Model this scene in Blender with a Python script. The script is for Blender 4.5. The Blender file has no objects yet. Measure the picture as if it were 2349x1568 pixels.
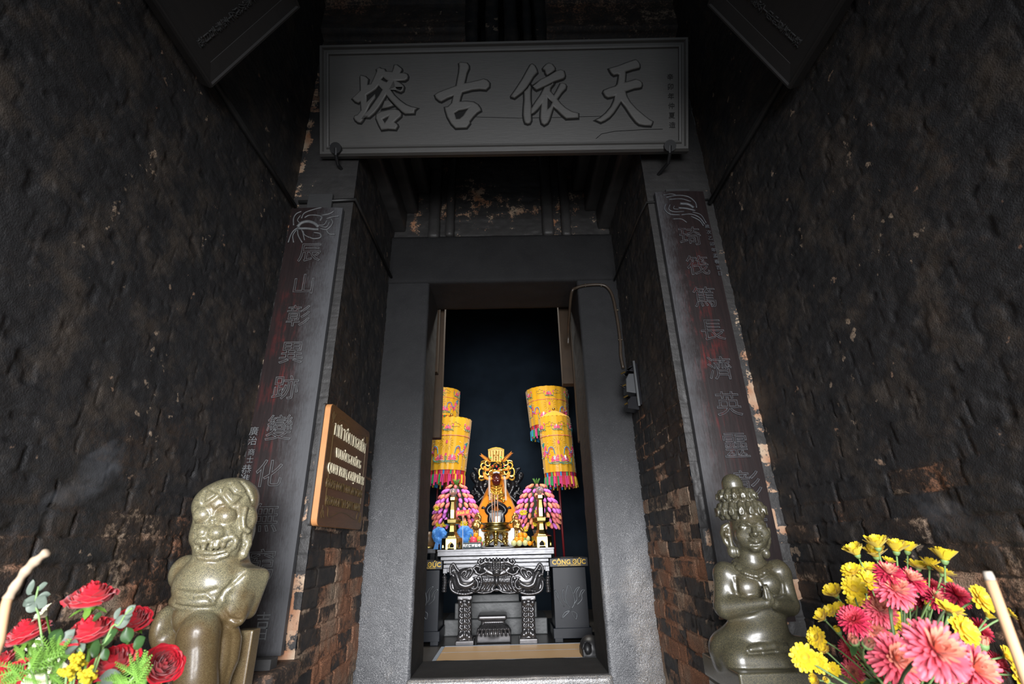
import bpy, bmesh, math, random
import numpy as np
from mathutils import Vector, Matrix, noise as mnoise

random.seed(7)
RNG = np.random.default_rng(11)
SC = bpy.context.scene
COL = SC.collection
rad = math.radians

# ------------------------------------------------------------------ camera
CAMZ = 0.75
FPX = 1107.0
IMW, IMH = 2349, 1568
PITCH, YAW, ROLL = rad(22.6), rad(0.77), rad(-1.33)
_fw = np.array([math.sin(YAW)*math.cos(PITCH), math.cos(YAW)*math.cos(PITCH), math.sin(PITCH)])
_rt = np.array([math.cos(YAW), -math.sin(YAW), 0.0])
_up = np.cross(_rt, _fw)
_R = math.cos(ROLL)*_rt + math.sin(ROLL)*_up
_U = -math.sin(ROLL)*_rt + math.cos(ROLL)*_up
CAMP = np.array([0.0, 0.0, CAMZ])
cd = bpy.data.cameras.new('camera')
cd.sensor_width = 36.0
cd.lens = FPX/IMW*36.0
cd.clip_start = 0.02
cd.dof.use_dof = True
cd.dof.focus_distance = 2.1
cd.dof.aperture_fstop = 5.0
cam = bpy.data.objects.new('camera', cd)
M = Matrix(((_R[0], _U[0], -_fw[0], 0), (_R[1], _U[1], -_fw[1], 0), (_R[2], _U[2], -_fw[2], CAMZ), (0, 0, 0, 1)))
cam.matrix_world = M
COL.objects.link(cam)
SC.camera = cam

# ------------------------------------------------------------------ light and exposure
SC.view_settings.view_transform = 'Standard'
SC.view_settings.look = 'None'
SC.view_settings.exposure = 0.0
SC.view_settings.gamma = 1.0
SC.view_settings.use_curve_mapping = False
SC.cycles.use_denoising = True
SC.cycles.max_bounces = 6
SC.cycles.volume_bounces = 0
w = bpy.data.worlds.new('sky')
SC.world = w
w.use_nodes = True
w.node_tree.nodes['Background'].inputs[0].default_value = (0.75, 0.87, 1.0, 1)
w.node_tree.nodes['Background'].inputs[1].default_value = 0.35

def area(name, loc, target, sx, sy, power, col, spread=180):
    l = bpy.data.lights.new(name, 'AREA')
    l.shape = 'RECTANGLE'; l.size = sx; l.size_y = sy; l.energy = power; l.color = col; l.spread = rad(spread)
    o = bpy.data.objects.new(name, l)
    d = Vector(target) - Vector(loc)
    o.location = loc
    o.rotation_euler = d.to_track_quat('-Z', 'Y').to_euler()
    COL.objects.link(o)
    return o
# daylight through the tower entrance behind the camera
area('entrance_daylight', (0.05, -1.45, 0.92), (-0.10, 1.8, 0.28), 1.5, 1.4, 60, (0.98, 0.98, 1.0), 86)
# lamp hidden behind the door head, lighting the altar
area('altar_lamp', (-0.08, 3.20, 2.62), (-0.1, 3.62, 0.85), 0.8, 0.12, 19, (1.0, 0.96, 0.88), 120)

# ------------------------------------------------------------------ pixel helpers: where a line of sight meets a plane of the place
def ray(x, y):
    return _fw*FPX + _R*(x-IMW/2) + _U*(IMH/2-y)
def at(x, y, Y):
    d = ray(x, y); return CAMP + d*(Y/d[1])
def atX(x, y, X):
    d = ray(x, y); return CAMP + d*(X/d[0])
def atZ(x, y, Z):
    d = ray(x, y); return CAMP + d*((Z-CAMZ)/d[2])
def at_plane(x, y, p0, n):
    d = ray(x, y); return CAMP + d*(np.dot(p0-CAMP, n)/np.dot(d, n))

# ------------------------------------------------------------------ objects
def tag(o, label, cat, group=None):
    o['label'] = label; o['category'] = cat
    if group: o['group'] = group
    return o
def thing(name, label, cat, loc, group=None):
    o = bpy.data.objects.new(name, None)
    o.empty_display_size = 0.05
    o.location = tuple(float(c) for c in loc)
    COL.objects.link(o)
    return tag(o, label, cat, group)
def root_of(o):
    while o.parent: o = o.parent
    return o
def link_mesh(name, me, mat, parent=None, smooth=True):
    """me holds world coordinates; the object takes its root's place as origin"""
    o = bpy.data.objects.new(name, me)
    if mat is not None:
        if isinstance(mat, (list, tuple)):
            for m in mat: me.materials.append(m)
        else: me.materials.append(mat)
    if parent is not None:
        r = root_of(parent)
        me.transform(Matrix.Translation(-r.location))
        o.parent = parent
    else:
        n = len(me.vertices)
        co = np.empty(n*3, np.float32); me.vertices.foreach_get('co', co); co = co.reshape(-1, 3)
        c = Vector(((co[:, 0].min()+co[:, 0].max())/2, (co[:, 1].min()+co[:, 1].max())/2, co[:, 2].min()))
        me.transform(Matrix.Translation(-c)); o.location = c
    if smooth:
        me.polygons.foreach_set('use_smooth', np.ones(len(me.polygons), bool))
    me.update()
    COL.objects.link(o)
    return o

def copy_tree(o, parent=None):
    c = o.copy(); COL.objects.link(c)
    if parent is not None: c.parent = parent
    for ch in list(o.children): copy_tree(ch, c)
    return c

class MB:
    def __init__(s): s.v = []; s.f = []; s.m = []; s.mi = 0
    def add(s, vs, fs):
        n = len(s.v)
        s.v.extend([tuple(float(c) for c in p) for p in vs])
        s.f.extend([tuple(i+n for i in f) for f in fs]); s.m.extend([s.mi]*len(fs))
        return s
    def box(s, c, size, R=None):
        vs = []
        for dx, dy, dz in ((-1,-1,-1),(1,-1,-1),(1,1,-1),(-1,1,-1),(-1,-1,1),(1,-1,1),(1,1,1),(-1,1,1)):
            p = Vector((dx*size[0]/2, dy*size[1]/2, dz*size[2]/2))
            if R is not None: p = R @ p
            vs.append((c[0]+p[0], c[1]+p[1], c[2]+p[2]))
        return s.add(vs, [(0,3,2,1),(4,5,6,7),(0,1,5,4),(1,2,6,5),(2,3,7,6),(3,0,4,7)])
    def mm(s, x0, x1, y0, y1, z0, z1):
        return s.box(((x0+x1)/2, (y0+y1)/2, (z0+z1)/2), (abs(x1-x0), abs(y1-y0), abs(z1-z0)))
    def tube(s, pts, r, n=8, flat=1.0, up=None, cap=True):
        P = [Vector([float(c) for c in p]) for p in pts]; N = len(P)
        rr = [r]*N if not hasattr(r, '__len__') else list(r)
        vs = []; prev = None
        for i in range(N):
            t = (P[min(i+1, N-1)]-P[max(i-1, 0)])
            if t.length < 1e-9: t = Vector((0, 0, 1))
            t.normalize()
            if up is not None:
                a = Vector(up) - t*Vector(up).dot(t)
            elif prev is None:
                a = t.orthogonal()
            else: a = prev - t*prev.dot(t)
            if a.length < 1e-6: a = t.orthogonal()
            a.normalize(); prev = a; b = t.cross(a)
            for k in range(n):
                q = 2*math.pi*k/n
                vs.append(P[i] + a*(math.cos(q)*rr[i]*flat) + b*(math.sin(q)*rr[i]))
        fs = [(i*n+k, i*n+(k+1) % n, (i+1)*n+(k+1) % n, (i+1)*n+k) for i in range(N-1) for k in range(n)]
        if cap:
            fs.append(tuple(range(n-1, -1, -1))); fs.append(tuple((N-1)*n+k for k in range(n)))
        return s.add(vs, fs)
    def lathe(s, prof, n=24, c=(0, 0, 0), R=None, sx=1.0, sy=1.0, ph=0.0, wob=None):
        vs = []
        for j, (r, z) in enumerate(prof):
            for k in range(n):
                q = 2*math.pi*k/n + ph
                rr = r if wob is None else r*wob(q, j)
                p = Vector((math.cos(q)*rr*sx, math.sin(q)*rr*sy, z))
                if R is not None: p = R @ p
                vs.append((p[0]+c[0], p[1]+c[1], p[2]+c[2]))
        m = len(prof)
        fs = [(j*n+k, j*n+(k+1) % n, (j+1)*n+(k+1) % n, (j+1)*n+k) for j in range(m-1) for k in range(n)]
        if prof[0][0] > 1e-5: fs.append(tuple(range(n-1, -1, -1)))
        if prof[-1][0] > 1e-5: fs.append(tuple((m-1)*n+k for k in range(n)))
        return s.add(vs, fs)
    def ell(s, c, r, n=14, R=None):
        m = max(5, n//2)
        if not hasattr(r, '__len__'): r = (r, r, r)
        vs = []
        for j in range(m+1):
            a = math.pi*j/m
            for k in range(n):
                q = 2*math.pi*k/n
                p = Vector((math.sin(a)*math.cos(q)*r[0], math.sin(a)*math.sin(q)*r[1], -math.cos(a)*r[2]))
                if R is not None: p = R @ p
                vs.append((c[0]+p[0], c[1]+p[1], c[2]+p[2]))
        fs = [(j*n+k, j*n+(k+1) % n, (j+1)*n+(k+1) % n, (j+1)*n+k) for j in range(m) for k in range(n)]
        return s.add(vs, fs)
    def poly(s, pts, d):
        """solid from a planar outline pts (3-D) pushed by vector d"""
        n = len(pts); P = [Vector([float(c) for c in p]) for p in pts]; d = Vector(d)
        vs = P + [p+d for p in P]
        fs = [tuple(range(n)), tuple(range(2*n-1, n-1, -1))] + [(i, i+n, (i+1) % n+n, (i+1) % n) for i in range(n)]
        return s.add(vs, fs)
    def grid(s, G):
        """G: rows x cols array of points"""
        G = np.asarray(G); a, b = G.shape[:2]
        vs = G.reshape(-1, 3)
        fs = [(i*b+j, i*b+j+1, (i+1)*b+j+1, (i+1)*b+j) for i in range(a-1) for j in range(b-1)]
        return s.add(vs, fs)
    def mesh(s, name):
        me = bpy.data.meshes.new(name)
        me.from_pydata(s.v, [], s.f)
        if any(s.m): me.polygons.foreach_set('material_index', s.m)
        return me
    def build(s, name, mat, parent=None, smooth=False, bevel=0.0, seg=2, weld=False, sub=0):
        me = s.mesh(name)
        if weld or bevel:
            bm = bmesh.new(); bm.from_mesh(me)
            if weld: bmesh.ops.remove_doubles(bm, verts=bm.verts, dist=1e-5)
            if bevel:
                es = [e for e in bm.edges if len(e.link_faces) == 2 and e.calc_face_angle(0) > rad(28)]
                bmesh.ops.bevel(bm, geom=es, offset=bevel, segments=seg, affect='EDGES', clamp_overlap=True, profile=0.5)
            bm.to_mesh(me); bm.free()
        o = link_mesh(name, me, mat, parent, smooth)
        if sub:
            md = o.modifiers.new('subsurf', 'SUBSURF'); md.levels = sub; md.render_levels = sub
        return o

def curve_mesh(polys, depth=0.003, bevel=0.002, res=1, fill='BOTH', offset=0.0):
    """polys: list of closed 2-D outlines (holes are just further outlines inside) -> mesh in xy, raised along +z"""
    c = bpy.data.curves.new('c', 'CURVE'); c.dimensions = '2D'; c.fill_mode = fill
    c.extrude = depth; c.bevel_depth = bevel; c.bevel_resolution = res; c.offset = offset
    for p in polys:
        sp = c.splines.new('POLY'); sp.points.add(len(p)-1); sp.use_cyclic_u = True
        for i, q in enumerate(p): sp.points[i].co = (q[0], q[1], 0, 1)
    o = bpy.data.objects.new('c', c); COL.objects.link(o)
    bpy.context.view_layer.update()
    me = bpy.data.meshes.new_from_object(o.evaluated_get(bpy.context.evaluated_depsgraph_get()))
    bpy.data.objects.remove(o); bpy.data.curves.remove(c)
    return me
def text_mesh(s, size=1.0, depth=0.002, bevel=0.0, shear=0.0, offset=0.0, align='CENTER', fill='BOTH', xs=1.0, spacing=1.0):
    c = bpy.data.curves.new('t', 'FONT'); c.body = s; c.size = size; c.extrude = depth; c.bevel_depth = bevel
    c.shear = shear; c.offset = offset; c.align_x = align; c.align_y = 'CENTER'; c.fill_mode = fill; c.space_character = spacing
    c.resolution_u = 3; c.bevel_resolution = 0
    o = bpy.data.objects.new('t', c); COL.objects.link(o)
    bpy.context.view_layer.update()
    me = bpy.data.meshes.new_from_object(o.evaluated_get(bpy.context.evaluated_depsgraph_get()))
    bpy.data.objects.remove(o); bpy.data.curves.remove(c)
    if xs != 1.0: me.transform(Matrix.Scale(xs, 4, (1, 0, 0)))
    return me
def frame(o, x, z_or_y, nrm):
    """matrix with columns x, y, normal and origin o"""
    x = Vector(x).normalized(); n = Vector(nrm).normalized(); y = n.cross(x).normalized()
    return Matrix(((x[0], y[0], n[0], o[0]), (x[1], y[1], n[1], o[1]), (x[2], y[2], n[2], o[2]), (0, 0, 0, 1)))
def join_meshes(mes, name):
    bm = bmesh.new()
    for m in mes: bm.from_mesh(m); bpy.data.meshes.remove(m)
    me = bpy.data.meshes.new(name); bm.to_mesh(me); bm.free()
    return me

def catmull(pts, n=6, closed=False):
    P = [np.array(p, float) for p in pts]; N = len(P); out = []
    for i in range(N if closed else N-1):
        p0 = P[(i-1) % N] if closed or i > 0 else 2*P[0]-P[1]
        p1 = P[i]; p2 = P[(i+1) % N]
        p3 = P[(i+2) % N] if closed or i+2 < N else 2*P[-1]-P[-2]
        for k in range(n):
            t = k/n
            out.append(0.5*((2*p1)+(-p0+p2)*t+(2*p0-5*p1+4*p2-p3)*t*t+(-p0+3*p1-3*p2+p3)*t**3))
    if not closed: out.append(P[-1])
    return out

# ------------------------------------------------------------------ value noise
def _hash(i, j, k, s=0):
    h = (i*374761393 + j*668265263 + k*2147483647 + s*1274126177) & 0xFFFFFFFF
    h = ((h ^ (h >> 13))*1274126177) & 0xFFFFFFFF
    h = h ^ (h >> 16)
    return (h & 0xFFFFFF)/float(0xFFFFFF)
def vnoise(x, y, z=0.0, s=0):
    x, y, z = np.broadcast_arrays(np.asarray(x, float), np.asarray(y, float), np.asarray(z, float))
    xi, yi, zi = [np.floor(a).astype(np.int64) for a in (x, y, z)]
    xf, yf, zf = x-xi, y-yi, z-zi
    u, v, t = [a*a*(3-2*a) for a in (xf, yf, zf)]
    r = 0
    for a in (0, 1):
        for b in (0, 1):
            for c in (0, 1):
                wgt = (u if a else 1-u)*(v if b else 1-v)*(t if c else 1-t)
                r = r + wgt*_hash(xi+a, yi+b, zi+c, s)
    return r
def fbm(x, y, z=0.0, o=4, s=0):
    r = 0; a = 0.5; tot = 0
    for i in range(o):
        r = r + a*vnoise(np.asarray(x)*2**i, np.asarray(y)*2**i, np.asarray(z)*2**i, s+i); tot += a; a *= 0.5
    return r/tot
def sstep(a, b, x):
    t = np.clip((x-a)/(b-a), 0, 1); return t*t*(3-2*t)

# ------------------------------------------------------------------ signed distance carving (stone and wood sculpture)
class SDF:
    def __init__(s, h): s.h = h; s.p = []
    def ell(s, c, r, k=0.01, R=None, sub=False): s.p.append(('e', np.array(c, float), np.array(r if hasattr(r, '__len__') else (r,)*3, float), k, R, sub)); return s
    def cap(s, a, b, ra, rb=None, k=0.01, sub=False): s.p.append(('c', np.array(a, float), np.array(b, float), ra, ra if rb is None else rb, k, sub)); return s
    def line(s, pts, r, k=0.004, sub=False):
        n = len(pts); rr = [r]*n if not hasattr(r, '__len__') else r
        for i in range(n-1): s.cap(pts[i], pts[i+1], rr[i], rr[i+1], k, sub)
        return s
    def box(s, c, half, rnd=0.004, k=0.006, R=None, sub=False): s.p.append(('b', np.array(c, float), np.array(half, float), rnd, k, R, sub)); return s
    def _bb(s, q):
        if q[0] == 'e':
            m = q[2].max() if q[4] is not None else q[2]
            return q[1]-m, q[1]+m
        if q[0] == 'c':
            m = max(q[3], q[4]); return np.minimum(q[1], q[2])-m, np.maximum(q[1], q[2])+m
        m = np.linalg.norm(q[2]) if q[5] is not None else q[2]
        return q[1]-m, q[1]+m
    def mesh(s, name):
        G, lo = s.field()
        return surfnet(G, lo, s.h, name)
    def freeze(s):
        s.G, s.lo = s.field()
    def hit(s, px, py, push=0.0, y0=1.15, y1=1.6):
        """first point of the frozen form met by a line of sight, pushed in (+) or out (-) along it"""
        d = ray(px, py); d = d/d[1]
        Y = np.arange(y0, y1, .0006); P = CAMP+d*Y[:, None]
        I = np.round((P-s.lo)/s.h).astype(int); ok = ((I >= 0) & (I < np.array(s.G.shape))).all(1)
        v = np.full(len(Y), 1.0); J = I[ok]; v[ok] = s.G[J[:, 0], J[:, 1], J[:, 2]]
        k = np.argmax(v < 0) if (v < 0).any() else int(np.argmin(v))
        return P[k]+d/np.linalg.norm(d)*push
    def field(s):
        h = s.h
        bbs = [s._bb(q) for q in s.p if not q[-1]]
        lo = np.min([b[0] for b in bbs], 0)-4*h-0.01; hi = np.max([b[1] for b in bbs], 0)+4*h+0.01
        n = np.ceil((hi-lo)/h).astype(int)+1
        G = np.full(n, 0.08, np.float32)
        ax = [lo[i]+h*np.arange(n[i]) for i in range(3)]
        for q in s.p:
            k = q[5] if q[0] == 'c' else (q[3] if q[0] == 'e' else q[4])
            a, b = s._bb(q); mg = k+3*h+0.006
            i0 = np.clip(np.floor((a-mg-lo)/h).astype(int), 0, n-1); i1 = np.clip(np.ceil((b+mg-lo)/h).astype(int)+1, 1, n)
            if (i1 <= i0).any(): continue
            X, Y, Z = np.meshgrid(ax[0][i0[0]:i1[0]], ax[1][i0[1]:i1[1]], ax[2][i0[2]:i1[2]], indexing='ij')
            P = np.stack([X, Y, Z], -1)
            if q[0] == 'e':
                d = P-q[1]
                if q[4] is not None: d = d @ q[4]
                r = q[2]; k0 = np.linalg.norm(d/r, axis=-1); k1 = np.linalg.norm(d/(r*r), axis=-1)
                D = k0*(k0-1)/np.maximum(k1, 1e-9)
                D = np.where(k1 < 1e-6, -r.min(), D)
            elif q[0] == 'c':
                ba = q[2]-q[1]; pa = P-q[1]
                t = np.clip((pa@ba)/max(ba@ba, 1e-12), 0, 1)
                D = np.linalg.norm(pa-t[..., None]*ba, axis=-1)-(q[3]+(q[4]-q[3])*t)
            else:
                d = P-q[1]
                if q[5] is not None: d = d @ q[5]
                e = np.abs(d)-(q[2]-q[3])
                D = np.linalg.norm(np.maximum(e, 0), axis=-1)+np.minimum(e.max(-1), 0)-q[3]
            S = G[i0[0]:i1[0], i0[1]:i1[1], i0[2]:i1[2]]
            k = max(k, 1e-5)
            if q[-1]:
                D = -D
                hh = np.maximum(k-np.abs(S-D), 0)/k
                S[...] = np.maximum(S, D)+hh*hh*k*0.25
            else:
                hh = np.maximum(k-np.abs(S-D), 0)/k
                S[...] = np.minimum(S, D)-hh*hh*k*0.25
        return G, lo
def surfnet(G, lo, h, name):
    n = np.array(G.shape); S = G < 0
    offs = [(a, b, c) for a in (0, 1) for b in (0, 1) for c in (0, 1)]
    def cor(A, o): return A[o[0]:n[0]-1+o[0], o[1]:n[1]-1+o[1], o[2]:n[2]-1+o[2]]
    cnt = sum(cor(S, o).astype(np.int8) for o in offs)
    act = (cnt > 0) & (cnt < 8)
    idx = np.full(act.shape, -1, np.int64); ci = np.argwhere(act); idx[act] = np.arange(len(ci))
    gv = {o: cor(G, o)[act] for o in offs}
    acc = np.zeros((len(ci), 3)); num = np.zeros(len(ci))
    for a in offs:
        for d in range(3):
            if a[d]: continue
            b = list(a); b[d] = 1; b = tuple(b)
            ga, gb = gv[a], gv[b]; m = (ga < 0) != (gb < 0)
            t = np.where(m, ga/np.where(m, ga-gb, 1), 0)
            p = np.tile(np.array(a, float), (len(ci), 1)); p[:, d] += t
            acc[m] += p[m]; num[m] += 1
    V = lo+(ci+acc/num[:, None])*h
    F = []
    for d in range(3):
        e1, e2 = (d+1) % 3, (d+2) % 3
        sl0 = [slice(1, -1)]*3; sl0[d] = slice(0, -1); sl1 = list(sl0); sl1[d] = slice(1, None)
        A = S[tuple(sl0)]; B = S[tuple(sl1)]
        w_ = np.argwhere(A != B); st = A[A != B]
        if not len(w_): continue
        p = w_.copy(); p[:, e1] += 1; p[:, e2] += 1
        def g(da, db):
            q = p.copy(); q[:, e1] -= da; q[:, e2] -= db; return idx[q[:, 0], q[:, 1], q[:, 2]]
        Q = np.stack([g(1, 1), g(0, 1), g(0, 0), g(1, 0)], 1)
        Q[~st] = Q[~st][:, ::-1]
        F.append(Q)
    F = np.concatenate(F); F = F[(F >= 0).all(1)]
    return np_mesh(name, V, F)
def np_mesh(name, V, F):
    me = bpy.data.meshes.new(name)
    me.vertices.add(len(V)); me.vertices.foreach_set('co', np.asarray(V, np.float32).ravel())
    k = F.shape[1]
    me.loops.add(F.size); me.loops.foreach_set('vertex_index', np.asarray(F, np.int32).ravel())
    me.polygons.add(len(F)); me.polygons.foreach_set('loop_start', np.arange(0, F.size, k, dtype=np.int32))
    me.polygons.foreach_set('loop_total', np.full(len(F), k, np.int32))
    me.update(calc_edges=True); me.validate()
    return me

# ------------------------------------------------------------------ materials
class NT:
    def __init__(s, name):
        s.m = bpy.data.materials.new(name); s.m.use_nodes = True
        s.t = s.m.node_tree; s.b = s.t.nodes['Principled BSDF']; s._co = None
    def n(s, ty, **kw):
        x = s.t.nodes.new(ty)
        for k, v in kw.items():
            if k.startswith('i_'):
                key = k[2:]; key = int(key) if key.isdigit() else key.replace('_', ' ')
                s.setin(x, key, v)
            else: setattr(x, k, v)
        return x
    def setin(s, x, key, v):
        if hasattr(v, 'is_output'): s.t.links.new(v, x.inputs[key])
        else:
            if isinstance(v, tuple) and len(v) == 3 and x.inputs[key].type == 'RGBA': v = v+(1,)
            x.inputs[key].default_value = v
    @property
    def co(s):
        if s._co is None: s._co = s.n('ShaderNodeTexCoord').outputs['Object']
        return s._co
    def map(s, scale=(1, 1, 1), rot=(0, 0, 0), loc=(0, 0, 0)):
        x = s.n('ShaderNodeMapping'); s.setin(x, 'Vector', s.co); x.inputs['Scale'].default_value = scale; x.inputs['Rotation'].default_value = rot; x.inputs['Location'].default_value = loc
        return x.outputs[0]
    def noise(s, scale, detail=4, rough=0.55, vec=None, dist=0.0):
        return s.n('ShaderNodeTexNoise', i_Vector=vec if vec is not None else s.co, i_Scale=scale, i_Detail=detail, i_Roughness=rough, i_Distortion=dist).outputs[0]
    def ramp(s, fac, stops, interp='LINEAR'):
        x = s.n('ShaderNodeValToRGB', i_Fac=fac); r = x.color_ramp; r.interpolation = interp
        while len(r.elements) < len(stops): r.elements.new(0.5)
        for e, (p, c) in zip(r.elements, stops):
            e.position = p; e.color = (c, c, c, 1) if not hasattr(c, '__len__') else tuple(c)+(1,)
        return x.outputs[0]
    def mix(s, fac, a, b, mode='MIX'):
        x = s.n('ShaderNodeMix', data_type='RGBA', blend_type=mode)
        s.setin(x, 0, fac)
        for i, v in ((6, a), (7, b)):
            if hasattr(v, 'is_output'): s.t.links.new(v, x.inputs[i])
            else: x.inputs[i].default_value = tuple(v)+(1,)
        return x.outputs[2]
    def math(s, op, a, b=0.0, clamp=False):
        x = s.n('ShaderNodeMath', operation=op, use_clamp=clamp); s.setin(x, 0, a); s.setin(x, 1, b); return x.outputs[0]
    def attr(s, name): return s.n('ShaderNodeAttribute', attribute_name=name).outputs['Fac']
    def bump(s, hgt, dist=0.002, strength=1.0, prev=None):
        x = s.n('ShaderNodeBump', i_Strength=strength, i_Distance=dist, i_Height=hgt)
        if prev is not None: s.setin(x, 'Normal', prev)
        s.t.links.new(x.outputs[0], s.b.inputs['Normal']); return x.outputs[0]
    def set(s, **kw):
        for k, v in kw.items(): s.setin(s.b, k.replace('_', ' '), v)
        return s
def simple(name, col, rough=0.5, metal=0.0, spec=0.5, noise=0.0, nscale=30.0, bump=0.0, coat=0.0, sheen=0.0, trans=0.0, sss=0.0):
    t = NT(name)
    if noise:
        f = t.noise(nscale, 3)
        c = t.mix(f, tuple(max(0, x*(1-noise)) for x in col), tuple(min(1, x*(1+noise)) for x in col))
        t.set(Base_Color=c)
        if bump: t.bump(f, bump)
    else: t.set(Base_Color=tuple(col))
    t.set(Roughness=rough, Metallic=metal, Specular_IOR_Level=spec, Coat_Weight=coat, Sheen_Weight=sheen, Transmission_Weight=trans)
    return t.m

def mat_brick():
    t = NT('sooty_brick')
    n1 = t.noise(14, 5, 0.65); n2 = t.noise(90, 4, 0.6); n3 = t.noise(300, 2, 0.6); n4 = t.noise(4, 3)
    wear_daylight = t.attr('wear_daylight')
    w_ = t.math('ADD', wear_daylight, t.math('ADD', t.math('MULTIPLY', t.math('SUBTRACT', n2, 0.5), 0.55), t.math('MULTIPLY', t.math('SUBTRACT', n1, 0.5), 0.5)))
    fac = t.ramp(w_, [(0.50, 0.0), (0.68, 1.0)])
    soot = t.mix(n1, (0.010, 0.011, 0.013), (0.045, 0.043, 0.043))
    soot = t.mix(t.ramp(t.noise(7, 6, 0.7), [(0.48, 0), (0.72, 0.8)]), soot, (0.085, 0.066, 0.050))
    br = t.mix(t.ramp(n4, [(0.4, 0), (0.6, 1)]), (0.44, 0.20, 0.11), (0.48, 0.36, 0.26))
    chip = t.ramp(t.math('ADD', t.noise(22, 3, 0.6), t.math('MULTIPLY', t.math('SUBTRACT', n4, 0.5), 0.5)), [(0.70, 0), (0.74, 0.8)])
    fac = t.math('MAXIMUM', fac, chip)
    br = t.mix(t.ramp(n3, [(0.35, 0.75), (0.6, 0)]), br, (0.05, 0.035, 0.025))
    soot = t.mix(t.ramp(w_, [(0.26, 0), (0.56, 0.9)]), soot, t.mix(n2, (0.022, 0.016, 0.013), (0.085, 0.056, 0.040)))
    t.set(Base_Color=t.mix(fac, soot, br), Roughness=t.ramp(fac, [(0, 0.55), (1, 0.85)]), Specular_IOR_Level=0.4)
    b = t.bump(t.noise(75, 6, 0.7), 0.0028, 0.8)
    t.bump(n3, 0.0012, 0.8, b)
    return t.m
def mat_plaster():
    t = NT('sooty_plaster')
    n1 = t.noise(10, 5, 0.65); n2 = t.noise(120, 4, 0.6)
    w_ = t.math('ADD', t.attr('wear_daylight'), t.math('MULTIPLY', t.math('SUBTRACT', n1, 0.5), 1.1))
    w_ = t.math('ADD', w_, t.math('MULTIPLY', t.math('SUBTRACT', n2, 0.5), 0.4))
    fac = t.ramp(w_, [(0.50, 0), (0.58, 1)])
    base = t.mix(n1, (0.020, 0.020, 0.021), (0.055, 0.052, 0.050))
    br = t.mix(t.ramp(t.noise(8, 2), [(0.4, 0), (0.6, 1)]), (0.40, 0.19, 0.10), (0.50, 0.38, 0.27))
    t.set(Base_Color=t.mix(fac, base, br), Roughness=0.5)
    t.bump(n2, 0.002, 0.6)
    return t.m
def mat_stone_jamb():
    t = NT('dark_stone')
    n1 = t.noise(5, 6, 0.65); n3 = t.noise(330, 2, 0.5); n4 = t.noise(150, 3, 0.6)
    w_ = t.math('ADD', t.attr('wear_daylight'), t.math('MULTIPLY', t.math('SUBTRACT', n1, 0.5), 0.9))
    w_ = t.math('ADD', w_, t.math('MULTIPLY', t.math('SUBTRACT', n4, 0.5), 0.35))
    fac = t.ramp(w_, [(0.45, 0), (0.8, 1)])
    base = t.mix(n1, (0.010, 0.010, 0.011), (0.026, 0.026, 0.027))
    base = t.mix(t.ramp(t.attr('wear_daylight'), [(0.03, 0), (0.40, 1)]), base, t.mix(n1, (0.055, 0.059, 0.066), (0.105, 0.108, 0.115)))  # daylight falloff painted into the stone colour; also the worn sill edge
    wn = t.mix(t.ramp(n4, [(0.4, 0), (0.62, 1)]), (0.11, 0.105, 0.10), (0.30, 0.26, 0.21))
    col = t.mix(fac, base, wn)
    spk = t.ramp(t.math('ADD', n3, t.math('MULTIPLY', t.attr('wear_daylight'), 0.30)), [(0.64, 0), (0.76, 1)])
    col = t.mix(t.math('MULTIPLY', spk, t.ramp(t.attr('wear_daylight'), [(0.06, 0.08), (0.30, 0.7)])), col, (0.36, 0.36, 0.37))  # pale grains painted in for daylight glinting off the lower stone
    t.set(Base_Color=col, Roughness=t.math('SUBTRACT', 0.78, t.math('MULTIPLY', t.attr('wear_daylight'), 1.0)), Specular_IOR_Level=t.math('ADD', 0.16, t.attr('wear_daylight')))
    b = t.bump(n4, 0.002, 0.7)
    t.bump(n3, 0.0010, 0.8, b)
    return t.m
def mat_darkwood(name='charcoal_wood', c0=(0.035, 0.036, 0.038), c1=(0.062, 0.062, 0.062), sc=(3, 30, 30), rough=0.5):
    t = NT(name)
    g = t.noise(6, 5, 0.6, vec=t.map(sc)); n2 = t.noise(5, 3)
    t.set(Base_Color=t.mix(t.math('MULTIPLY', t.math('ADD', g, n2), 0.5), c0, c1), Roughness=rough)
    t.bump(g, 0.0012, 0.5)
    return t.m
def mat_lacquer(name, redx, redw, dustx):
    """old dark lacquer: red ground showing through along the board, grey dust and soot streaks"""
    t = NT(name)
    st = t.noise(5, 5, 0.65, vec=t.map((13, 13, 1.2))); blot = t.noise(9, 5, 0.65); fine = t.noise(40, 5, 0.7, vec=t.map((6, 6, 1)))
    sep = t.n('ShaderNodeSeparateXYZ', i_Vector=t.co)
    band = t.math('SUBTRACT', 1.0, t.math('DIVIDE', t.math('ABSOLUTE', t.math('SUBTRACT', sep.outputs['X'], redx)), redw), clamp=True)
    base = t.mix(st, (0.007, 0.0055, 0.006), (0.030, 0.019, 0.019))
    zb = t.math('SUBTRACT', 1.0, t.math('DIVIDE', t.math('ABSOLUTE', t.math('SUBTRACT', sep.outputs['Z'], 0.95)), 0.62), clamp=True)
    band = t.math('MULTIPLY', band, zb)
    red = t.math('MULTIPLY', t.ramp(t.math('MULTIPLY', st, blot), [(0.26, 0), (0.46, 0.9)]), band)
    col = t.mix(red, base, (0.22, 0.018, 0.016))
    dd = t.math('MULTIPLY', t.math('ADD', t.math('MULTIPLY', t.math('SUBTRACT', sep.outputs['X'], redx), dustx), t.math('SUBTRACT', t.math('ADD', blot, fine), 1.0)), 1.0)
    dust = t.ramp(dd, [(0.30, 0), (1.05, 0.85)])
    col = t.mix(dust, col, (0.085, 0.088, 0.095))
    t.set(Base_Color=col, Roughness=t.ramp(dust, [(0, 0.48), (1, 0.6)]), Specular_IOR_Level=0.3)
    t.bump(st, 0.0015, 0.5)
    return t.m
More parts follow.
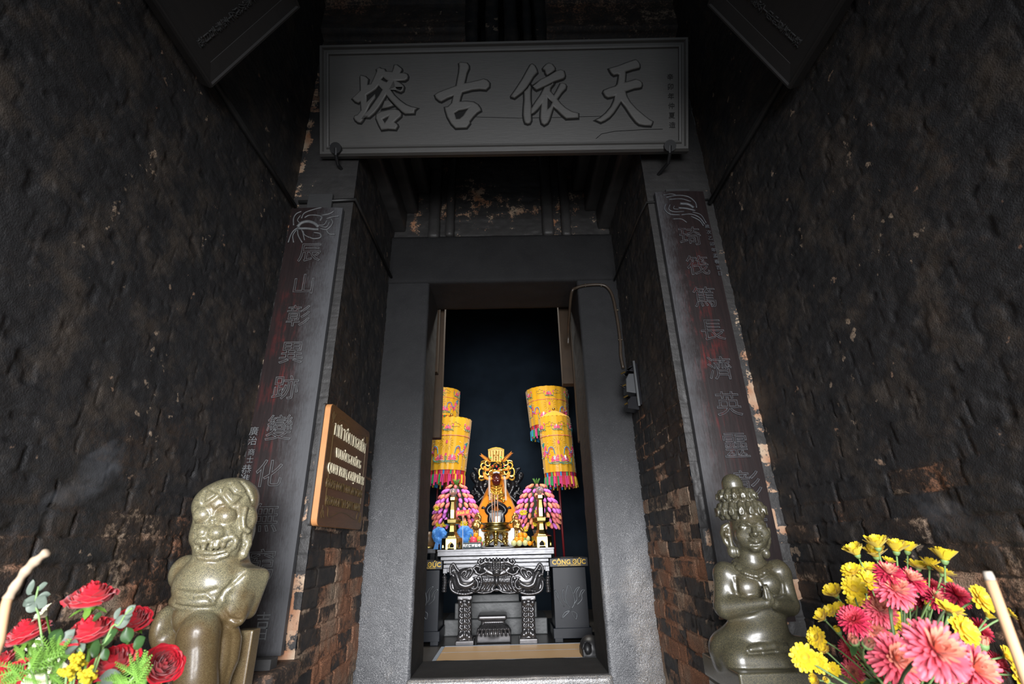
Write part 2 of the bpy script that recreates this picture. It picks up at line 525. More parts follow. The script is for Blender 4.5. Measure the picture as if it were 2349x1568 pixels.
def mat_granite(name, a, b, c, brown, brlo, brhi):
    t = NT(name)
    v = t.n('ShaderNodeTexVoronoi', i_Vector=t.co, i_Scale=1500.0).outputs['Color']
    sp = t.n('ShaderNodeSeparateColor', i_Color=v).outputs[0]
    n = t.noise(1200, 2, 0.6)
    f = t.math('ADD', t.math('MULTIPLY', sp, 0.45), t.math('MULTIPLY', n, 0.55))
    col = t.ramp(f, [(0.30, a), (0.48, b), (0.66, c)])
    st = t.ramp(t.math('ADD', t.math('ADD', t.noise(9, 5, 0.6), t.math('MULTIPLY', t.math('SUBTRACT', n, 0.5), 0.3)), t.attr('stain')), [(brlo, 0), (brhi, 0.8)])
    col = t.mix(t.math('MULTIPLY', st, 0.8), col, brown)
    t.set(Base_Color=col, Roughness=0.46, Specular_IOR_Level=0.55, Coat_Weight=0.8, Coat_Roughness=0.21)
    t.bump(n, 0.0002, 0.4)
    return t.m
MT = {}
MT['brick'] = mat_brick(); MT['plaster'] = mat_plaster(); MT['jamb'] = mat_stone_jamb()
MT['char'] = mat_darkwood()
MT['char2'] = mat_darkwood('smoked_wood', (0.016, 0.015, 0.015), (0.032, 0.030, 0.029), (3, 3, 20), 0.45)
MT['black'] = simple('soot_black', (0.012, 0.012, 0.013), 0.45)
MT['conduit'] = simple('black_conduit', (0.02, 0.02, 0.02), 0.4, noise=0.4)

# ================================================================== the setting
def struct(o): o['kind'] = 'structure'; return o
def set_attr(me, name, arr):
    a = me.attributes.new(name, 'FLOAT', 'POINT'); a.data.foreach_set('value', np.asarray(arr, np.float32).ravel())
def brick_wall(name, U, V, mapf, seed, wear_daylight, smear, bh=0.056, bl=0.215, prot=0.0038, joint=0.007, mat='brick', parent=None, rough=0.006, flip=False, contrast=0.4, edge=0.12):
    """courses of old brick pushed out and in, joints, knocks; smear = how far soot and plaster hide the joints"""
    u, v = np.meshgrid(U, V, indexing='xy')
    wv = v+(vnoise(u*6, v*6, 0, seed)-0.5)*0.007
    j = np.floor(wv/bh); fv = wv/bh-j
    off = _hash(j.astype(np.int64), 3, seed, 1)*bl
    wu = u+(vnoise(u*9, v*9, 5, seed)-0.5)*0.006+off
    i = np.floor(wu/bl); fu = wu/bl-i
    ev = np.minimum(fv, 1-fv)*bh; eu = np.minimum(fu, 1-fu)*bl
    h1 = _hash(i.astype(np.int64), j.astype(np.int64), seed, 2); h2 = _hash(i.astype(np.int64), j.astype(np.int64), seed, 5)
    e = np.minimum(ev, eu)
    S = np.clip(smear(u, v)+(fbm(u*3, v*3, 9, 3, seed)-0.5)*0.7, 0, 1)
    jd = (1-sstep(0.0004, 0.0045, e+(vnoise(u*60, v*60, 0, seed)-0.5)*0.004))
    d = (h1-0.5)*2*prot*(1-0.85*S)-jd*joint*(1-0.78*S)
    d += (fbm(u*18, v*18, 2, 4, seed+3)-0.5)*rough*(0.55+0.15*S)
    d += (fbm(u*24, v*48, 7, 4, seed+5)-0.5)*rough*0.9
    pit = sstep(0.80, 0.90, vnoise(u*28, v*28, 1, seed+9)); d -= pit*(0.004-0.0015*S)
    W = wear_daylight(u, v)+(h2-0.5)*2*contrast*(1-S)+edge*(1-sstep(0.002, 0.011, e))*(1-0.6*S)*sstep(0.25, 0.6, vnoise(u*12, v*12, 3, seed+31))+(fbm(u*2.2, v*2.2, 4, 3, seed+12)-0.5)*0.5+(fbm(u*16, v*26, 5, 3, seed+13)-0.5)*0.5*(1-S)-0.05*jd*(1-S)
    P = mapf(u, v, d)
    G = np.stack(P, -1).reshape(-1, 3)
    a, b = u.shape
    ii, jj = np.meshgrid(np.arange(a-1), np.arange(b-1), indexing='ij')
    q = np.stack([ii*b+jj, ii*b+jj+1, (ii+1)*b+jj+1, (ii+1)*b+jj], -1).reshape(-1, 4)
    if flip: q = q[:, ::-1]
    me = np_mesh(name, G, q); set_attr(me, 'wear_daylight', W)
    return struct(link_mesh(name, me, MT[mat], parent))
def spaced(a, b, st): return np.linspace(a, b, max(2, int(round((b-a)/st))+1))

WX = 0.957          # side walls
PY = 1.79           # pilaster face
RL, RR = -0.685, 0.66   # sides of the recess
DY = 2.5            # face of the stone door frame
JB = 2.86           # back of the door frame
XL, XR = -0.445, 0.425  # clear door opening
SILL = 0.213
HEAD = 2.175
CF = 0.20           # floor of the shrine room
TOP = 3.95
BASE = 0.0
cdir = np.concatenate([spaced(-1.5, 0.4, 0.06)[:-1], spaced(0.4, PY, 0.0047)])
cz = np.concatenate([spaced(BASE, 0.28, 0.03)[:-1], spaced(0.28, 2.2, 0.0047)[:-1], spaced(2.2, 2.9, 0.007)[:-1], spaced(2.9, TOP, 0.014)])
def wear_side(u, v): return 0.20+0.31*(1-sstep(0.55, 1.0, v))-0.03*sstep(1.2, 2.2, v)
def smear_side(u, v): return sstep(0.55, 1.4, v)*0.95+0.12
brick_wall('wall_left', cdir, cz, lambda u, v, d: (-WX+d, u, v), 1, wear_side, smear_side, flip=True, contrast=0.26)
brick_wall('wall_right', cdir, cz, lambda u, v, d: (WX-d, u, v), 21, lambda u, v: wear_side(u, v)-0.02+0.16*sstep(1.45, 1.75, u)*sstep(1.5, 2.2, v)*sstep(.35, .6, fbm(u*9, v*2, 0, 3, 77)), smear_side, contrast=0.28)
# pilasters either side of the recess: face and reveal wrap round one corner
def pil_wear(u, v): return 0.12+0.33*(1-sstep(0.55, 1.15, v))
def pil_smear(u, v): return 0.25+0.75*sstep(0.8, 1.5, v)
zf = np.concatenate([spaced(BASE, 0.25, 0.03)[:-1], spaced(0.25, 1.9, 0.0047)[:-1], spaced(1.9, 2.45, 0.007)[:-1], spaced(2.45, 3.2, 0.013)])
brick_wall('wall_back_left_pilaster', spaced(-WX-0.01, RL, 0.006), zf, lambda u, v, d: (u, PY-d*0.45, v), 41, lambda u, v: pil_wear(u, v)+0.26*(1-sstep(0.01, 0.05, np.abs(u+WX)))*sstep(0.8, 1.2, v), pil_smear, mat='plaster', contrast=0.32, edge=0.2)
brick_wall('wall_back_right_pilaster', spaced(RR, WX+0.01, 0.006), zf, lambda u, v, d: (u, PY-d*0.45, v), 47, lambda u, v: pil_wear(u, v)+0.26*(1-sstep(0.01, 0.05, np.abs(u-WX)))*sstep(0.8, 1.2, v), pil_smear, mat='plaster', contrast=0.32, edge=0.2)
yr = spaced(PY, DY+0.03, 0.0050)
def rev_wear(u, v): return 0.15+0.36*(1-sstep(0.75, 1.15, v))+0.1*(1-sstep(0.3, 0.7, v))
def rev_smear(u, v): return 0.03+0.95*sstep(1.0, 1.5, v)
brick_wall('wall_left_reveal', yr, zf, lambda u, v, d: (RL+d*0.9, u, v), 53, rev_wear, rev_smear, flip=True, contrast=0.26, bh=0.062, bl=0.19, edge=0.40)
brick_wall('wall_right_reveal', yr, zf, lambda u, v, d: (RR-d*0.9, u, v), 59, rev_wear, rev_smear, contrast=0.40, bh=0.062, bl=0.19, edge=0.45)
# wall over the nameplate, with the narrow top of the corbelled recess in its middle
def hi_wear(u, v): return 0.50+0*v
for nm, x0, x1, sd in (('wall_back_upper_left', -WX-0.01, -0.19, 61), ('wall_back_upper_right', 0.25, WX+0.01, 67)):
    brick_wall(nm, spaced(x0, x1, 0.01), spaced(2.75, TOP, 0.01), lambda u, v, d: (u, PY-d-0.05*sstep(3.28, 3.30, v)-0.05*sstep(3.5, 3.52, v), v), sd, hi_wear, lambda u, v: 0.75+0*u, contrast=0.1)
def slab(name, x0, x1, y0, y1, z0, z1, mat, parent=None, bevel=0.0, wear_daylight=None, step=None):
    if step is None:
        return struct(MB().mm(x0, x1, y0, y1, z0, z1).build(name, MT[mat], parent, bevel=bevel))
    me = rough_block(name, x0, x1, y0, y1, z0, z1, step, 0.003, wear_daylight)
    return struct(link_mesh(name, me, MT[mat], parent))
def rough_block(name, x0, x1, y0, y1, z0, z1, step, amp, wear_daylight=None, seed=3, rnd=0.012):
    """a hewn block: subdivided box with rounded arrises and an uneven face"""
    nx, ny, nz = [max(1, int(round(abs(b-a)/step))) for a, b in ((x0, x1), (y0, y1), (z0, z1))]
    key = {}; V = []; F = []
    def vid(i, j, k):
        if (i, j, k) not in key: key[(i, j, k)] = len(V); V.append((x0+(x1-x0)*i/nx, y0+(y1-y0)*j/ny, z0+(z1-z0)*k/nz))
        return key[(i, j, k)]
    for i in range(nx):
        for j in range(ny):
            F.append((vid(i, j, 0), vid(i, j+1, 0), vid(i+1, j+1, 0), vid(i+1, j, 0))); F.append((vid(i, j, nz), vid(i+1, j, nz), vid(i+1, j+1, nz), vid(i, j+1, nz)))
    for i in range(nx):
        for k in range(nz):
            F.append((vid(i, 0, k), vid(i+1, 0, k), vid(i+1, 0, k+1), vid(i, 0, k+1))); F.append((vid(i, ny, k), vid(i, ny, k+1), vid(i+1, ny, k+1), vid(i+1, ny, k)))
    for j in range(ny):
        for k in range(nz):
            F.append((vid(0, j, k), vid(0, j, k+1), vid(0, j+1, k+1), vid(0, j+1, k))); F.append((vid(nx, j, k), vid(nx, j+1, k), vid(nx, j+1, k+1), vid(nx, j, k+1)))
    V = np.array(V); lo = np.array([x0, y0, z0]); hi = np.array([x1, y1, z1])
    inner = np.clip(V, lo+rnd, hi-rnd); dv = V-inner; L = np.linalg.norm(dv, axis=1, keepdims=True)
    N = np.where(L > 1e-9, dv/np.maximum(L, 1e-9), 0); V2 = inner+N*rnd
    nz_ = (fbm(V2[:, 0]*9, V2[:, 1]*9, V2[:, 2]*9, 3, seed)-0.5)*2*amp+(vnoise(V2[:, 0]*40, V2[:, 1]*40, V2[:, 2]*40, seed+4)-0.5)*amp*0.7
    V2 = V2+N*nz_[:, None]
    me = np_mesh(name, V2, np.array(F))
    set_attr(me, 'wear_daylight', np.zeros(len(V2)) if wear_daylight is None else wear_daylight(V2))
    return me
# stone door frame
def wj_l(V): return 0.05+(V[:, 1] < DY+.02)*0.33*(1-sstep(0.3, 1.7, V[:, 2]))  # front painted paler towards the foot as daylight would; inner faces stay dark
def wj_r(V): return 0.05+(V[:, 1] < DY+.02)*0.36*(1-sstep(0.35, 1.6, V[:, 2]))+(V[:, 1] < DY+.02)*0.36*(1-sstep(0.3, 1.0, V[:, 2]))*sstep(0.50, 0.60, V[:, 0])  # same painted daylight, plus a worn beige patch low on the outer side
dr = bpy.data.objects.new('door_1', None); dr.location = (0, DY, 0); COL.objects.link(dr); struct(dr)
slab('jamb', RL-0.02, XL, DY, JB, 0.02, HEAD+0.02, 'jamb', dr, wear_daylight=wj_l, step=0.013)
slab('jamb', XR, RR+0.02, DY, JB, 0.02, HEAD+0.02, 'jamb', dr, wear_daylight=wj_r, step=0.013)
slab('lintel', RL-0.02, RR+0.02, DY-0.012, JB, HEAD, 2.50, 'jamb', dr, wear_daylight=lambda V: 0.02+0*V[:, 0], step=0.02)
slab('sill', XL-0.01, XR+0.01, DY-0.03, JB, 0.0, SILL, 'jamb', dr, wear_daylight=lambda V: 0.02+0.6*(1-sstep(2.47, 2.53, V[:, 1])), step=0.012)
# recess over the lintel: back, corbelled shoulders, ribs
brick_wall('wall_back_recess', spaced(RL-0.02, RR+0.02, 0.010), spaced(2.45, 4.0, 0.010), lambda u, v, d: (u, DY+0.03-d, v), 71, lambda u, v: 0.30+0*u, lambda u, v: 1+0*u, mat='plaster', contrast=0.1)
def shoulder(x0, x1, z0, z1, y0, y1): return rough_block('trim_corbel', x0, x1, y0, y1, z0, z1, 0.02, 0.006, lambda V: 0.22+0*V[:, 0], seed=int(z0*10))
for k, (dx, z0) in enumerate(((0.07, 2.56), (0.14, 2.70), (0.21, 2.85), (0.29, 3.02), (0.36, 3.2))):
    for sg, xw in ((1, RL), (-1, RR)):
        me = shoulder(min(xw-sg*0.02, xw+sg*dx), max(xw-sg*0.02, xw+sg*dx), z0, z0+0.2, PY+0.02+0.02*k, DY+0.04)
        struct(link_mesh('trim_%d' % (k*2+(1 if sg > 0 else 2)), me, MT['plaster']))
rb = bpy.data.objects.new('trim_20', None); rb.location = (0, DY, 2.5); COL.objects.link(rb); struct(rb)
for x0, x1, dy in ((-0.47, -0.40, .02), (-0.36, -0.31, .035), (0.24, 0.31, .03), (0.36, 0.42, .02)):
    struct(link_mesh('rib', rough_block('rib', x0, x1, DY-dy, DY+0.04, 2.49, 3.7, 0.02, 0.005, lambda V: 0.3+0*V[:, 0], seed=int(x0*50)), MT['plaster'], rb))
for x0, x1, dy in ((-0.21, -0.13, .0), (-0.09, -0.01, .03), (0.02, 0.10, .05), (0.13, 0.18, .02), (0.20, 0.27, .0)):
    struct(link_mesh('rib', rough_block('rib', x0, x1, PY+0.06+dy, PY+0.4, 3.05, TOP, 0.025, 0.008, lambda V: 0.18+0*V[:, 0], seed=int(x0*70)), MT['brick'], rb))
slab('wall_back_shaft', -0.9, 0.9, 2.55, 2.6, 2.4, TOP, 'black')
slab('ceiling', -1.05, 1.05, -1.6, 2.9, TOP-0.02, TOP+0.1, 'black')
slab('floor', -1.05, 1.05, -1.6, DY+0.02, -0.08, 0.0, 'char2')
# ledges at the foot of the pilasters
slab('baseboard_left', -WX-0.01, RL+0.02, 1.60, PY+0.02, 0.0, 0.425, 'brick', None, wear_daylight=lambda V: 0.5+0*V[:, 0], step=0.012)
slab('baseboard_right', RR-0.02, WX+0.01, 1.62, PY+0.02, 0.0, 0.40, 'brick', None, wear_daylight=lambda V: 0.42+0*V[:, 0], step=0.012)
slab('trim_30', -WX, -0.70, 1.655, 1.70, 0.42, 0.452, 'char')
# inner shrine room
MT['room'] = simple('room_paint', (0.013, 0.021, 0.032), 0.9, spec=0.08, noise=0.4, nscale=6)
MT['tile'] = simple('dark_floor_tile', (0.055, 0.05, 0.046), 0.3, noise=0.3, nscale=9)
slab('wall_back_shrine', -1.5, 1.5, 4.8, 4.9, 0.1, 4.6, 'room')
slab('wall_left_shrine', -1.6, -1.4, JB-0.05, 4.9, 0.1, 4.6, 'room')
slab('wall_right_shrine', 1.4, 1.6, JB-0.05, 4.9, 0.1, 4.6, 'room')
slab('wall_front_shrine_left', -1.5, RL, JB-0.1, JB, 0.1, 4.6, 'room')
slab('wall_front_shrine_right', RR, 1.5, JB-0.1, JB, 0.1, 4.6, 'room')
slab('wall_front_shrine_over_door', RL-.02, RR+.02, JB-0.1, JB, 2.5, 4.6, 'room')
slab('ceiling_shrine', -1.6, 1.6, JB-0.1, 4.9, 4.55, 4.7, 'room')
slab('floor_shrine', -1.5, 1.5, JB-0.02, 4.9, 0.05, CF, 'tile')
MT['beam'] = simple('old_brown_timber', (0.035, 0.018, 0.006), 0.7, noise=0.5, nscale=14)
for i, (x0, x1, z0, y0) in enumerate(((-0.475, -0.41, 1.35, 2.93), (-0.50, -0.435, 1.75, 2.865), (0.36, 0.44, 1.68, 2.94), (0.425, 0.49, 1.30, 2.865))):
    slab('trim_%d' % (40+i), x0, x1, y0, y0+0.07, z0, 2.45, 'beam', bevel=0.004)

# ================================================================== conduits along the walls
def conduit(name, pts, label, r=0.010, mat='conduit'):
    o = MB().tube(pts, r, 8).build(name, MT[mat], smooth=True)
    return tag(o, label, 'conduit')
CZ = 2.185
conduit('cable_conduit', [(-WX+0.018, 0.9, CZ-0.02), (-WX+0.018, 1.4, CZ-0.02), (-WX+0.02, PY-0.02, CZ-0.02)], 'thin black conduit running along the left wall below the left hanging plaque', 0.011)
conduit('cable_conduit', [(WX-0.018, 0.9, CZ-0.03), (WX-0.018, 1.4, CZ-0.03), (WX-0.02, PY-0.02, CZ-0.03)], 'thin black conduit running along the right wall below the right hanging plaque', 0.012)
conduit('cable_conduit', [(-WX+0.03, PY-0.012, CZ+0.01), (-0.80, PY-0.012, CZ+0.012), (RL+0.012, PY-0.012, CZ+0.02), (RL+0.016, PY+0.1, CZ+0.02), (RL+0.016, DY-0.02, CZ+0.025)], 'black cable over the left couplet board and along the left side of the recess', 0.008)
conduit('cable_conduit', [(WX-0.02, PY-0.0055, CZ-0.005), (0.80, PY-0.0055, CZ-0.01), (RR-0.007, PY-0.0055, CZ-0.015), (RR-0.016, PY+0.1, CZ-0.015), (RR-0.016, DY-0.02, CZ-0.02)], 'black conduit over the right couplet board and along the right side of the recess', 0.0052)
for sx, nm in ((-0.83, 'left'), (0.80, 'right')):
    tag(MB().mm(sx-0.055, sx+0.055, PY-0.02, PY, 2.15, 2.235).build('mounting_bracket', MT['char'], bevel=0.003), 'flat dark bracket above the %s couplet board' % nm, 'bracket')

# ================================================================== nameplate over the door
PC = np.array([0.0013, 1.62, 1.8923+CAMZ]); PW, PH = 1.7024, 0.5172
ya, le, ro = -0.0479, 0.3929, -0.034
_r = np.array([math.cos(ya), math.sin(ya), 0]); _f = np.array([math.sin(ya), -math.cos(ya), 0]); _u2 = math.cos(le)*np.array([0, 0, 1.])+math.sin(le)*_f
PR = math.cos(ro)*_r+math.sin(ro)*_u2; PU = -math.sin(ro)*_r+math.cos(ro)*_u2; PN = np.cross(PR, PU)
PM = Matrix(((PR[0], PU[0], PN[0], PC[0]), (PR[1], PU[1], PN[1], PC[1]), (PR[2], PU[2], PN[2], PC[2]), (0, 0, 0, 1)))
def board(root, M, W, H, fw=0.045, mat='char', th=0.03, prof=((0, 0), (0, 1.0), (0.15, 1.5), (0.35, 1.5), (0.45, 1.1), (0.65, 1.1), (0.75, 1.35), (0.92, 1.3), (1.0, 0.8), (1.0, 0))):
    """flat panel and a moulded mitred frame; M maps local x, y, normal to the world"""
    mb = MB().mm(-W/2+0.01, W/2-0.01, -H/2+0.01, H/2-0.01, -th, 0)
    me = mb.mesh('panel'); me.transform(M); link_mesh('panel', me, MT[mat], root, False)
    for s in range(4):
        fr = MB(); L = [(-W/2, -H/2), (W/2, -H/2), (W/2, H/2), (-W/2, H/2)]
        a, b = L[s], L[(s+1) % 4]
        def pt(c, q, h):
            return (c[0]-math.copysign(q*fw, c[0]), c[1]-math.copysign(q*fw, c[1]), -th+h*th)
        vs = []
        for q, h in prof: vs.append(pt(a, q, h)); vs.append(pt(b, q, h))
        n = len(prof)
        fr.add(vs, [(2*i, 2*i+1, 2*i+3, 2*i+2) for i in range(n-1)]+[tuple(2*i for i in range(n)), tuple(2*i+1 for i in reversed(range(n)))])
        me = fr.mesh('frame_rail'); me.transform(M); link_mesh('frame_rail', me, MT[mat], root, False)
np_ = thing('nameplate', 'long charcoal wooden nameplate with four large raised characters hung over the doorway', 'plaque', PC-PU*PH/2)
MT['charp'] = mat_darkwood('grey_smoked_board', (0.062, 0.060, 0.057), (0.112, 0.108, 0.102))
board(np_, PM, PW, PH, 0.05, 'charp')
MT['carve'] = mat_darkwood('carved_letter', (0.10, 0.097, 0.092), (0.165, 0.16, 0.15))
MT['groove'] = simple('sooty_groove', (0.006, 0.006, 0.006), 0.8)
def crop(pts, ox, oy, s): return [(ox+x/s, oy+y/s) for x, y in pts]
def pl(pts):
    out = []
    for x, y in pts:
        p = at_plane(x, y, PC, PN)-PC
        out.append((float(p@PR), float(p@PU)))
    return out
def smooth_poly(p): return [tuple(q) for q in catmull(p, 2, True)]
c1 = lambda p: pl(crop(p, 1350, 120, 8.253)); c2 = lambda p: pl(crop(p, 980, 130, 8.712)); c3 = lambda p: pl(crop(p, 1160, 130, 8.711)); c4 = lambda p: pl(crop(p, 800, 140, 9.222))
GLYPH = [
 [[c1([(375,325),(560,270),(740,200),(890,150),(925,175),(965,235),(972,290),(955,320),(830,350),(700,392),(705,430),(690,580),(790,555),(890,522),(960,545),(1005,585),(1015,630),(1000,680),(960,695),(860,710),(700,765),(725,850),(790,960),(900,1080),(1040,1200),(1150,1285),(1215,1320),(1205,1360),(1180,1410),(1050,1405),(950,1385),(890,1340),(790,1215),(690,1060),(610,955),(560,1040),(480,1160),(400,1250),(310,1310),(230,1345),(120,1295),(210,1250),(320,1160),(420,1040),(470,930),(490,850),(420,870),(360,880),(310,850),(265,775),(285,730),(380,690),(500,655),(535,620),(550,550),(565,450),(540,440),(475,455),(430,425),(395,370)])]],
 [[c2([(670,125),(800,140),(840,190),(845,250),(800,350),(755,545),(880,520),(1050,480),(1130,455),(1200,480),(1255,540),(1250,620),(1180,685),(1050,675),(900,690),(710,740),(680,830),(660,910),(780,900),(930,915),(1020,970),(1070,1040),(1085,1095),(1010,1140),(930,1220),(860,1310),(865,1350),(795,1440),(570,1450),(480,1360),(400,1220),(360,1090),(350,1020),(420,1010),(490,940),(525,805),(420,850),(290,920),(240,905),(175,850),(150,780),(220,730),(330,685),(470,635),(580,595),(600,480),(630,330),(640,220),(630,150)]),
   c2([(555,1150),(640,1100),(730,1085),(815,1055),(770,1110),(720,1190),(650,1250),(590,1255)])]],
 [[c3([(100,800),(200,660),(330,460),(440,260),(490,175),(530,155),(585,195),(625,270),(640,335),(560,420),(485,545),(430,630),(340,730),(180,850),(105,825)])],
  [c3([(360,720),(430,650),(480,570),(515,620),(505,720),(505,880),(520,1010),(515,1170),(520,1290),(490,1350),(440,1365),(385,1345),(360,1280),(345,1180),(350,1050),(365,880)])],
  [c3([(735,250),(760,215),(810,165),(865,140),(930,165),(985,235),(990,290),(940,330),(825,400),(785,345),(780,300),(745,285)])],
  [c3([(500,560),(540,585),(700,470),(850,400),(1010,300),(1100,275),(1165,300),(1190,380),(1185,430),(1150,465),(980,520),(800,610),(700,655),(615,690),(570,660)])],
  [c3([(770,630),(900,570),(980,530),(975,560),(900,650),(895,710),(960,785),(1010,700),(1085,550),(1130,540),(1190,560),(1215,600),(1205,660),(1120,750),(1035,870),(1100,950),(1200,1040),(1320,1110),(1455,1145),(1455,1245),(1300,1255),(1205,1260),(1120,1190),(1020,1090),(955,1030),(920,1150),(880,1280),(840,1350),(770,1390),(710,1350),(685,1250),(690,1120),(715,970),(640,1080),(570,1145),(505,1175),(500,1060),(590,920),(690,780),(740,680)]),
   c3([(840,850),(925,935),(880,1020),(840,1060)])]],
 [[c4([(260,315),(360,340),(430,400),(410,520),(480,500),(530,400),(600,240),(590,190),(660,150),(700,175),(770,185),(795,235),(860,235),(925,245),(950,180),(970,95),(1030,95),(1130,175),(1140,210),(1100,270),(1180,265),(1245,290),(1270,345),(1255,400),(1200,440),(1020,440),(1090,470),(1160,525),(1185,570),(1165,650),(1110,685),(1010,650),(970,590),(955,530),(900,630),(980,740),(1100,850),(1220,935),(1330,980),(1465,1010),(1410,1060),(1400,1130),(1200,1140),(1130,1095),(1000,970),(880,840),(810,740),(740,870),(650,1010),(560,1120),(450,1215),(350,1210),(310,1280),(265,1330),(200,1320),(140,1270),(115,1215),(140,1165),(190,1155),(270,1060),(260,880),(215,910),(140,880),(75,810),(150,740),(255,640),(250,480),(245,350)]),
   c4([(700,410),(740,365),(780,410),(830,440),(810,460),(760,440)]),
   c4([(395,745),(520,670),(590,620),(645,545),(715,630),(650,740),(540,900),(440,1040),(385,1095),(470,950),(580,800),(575,700),(395,880)])],
  [c4([(760,860),(850,830),(970,960),(830,1010),(700,1035)])],
  [c4([(590,1140),(680,1090),(850,1045),(1000,1030),(1080,1060),(1130,1130),(1120,1190),(1040,1260),(980,1310),(1040,1350),(1055,1390),(1010,1470),(850,1460),(700,1480),(640,1370),(580,1230)]),
   c4([(735,1255),(800,1225),(850,1195),(830,1240),(775,1320)])]]]
for gl in GLYPH:
    ms = []; gs = []
    for k, p in enumerate(gl):
        a = curve_mesh(p, 0.0025+0.0004*k, 0.006, 2, offset=-0.007); a.transform(Matrix.Translation((0, 0, 0.004))); ms.append(a)
        gs.append(curve_mesh([p[0]], 0.0008, 0.0, 0, offset=0.0045))
    me = join_meshes(gs, 'character_groove'); me.transform(PM); g = link_mesh('character_groove', me, MT['groove'], np_, False)
    me = join_meshes(ms, 'character'); me.transform(PM); link_mesh('character', me, MT['carve'], np_, False)
def col_text(chars, pts, M, size, depth, mat, name, root, plane):
    ms = []
    for c, (x, y) in zip(chars, pts):
        m = text_mesh(c, size, depth, 0.0); m.transform(Matrix.Translation((x, y, depth))); ms.append(m)
    me = join_meshes(ms, name); me.transform(M); return link_mesh(name, me, MT[mat], root, False)
col_text('辛卯年仲夏造', [pl([(1537+1*i, 178+i*22)])[0] for i in range(6)], PM, 0.030, 0.0012, 'groove', 'inscription', np_, None)
# the board's crack and worn scratch
cr = MB().tube([PC+PR*x+PU*y+PN*0.0005 for x, y in pl([(1090, 268), (1190, 271), (1290, 269), (1400, 266)])], 0.0012, 6)
cr.tube([PC+PR*x+PU*y+PN*0.0005 for x, y in pl([(1367, 318), (1380, 307), (1410, 301), (1480, 297), (1520, 296)])], 0.0015, 6)
cr.build('crack', MT['groove'], np_)
# two iron hooks that carry the nameplate's lower edge
for hx, hy, nm in ((775, 345, 'left'), (1533, 340, 'right')):
    p = at_plane(hx, hy, PC, PN)
    h = MB()
    ring = [p+PN*0.019+PR*0.027*math.cos(a)+PU*0.027*math.sin(a) for a in np.linspace(0, 2*math.pi, 15)[:-1]]
    h.poly([q for q in ring], tuple(PN*0.012))
    q0 = p-PU*0.030+PN*0.026
    h.tube([p+PN*0.026, q0, p-PU*0.066+PN*0.0, np.array([p[0]+(0.01 if nm == 'left' else -0.03), PY+0.015, p[2]-0.06])], 0.008, 8)
    tag(h.build('iron_hook', MT['black']), 'black iron hook holding the %s lower corner of the charcoal nameplate' % nm, 'hook')

# ================================================================== plaques leaning out from the side walls
for sg, (ax, ay), (bx, by), nm, txt in ((-1, (478, 200), (683, 15), 'left', '啓定三年歲次戊午孟春吉日造'), (1, (1817, 203), (1628, 10), 'right', '保大二年歲次丁卯仲夏吉日造')):
    A = atX(ax, ay, sg*(WX-0.045)); B = at(bx, by, A[1])
    up = (B-A); H = np.linalg.norm(up); up /= H
    Wd = 1.15
    xdir = np.array([0, 1.0, 0]) if sg < 0 else np.array([0, -1.0, 0])
    ctr = A-np.array([0, 1, 0])*Wd/2+up*H/2
    n = np.cross(xdir, up)
    Mq = Matrix(((xdir[0], up[0], n[0], ctr[0]), (xdir[1], up[1], n[1], ctr[1]), (xdir[2], up[2], n[2], ctr[2]), (0, 0, 0, 1)))
    hp = thing('hanging_plaque', 'dark smoked wooden plaque tilted out high on the %s wall, cut by the frame edge' % nm, 'plaque', A)
    board(hp, Mq, Wd, H, 0.055, 'char2', 0.03, prof=((0, 0), (0, 1.2), (0.06, 1.5), (0.16, 1.5), (0.2, 1.25), (0.92, 1.05), (1.0, 0.7), (1.0, 0)))
    xe = (Wd/2-0.11)*(1 if sg < 0 else -1)
    col_text(txt, [(xe, H/2-0.07-i*0.026) for i in range(13)], Mq, 0.026, 0.0015, 'char', 'inscription', hp, None)
    big = '母儀' if sg < 0 else '天下'
    col_text(big, [(xe-(0.3 if sg < 0 else -0.3), 0), (xe-(0.62 if sg < 0 else -0.62), 0)], Mq, 0.2, 0.004, 'char2', 'character', hp, None)
    st = MB().tube([ctr+up*H*0.4-n*0.02+np.array([0, Wd*0.3, 0]), np.array([sg*(WX+0.01), ctr[1]+Wd*0.3, ctr[2]+H*0.75])], 0.005, 6)
    st.build('hanging_wire', MT['black'], hp)

